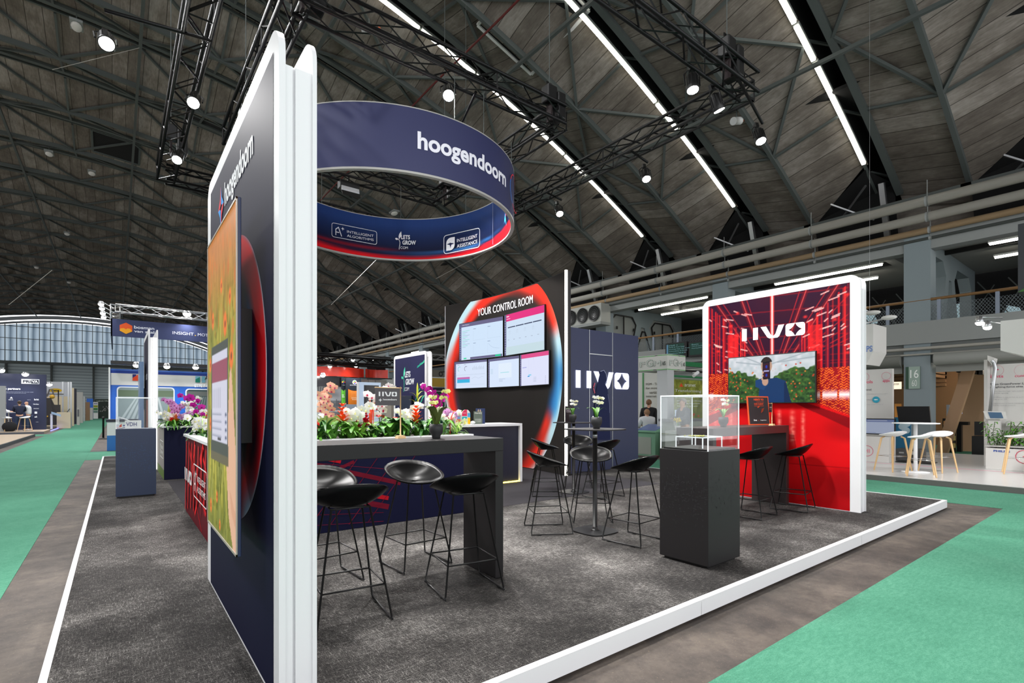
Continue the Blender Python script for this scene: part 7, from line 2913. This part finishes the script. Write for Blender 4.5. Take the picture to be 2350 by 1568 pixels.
# tall wall with words lights and controls
t = bt('info_wall', 'tall white info wall with pink words lights and controls', 'display wall', (15, 2))
XP = 16.2
pX('board', PKW, 2258, 838, 2420, 1070, XP, .1, t, 0)
pX('slanted_end', PKW, 2258, 826, 2266, 1066, XP - .3, .28, t, 0)
d, w, h = dX(2268, 838, 2420, 1000, XP)
U = lambda u: atX(2268, 900, XP)[0] - atX(u, 900, XP)[0]
V = lambda v: (1000 - v) / 162 * h
d.text('lights', U(2270), V(871), U(2303), V(862), PINK, .01).text('controls', U(2329), V(869), U(2372), V(863), PINK, .01)
d.stroke([(U(2286) + .13 * math.cos(a), V(852) + .13 * math.sin(a)) for a in np.linspace(0, 6.28, 18)], .006, (214, 150, 160)).rect(U(2281), V(851), U(2292), V(848.5), PINK)
d.stroke([(U(2346) + .13 * math.cos(a), V(854) + .13 * math.sin(a)) for a in np.linspace(0, 6.28, 18)], .006, (214, 170, 176))
d.text('Philips GreenPower LED', U(2270), V(887), U(2362), V(881.5), (70, 70, 76), .01).text('toplighting force elite', U(2270), V(893.5), U(2348), V(888.5), (70, 70, 76), .01)
for i, (s_, b) in enumerate((('compact, flexible high light output', 2350), ('greenhouse lighting', 2314), ('', 0), ('highest efficacy in the market up to 4.1', 2350), ('dimming up to 10%', 2312), ('', 0), ('with replacement to home management', 2355), ('enabled for energy control', 2330))):
    if s_:
        d.text(s_, U(2270), V(902 + 4.6 * i), U(b), V(899.6 + 4.6 * i), (158, 158, 162))
d.build('wall_print', PRINT, t)
t = bt('arm_lamp', 'tall bent white and steel arm lamp before the info wall', 'lamp', (14.2, 2))
XP = 15.8
P_ = lambda u, v: (XP, *atX(u, v, XP))
MB().use(ALU).tube([P_(2272, 946), P_(2284, 845), P_(2281, 832), P_(2276, 829)], .035, 10).build('arm', None, t)
mb = MB().use(PKW)
q = [P_(2266, 816), P_(2282, 822), P_(2278, 840), P_(2266, 826)]
mb.prism(q, (0, 0, 0), (.35, 0, 0)).build('hood', None, t)
t = bt('tablet_stand', 'tilted pale tablet stand with dark blue tablet before the info wall', 'tablet', (14.4, 2.2))
XP = 15.7
q = [P_(2256, 944), P_(2306, 945), P_(2311, 962), P_(2263, 962)]
MB().use(PKW).prism(q, (0, 0, 0), (.06, 0, 0)).build('holder', None, t)
q = [P_(2267, 946), P_(2298, 947), P_(2303, 960), P_(2273, 960)]
MB().use(M('lit dark blue tablet', (58, 84, 110), .25, emit=.3)).prism(q, (-.012, 0, 0), (0, 0, 0)).build('tablet', None, t)
box_obj('post', PKW, 15.76, 15.9, P_(2280, 960)[1] - .1, P_(2280, 960)[1] + .1, 0, P_(2280, 960)[2] - .0, t)
t = bt('planter_box', 'white planter box lettered PHILIPS with green shrub', 'planter', (14, 1.6))
XP = 15.15
pX('box', PKW, 2262, 1028, 2420, 1070, XP, .55, t, 0)
pX('rim', M('grey rim board', (176, 174, 170), .5), 2260, 1025, 2420, 1029, XP - .02, .6, t)
d, w, h = dX(2262, 1028, 2420, 1070, XP)
U = lambda u: atX(2262, 1040, XP)[0] - atX(u, 1040, XP)[0]
d.text('PHILIPS', U(2280), .74 * h, U(2318), .88 * h, (40, 70, 150), .03)
d.stroke([(U(2352) + .14 * math.cos(a), .5 * h + .14 * math.sin(a)) for a in np.linspace(0, 6.28, 18)], .014, (214, 90, 110)).rect(U(2347), .49 * h, U(2357), .54 * h, (214, 90, 110))
d.build('lettering', PRINT, t)
rng = random.Random(12)
mb = MB().use(LEAF)
mb.smooth = True
ms = MB().use(STEM)
y_a, y_b = atX(2268, 1000, XP + .2)[0], atX(2360, 1000, XP + .2)[0]
for i in range(26):
    y = y_b + (y_a - y_b) * rng.random()
    b = Vector((XP + .25, y, atX(2300, 1028, XP)[1] - .03))
    tp = b + Vector((rng.gauss(0, .12), rng.gauss(0, .16), .22 + .38 * rng.random()))
    ms.tube([b, b.lerp(tp, .5) + Vector((0, .03, .04)), tp], .006, 5)
    for k in range(9):
        p = b.lerp(tp, .35 + .65 * k / 8)
        strap(mb, p, rng.random() * 6.28, .09 + .05 * rng.random(), .045, .2, .5, .2, 4)
ms.build('shrub_stems', None, t)
mb.build('leaves', None, t)
props(box_obj('shelf_board', PKW, 15.92, 16.15, -2, atX(2310, 970, 16)[0], atX(2310, 972, 16)[1] - .05, atX(2310, 970, 16)[1]), 'white shelf board behind the shrub on the info wall', 'shelf')
# hanging white sign boxes
t = bt('hanging_sign', 'white hanging sign box with blue letters IPS beside the red wall', 'sign', (14, 4.6))
XP = 14.0
y0, z1 = atX(1960, 748, XP)
y1, _ = atX(2004, 755, XP)
z0 = atX(1985, 832, XP)[1]
MB().use(PKW).prism([(XP, y0, z1), (XP, y1, z1), (XP, y1, z0 + .25), (XP, y0 - .25, z0 - .05), (XP, y0, z0)], (0, 0, 0), (.9, 0, 0)).build('box', None, t)
d = Decal((XP, y0, z0), (0, -1, 0), e0=.006)
U = lambda u: y0 - atX(u, 800, XP)[0]
d.text('PHILIPS', U(1955), .3 + atX(1990, 813, XP)[1] - z0 - .25, U(2002.5), atX(1990, 794, XP)[1] - z0, (118, 140, 190), .03)
d.build('lettering', PRINT, t)
MB().use(ALU).tube([(XP + .4, (y0 + y1) / 2, z1), (XP + .4, (y0 + y1) / 2, vz(XP) - .7)], .003, 5).build('cable', None, t)
t = bt('hanging_sign', 'blank white hanging sign box above the tall info wall', 'sign', (13, 1.2))
XP = 13.0
y0, z1 = atX(2296, 737, XP)
y1, _ = atX(2430, 730, XP)
z0 = atX(2296, 807, XP)[1]
MB().use(PKW).prism([(XP, y0, z1), (XP, y1, z1), (XP, y1, z0), (XP, y0 - .35, z0 - .12), (XP, y0, z0 + .02)], (0, 0, 0), (1.0, 0, 0)).build('box', None, t)
MB().use(ALU).tube([(XP + .4, y0 - .3, z1), (XP + .4, y0 - .3, vz(XP) - .7)], .008, 5).build('cable', None, t)
for u, v, lab in ((2248, 738, 'bright arm lamp reaching from the blank white sign box, upper'), (2266, 748, 'bright arm lamp reaching from the blank white sign box, lower')):
    y_, z_ = atX(u, v, XP + .2)
    lamp_head(lab, (XP + .2, y_, z_ - .02), .07, LAMPFAR, (XP + .2, y0, z_ + .03))
for u, v, u2, v2, lab in ((2003, 718, 1986, 712, 'unlit pale arm lamp above the IPS sign box, upper'), (2040, 729, 1986, 742, 'unlit pale arm lamp above the IPS sign box, lower')):
    t = thing('arm_lamp', lab, 'light', (14.1, *atX(u, v, 14.1)), world=True)
    q = Vector((14.1, *atX(u, v, 14.1)))
    MB().use(PKW).blob(tuple(q), (.12, .16, .055), 12, 8).build('lamp_head', None, t)
    MB().use(ALU).tube([q, Vector((14.1, *atX(u2, v2, 14.1)))], .02, 6).build('arm', None, t)
t = bt('hanging_sign', 'dark grey hanging sign box at the gallery tubes', 'sign', (17, 1.8))
XP = 17.0
pX('box', M('charcoal sign board', (46, 50, 54), .6), 2336, 515, 2460, 655, XP, .8, t)
d, w, h = dX(2336, 515, 2460, 655, XP)
d.poly([(0, 0), (.3, 0), (.3, .22)], (70, 110, 60))
d.build('sign_print', PRINT, t)
MB().use(ALU).tube([(17.4, atX(2350, 515, XP)[0] - .2, atX(2350, 515, XP)[1]), (17.4, atX(2350, 515, XP)[0] - .2, vz(17.4) - .7)], .008, 5).build('cable', None, t)
# things in the lobby behind the open doorway
t = bt('display_rack', 'leaflet rack with colourful packets in the brown lobby', 'rack', (21.6, 4))
XP = 21.5
y0, z1 = atX(2163, 933, XP)
y1, _ = atX(2187, 933, XP)
box_obj('frame', BLACK, XP, XP + .4, y1, y0, FZ, 1.0, t)
MB().use(M('clear rack crown', (176, 186, 196), .3)).box(XP, XP + .1, y1 + .1, y0 - .1, 1.0, 1.45).build('crown', None, t)
rng = random.Random(5)
for i in range(16):
    z = .05 + .24 * (i // 4)
    a = y0 - .03 - (y0 - y1) * ((i % 4) / 4)
    box_obj('packet', M('packet %d' % (i % 4), ((206, 150, 90), (190, 190, 186), (170, 90, 60), (214, 190, 120))[i % 4], .5), XP - .04, XP, a - .1, a, z, z + .15, t)
t = bt('info_kiosk', 'black kiosk with small lit screen in the brown lobby', 'kiosk', (22, 3.5))
XP = 22.0
pX('column', BLACK, 2195, 972, 2206, 1010, XP, .2, t, FZ)
pX('body', BLACK, 2188, 968, 2222, 976, XP - .05, .25, t)
pX('screen', M('small lit screen', (150, 170, 210), .3, emit=.6), 2192.5, 942, 2208, 950, XP - .08, .04, t)
t = bt('loudspeaker', 'black boxes stacked at the doorway edge of the lobby', 'box', (20.8, 3.2))
pX('body', BLACK, 2230, 1001, 2258, 1034, 20.5, .4, t, FZ)
pX('upper_box', BLACK, 2236, 968, 2256, 1000, 20.6, .3, t)
t = bt('lamp_bar', 'bar of black unlit lamps hung in the lobby', 'light', (21, 3.3))
XP = 21.2
P_ = lambda u, v: Vector((XP, *atX(u, v, XP)))
MB().use(BLACK).tube([P_(2180, 841), P_(2256, 846)], .03, 8).build('bar', None, t)
for i in range(6):
    p = P_(2203 + 9.5 * i, 848 + i)
    MB().use(BLACK).box(p.x - .1, p.x + .1, p.y - .07, p.y + .07, p.z - .1, p.z + .08).build('lamp_head', None, t)
ld = bpy.data.lights.new('lobby_fill', 'POINT')  # unseen fill light added to brighten the lobby
ld.energy, ld.shadow_soft_size, ld.color = 130 * LK, .3, (1, .86, .68)
lo = bpy.data.objects.new('lobby_fill', ld)
COL.objects.link(lo)
lo.location = (23.6, 2.3, 2.6)
t = bt('lit_sign', 'small lit sign STEM glowing behind the info wall gap', 'sign', (21, 6))
XP = 21.0
pX('board', M('lit cream board', (240, 226, 200), .5, emit=1.2), 2048, 877, 2068, 893, XP, .05, t)
d, w, h = dX(2048, 877, 2068, 893, XP)
d.text('SYSTEM', .05 * w, .55 * h, .75 * w, .8 * h, (60, 50, 44), .04)
d.build('lettering', PRINT, t)
pX('lower_board', M('amber board', (226, 150, 60), .5), 2053, 927, 2068, 960, XP + .02, .05, t)

# ================================================================ OVERHEAD: ring, trusses, lamps
RC, RR, RB, RT = Vector((4.11, 9.05)), 2.327, 4.776, 5.738
t = thing('hanging_ring_sign', 'round navy ring sign lettered hoogendoorn hung over the stand', 'sign', (RC.x, RC.y, RB), world=True)
n = 96
mb = MB().use(M('navy ring cloth', (44, 48, 90), .55))
for rr, z0, z1 in ((RR, RB + .03, RT), (RR - .06, RB + .03, RT)):
    mb.grid([[(RC.x + rr * math.cos(2 * PI * i / n), RC.y + rr * math.sin(2 * PI * i / n), z) for i in range(n)] for z in (z0, z1)], True, True)
mb.build('cloth_band', None, t)
mb = MB().use(M('pale grey ring frame', (176, 174, 170), .4))
prof = [(RR + .004, RB), (RR + .004, RB + .03), (RR - .064, RB + .03), (RR - .064, RB), (RR + .004, RB)]
mb.grid([[(RC.x + r * math.cos(2 * PI * i / n), RC.y + r * math.sin(2 * PI * i / n), z) for i in range(n)] for r, z in prof], False, True)
prof = [(RR + .003, RT), (RR + .003, RT + .015), (RR - .063, RT + .015), (RR - .063, RT), (RR + .003, RT)]
mb.grid([[(RC.x + r * math.cos(2 * PI * i / n), RC.y + r * math.sin(2 * PI * i / n), z) for i in range(n)] for r, z in prof], False, True)
mb.build('frame', None, t)


def cyl(u, v, far=False, r=RR):
    a = ray(u, v)
    A = a[0] ** 2 + a[1] ** 2
    B = -2 * (a[0] * RC.x + a[1] * RC.y)
    C = RC.x ** 2 + RC.y ** 2 - r * r
    D = max(0, B * B - 4 * A * C)
    q = (-B + (1 if far else -1) * math.sqrt(D)) / (2 * A)
    x, y, z = a[0] * q, a[1] * q, EYE + a[2] * q
    return math.atan2(y - RC.y, x - RC.x), z


fo = lambda s, z, e: Vector((RC.x + (RR + e) * math.cos(s / RR), RC.y + (RR + e) * math.sin(s / RR), z))
ri = RR - .06
fi = lambda s, z, e: Vector((RC.x + (ri - e) * math.cos(-s / ri), RC.y + (ri - e) * math.sin(-s / ri), z))
d = Decal((0, 0, 0), (1, 0, 0), fn=fo, e0=.008, de=.0015)
a0, z0 = cyl(958, 343)
a1, z1 = cyl(1160, 430)
ztop = cyl(961, 302)[1]
zbot = cyl(961, 343)[1]
xh = (ztop - zbot)
d.text('hoogendoorn', a0 * RR, zbot - .28 * xh, a1 * RR, ztop, (240, 240, 250), .03)
a0, _ = cyl(1167.5, 440)
a1, _ = cyl(1182.5, 440)
zc_, zr = (cyl(1176, 403)[1] + cyl(1176, 485)[1]) / 2, (cyl(1176, 403)[1] - cyl(1176, 485)[1]) / 2
am = (a0 + a1) / 2
for i in range(28):
    p, q = 2 * PI * i / 28, 2 * PI * (i + 1) / 28
    c = (60, 130, 220) if 2.6 < p < 4.0 else (222, 60, 70)
    d.stroke([(am * RR + (a1 - a0) / 2 * RR * math.cos(p), zc_ + zr * math.sin(p)), (am * RR + (a1 - a0) / 2 * RR * math.cos(q), zc_ + zr * math.sin(q))], .02, c)
d.build('lettering', PRINT, t)
# printed inside of the ring
d = Decal((0, 0, 0), (1, 0, 0), fn=fi, e0=.004, de=.003)
na, nz_ = 150, 18


def ring_col(s, z):
    """s grows to the viewer's right along the inside"""
    q = (z - RB) / (RT - RB)
    base = (28, 44, 84)
    f = lambda a, b, w: tuple(a[i] + (b[i] - a[i]) * w for i in range(3))
    c = f((20, 26, 54), (36, 62, 118), min(1, max(0, (q - .25) / .6)))
    th = .13 + .05 * math.sin(s * .8) + .1 * float(sstep(.2, 2.0, s - SR))
    bl = math.exp(-((q - th - .09) / .03) ** 2) * float(sstep(-2.6, -.6, s - SR)) * float(sstep(1.8, .4, s - SR))
    c = f(c, (60, 130, 200), .8 * bl)
    st = math.exp(-((q - .25) / .04) ** 2) * float(sstep(-1.0, -2.4, s - SR))
    c = f(c, (150, 26, 40), .8 * st)
    return f(c, (226, 24, 34), float(sstep(th + .05, th - .03, q)))


SR = -ri * cyl(1060, 560, True, ri)[0]
for i in range(na):
    sa, sb = -ri * PI + 2 * PI * ri * i / na, -ri * PI + 2 * PI * ri * (i + 1) / na
    for j in range(nz_):
        za, zb = RB + .032 + (RT - RB - .034) * j / nz_, RB + .032 + (RT - RB - .034) * (j + 1) / nz_
        d.poly([(sa, za), (sb, za), (sb, zb), (sa, zb)], [ring_col(sa, za), ring_col(sb, za), ring_col(sb, zb), ring_col(sa, zb)], False)
d.build('inside_print', PRINT, t)
d = Decal((0, 0, 0), (1, 0, 0), fn=fi, e0=.012, de=.0015)


def inside(u0, v0, u1, v1):
    a, z1_ = cyl(u0, v0, True, ri)
    b, z0_ = cyl(u1, v1, True, ri)
    return -ri * a, z0_, -ri * b, z1_


W3 = (236, 238, 244)
s0, za, s1, zb = inside(761, 511, 864.5, 562)
badge(d, s0, za, s1 - s0, zb - za, W3)
s0, za, s1, zb = inside(906, 531, 980, 573)
sapling(d, s0 + .22 * (zb - za), za, zb - za, W3, W3)
s0, za, s1, zb = inside(1020, 527, 1103, 567)
_, zb2, _, _ = inside(1103, 560, 1103, 521)
badge(d, s0, za + .0, s1 - s0, .42, W3, 'B', ('INTELLIGENT', 'ASSISTANCE'))
sa, za, sb, zb = inside(1134, 480, 1137, 574)
d.rect(sa, RB + .04, sa + .012, RT, (130, 136, 160))
a, z_ = cyl(1164, 505, True, ri)
sx_ = -ri * a
d.poly([(sx_ - .1, z_ - .05), (sx_, z_ + .2), (sx_ + .02, z_ + .05), (sx_ + .1, z_ - .16), (sx_ - .02, z_ + .0)], (60, 160, 230)).poly([(sx_, z_ + .2), (sx_ + .1, z_ + .1), (sx_ + .02, z_ + .05)], (226, 60, 76))
d.build('lettering', PRINT, t)
TZ = 6.63
for a in (-75, -30, 60, 105, 150, 200, 290 - 20):
    x, y = RC.x + (RR - .03) * math.cos(R(a)), RC.y + (RR - .03) * math.sin(R(a))
    MB().use(STEELG).tube([(x, y, RT), (x, y, TZ - .1)], .006, 5).build('suspension_cable', None, t)

rig = thing('lighting_truss', 'inner square black truss over the ring sign', 'truss', (4.1, 9.07, TZ), world=True)
A4 = [(1.80, 6.85), (6.41, 6.85), (6.41, 11.30), (1.80, 11.30)]
for i in range(4):
    (xa, ya), (xb, yb) = A4[i], A4[(i + 1) % 4]
    truss_span(rig, (xa, ya, TZ), (xb, yb, TZ))
rig = thing('lighting_truss', 'outer large rectangular black truss carrying the stand spotlights', 'truss', (4.56, 9.1, TZ), world=True)
B4 = [(.88, 4.27), (8.24, 4.27), (8.24, 13.94), (.88, 13.94)]
for i in range(4):
    (xa, ya), (xb, yb) = B4[i], B4[(i + 1) % 4]
    truss_span(rig, (xa, ya, TZ), (xb, yb, TZ))
MB().use(TRUSSBLACK).tube([(1.05, 8.2, 6.46), (-.12, 8.42, 6.46)], .025, 8).build('boom_pole', None, rig)
MB().use(TRUSSBLACK).tube([(7.6, 4.12, 6.44), (9.15, 4.5, 6.44)], .025, 8).build('boom_pole', None, rig)
MB().use(TRUSSBLACK).tube([(3.0, 8.2, 6.3), (4.9, 8.0, 6.3), (4.6, 6.9, 6.45)], .025, 8).build('boom_pole', None, rig)  # added pole for the unseen lamps inside the ring
MB().use(TRUSSBLACK).tube([(8.1, 6.6, 6.46), (8.75, 6.7, 6.46)], .025, 8).build('boom_pole', None, rig)
MB().use(TRUSSBLACK).tube([(8.1, 9.1, 6.46), (8.65, 9.2, 6.46)], .025, 8).build('boom_pole', None, rig)
# wires up to the roof
for i, (x, y) in enumerate(((1.8, 9.97), (6.15, 6.85), (7.55, 4.27), (6.41, 11.0), (.88, 12.5), (1.9, 6.9), (8.24, 12.9))):
    t = thing('chain_hoist', ('black chain hoist beside the tall navy wall top', 'black chain hoist at the inner truss corner nearest us', 'black chain hoist near the outer truss corner above the red wall', 'black chain hoist at the inner truss corner over the control room wall', 'black chain hoist on the far outer truss corner over the aisle', 'black chain hoist hidden at the inner truss corner behind the navy wall', 'black chain hoist on the outer truss above the navy cabin')[i], 'hoist', (x, y, TZ), world=True)
    zb = TZ + .17 if i else TZ - .35
    MB().use(BLACK).box(x - .11, x + .11, y - .1, y + .1, zb, zb + .3).build('motor', None, t, .02)
    MB().use(BLACK).box(x + .1, x + .28, y - .14, y + .14, zb - .25, zb + .22).build('chain_bag', None, t, .02)
    MB().use(BLACK).tube([(x - .06, y, zb + .3), (x - .06, y + .01, zb + .38), (x + .06, y + .01, zb + .38), (x + .06, y, zb + .3)], .014, 6).build('handle', None, t)
    MB().use(STEELG).tube([(x, y, zb + .3), (x, y, vz(x) - .6)], .008, 5).build('chain', None, t)
    MB().use(M('dark strap', (36, 22, 24), .7)).box(x - .018, x + .018, y - .06, y + .06, TZ - .15, TZ + .16).build('strap', None, t)

# stage lamps
def make_lamp():
    t = thing('stage_lamp', 'stage lamp', 'light')
    MB().use(BLACK).lathe([(.05, .27), (.085, .23), (.09, .06), (.1, 0), (.095, -.012), (.085, 0)], 20).build('body', None, t)
    mb = MB().use(BLACK)
    for i in range(12):
        a = 2 * PI * i / 12
        mb.bar((.088 * math.cos(a), .088 * math.sin(a), .06), (.084 * math.cos(a), .084 * math.sin(a), .23), .006, .02)
    mb.build('cooling_fins', None, t)
    MB().use(LAMPW).lathe([(0, .004), (.082, .004), (.082, -.004), (0, -.006)], 20).build('lens', None, t)
    MB().use(BLACK).tube([(.115, 0, .08), (.12, 0, .26), (.06, 0, .34), (-.06, 0, .34), (-.12, 0, .26), (-.115, 0, .08)], .012, 6).build('yoke', None, t)
    MB().use(BLACK).box(-.03, .03, -.04, .04, .33, .42).build('clamp', None, t)
    return t


LG = 'stage spotlights'
lamps = [
    ((-.10, 8.5, 6.08), (.3, 4.0, 1.0), 'lit stage lamp at the end of the boom over the aisle', 420, 60),
    ((.95, 9.36, 6.1), (-.3, 4.2, 0.3), 'lit stage lamp on the aisle side truss, nearer the navy wall top', 240, 80),
    ((.92, 11.7, 6.1), (-.6, 7.5, 0.3), 'lit stage lamp on the aisle side truss, near its far corner', 240, 85),
    ((4.09, 6.9, 6.2), (2.2, 2.9, 0.2), 'glaring stage lamp on the inner truss above the ring sign', 460, 90),
    ((6.86, 4.42, 6.12), (6.2, 3.4, 0.0), 'lit stage lamp on the outer front truss beneath the hoist', 260, 90),
    ((7.66, 4.46, 6.12), (9.6, 3.6, 0.5), 'stage lamp turned away near the outer truss corner', 160, 80),
    ((9.1, 4.5, 6.1), (7.9, 2.4, .2), 'lit stage lamp at the end of the boom past the truss corner', 200, 80),
    ((8.72, 6.7, 6.1), (7.0, 4.2, 0.0), 'lit stage lamp on the side truss, second from the boom end', 200, 80),
    ((8.6, 9.2, 6.1), (7.4, 6.2, 0.4), 'lit stage lamp on the side truss, deepest in view', 200, 80),
    ((1.2, 4.2, 6.12), (1.9, 3.6, 0.3), 'added unseen stage lamp on the front truss above the bar table', 200, 85),  # this lamp and all below are out of sight, added to brighten the stand
    ((2.1, 4.2, 6.12), (2.3, 5.8, .9), 'added unseen stage lamp on the front truss aimed at the flowers', 260, 80),
    ((3.0, 4.2, 6.12), (4.2, 2.8, 0.2), 'added unseen stage lamp on the front truss above the open carpet', 260, 95),
    ((4.6, 8.0, 5.95), (7.1, 9.5, 2.0), 'added unseen stage lamp inside the ring aimed at the control room wall', 300, 85),  # added where the ring hides it, brightens the control room wall
    ((4.2, 8.1, 5.95), (4.4, 6.9, .9), 'added unseen stage lamp inside the ring aimed at the counter', 260, 80),
    ((3.2, 8.3, 5.9), (1.0, 11.4, .6), 'added unseen stage lamp inside the ring aimed at the far planter', 260, 60),
    ((5.0, 13.85, 6.1), (7.25, 14.4, 1.6), 'added unseen stage lamp on the far truss aimed at the sapling logo wall', 300, 80),
    ((3.7, 4.2, 6.12), (7.5, 3.6, 1.3), 'added unseen stage lamp on the front truss aimed at the red wall', 340, 50),
]
proto = make_lamp()
first = True
for pos, tgt, lab, en, ang in lamps:
    if en == 0:
        continue
    p, q = Vector(pos), Vector(tgt)
    dr = (q - p).normalized()
    eul = (-dr).to_track_quat('Z', 'Y').to_euler()
    if first:
        proto.location, proto.rotation_euler = p, eul
        props(proto, lab, None, LG)
        first = False
    else:
        dup(proto, p, 0, lab, LG, eul)
    ld = bpy.data.lights.new('stage_beam', 'SPOT')
    ld.energy = en * LK
    ld.spot_size = R(ang)
    ld.spot_blend = .7
    ld.shadow_soft_size = .09
    ld.color = (1.0, .98, .955)
    lo = bpy.data.objects.new('stage_beam', ld)
    COL.objects.link(lo)
    lo.location = p + dr * .05
    lo.rotation_euler = eul
t = thing('flood_light', 'unlit flat flood light with barn flaps hung in the ring', 'light', (4.25, 11.2, 6.2), world=True)
x, y = g(800, 435, 6.3)
MB().use(BLACK).box(x - .22, x + .22, y - .1, y + .1, 6.28, 6.45).build('body', None, t, .01)
MB().use(M('frosted flood glass', (206, 208, 210), .4)).hexa([(x - .2, y - .14, 6.2), (x + .2, y - .14, 6.2), (x + .2, y - .1, 6.2), (x - .2, y - .1, 6.2), (x - .2, y - .12, 6.31), (x + .2, y - .12, 6.31), (x + .2, y - .1, 6.31), (x - .2, y - .1, 6.31)]).build('glass', None, t)
MB().use(BLACK).hexa([(x - .2, y - .2, 6.08), (x + .2, y - .2, 6.08), (x + .2, y - .19, 6.08), (x - .2, y - .19, 6.08), (x - .22, y - .14, 6.2), (x + .22, y - .14, 6.2), (x + .22, y - .13, 6.2), (x - .22, y - .13, 6.2)]).build('flap', None, t)
MB().use(BLACK).tube([(x, y, 6.45), (x, y, 6.6)], .02, 6).build('clamp', None, t)
# roof fire alarm sounders and a red sprinkler pipe
for x, y, lab in ((15.8, 8.6, 'pale roof loudspeaker with orange dot among the concrete panels'), (6.5, 16, 'pale roof loudspeaker behind the ring sign')):
    t = thing('roof_loudspeaker', lab, 'loudspeaker', (x, y, vz(x) - 1.0), world=True)
    z = vz(x) - .75
    MB().use(M('pale loudspeaker', (190, 192, 190), .5)).tube([(x - .2, y, z - .1), (x + .2, y, z + .05)], .12, 12).build('horn', None, t)
    MB().use(M('orange dot', (226, 92, 40), .5)).blob((x + .32, y - .05, z + .12), .07, 8, 6).build('beacon', None, t)
    MB().use(STEELG).tube([(x, y, z), (x, y, vz(x) - .4)], .02, 5).build('bracket', None, t)
mb = MB().use(M('red sprinkler pipe', (96, 28, 26), .6))
pts = []
for i in range(30):
    yy = 4 + 1.6 * i
    pts.append((9.0, yy, vz(9) - .85 + .04 * math.sin(i)))
mb.tube(pts, .035, 6)
props(mb.build('sprinkler_pipe'), 'thin red sprinkler pipe running under the concrete roof', 'pipe')
rng = random.Random(21)
for i, (u0, v0, u1, v1) in enumerate(((120, 160, 320, 110), (1200, 60, 1240, 100), (20, 700, 120, 620), (760, 700, 900, 560), (1150, 560, 1000, 640))):
    pa, pb = atD(u0, v0, 14), atD(u1, v1, 14.5)
    if i in (1,):
        continue
    props(MB().use(M('pale steel wire', (150, 146, 138), .5)).tube([pa, pb], .007, 4).build('bracing_wire'), ('pale bracing wire high over the aisle near the boom lamp', '', 'pale bracing wire low over the far aisle', 'pale bracing wire behind the ring sign, wall edge side', 'pale bracing wire behind the ring sign, control room side')[i], 'wire')

# ---------------------------------------------------------------- daylight and camera
w = bpy.data.worlds.new('hall air')
S.world = w
w.use_nodes = True
bg = w.node_tree.nodes['Background']
bg.inputs[0].default_value = (.97, .975, 1.0, 1)
bg.inputs[1].default_value = WK
cam = bpy.data.cameras.new('camera')
cam.sensor_fit = 'HORIZONTAL'
cam.sensor_width = 36.0
cam.lens = 36.0 * F / 2350.0
cam.shift_x = 0.0
cam.shift_y = (V0 - 784.0) / 2350.0
cam.clip_end = 400
co = bpy.data.objects.new('camera', cam)
COL.objects.link(co)
co.location = (0, 0, EYE)
co.rotation_euler = (R(90), 0, -YAW)
S.camera = co
S.view_settings.view_transform = 'Standard'
S.view_settings.look = 'None'
S.view_settings.gamma = 1.0
S.view_settings.exposure = 0.0
S.view_settings.use_curve_mapping = False
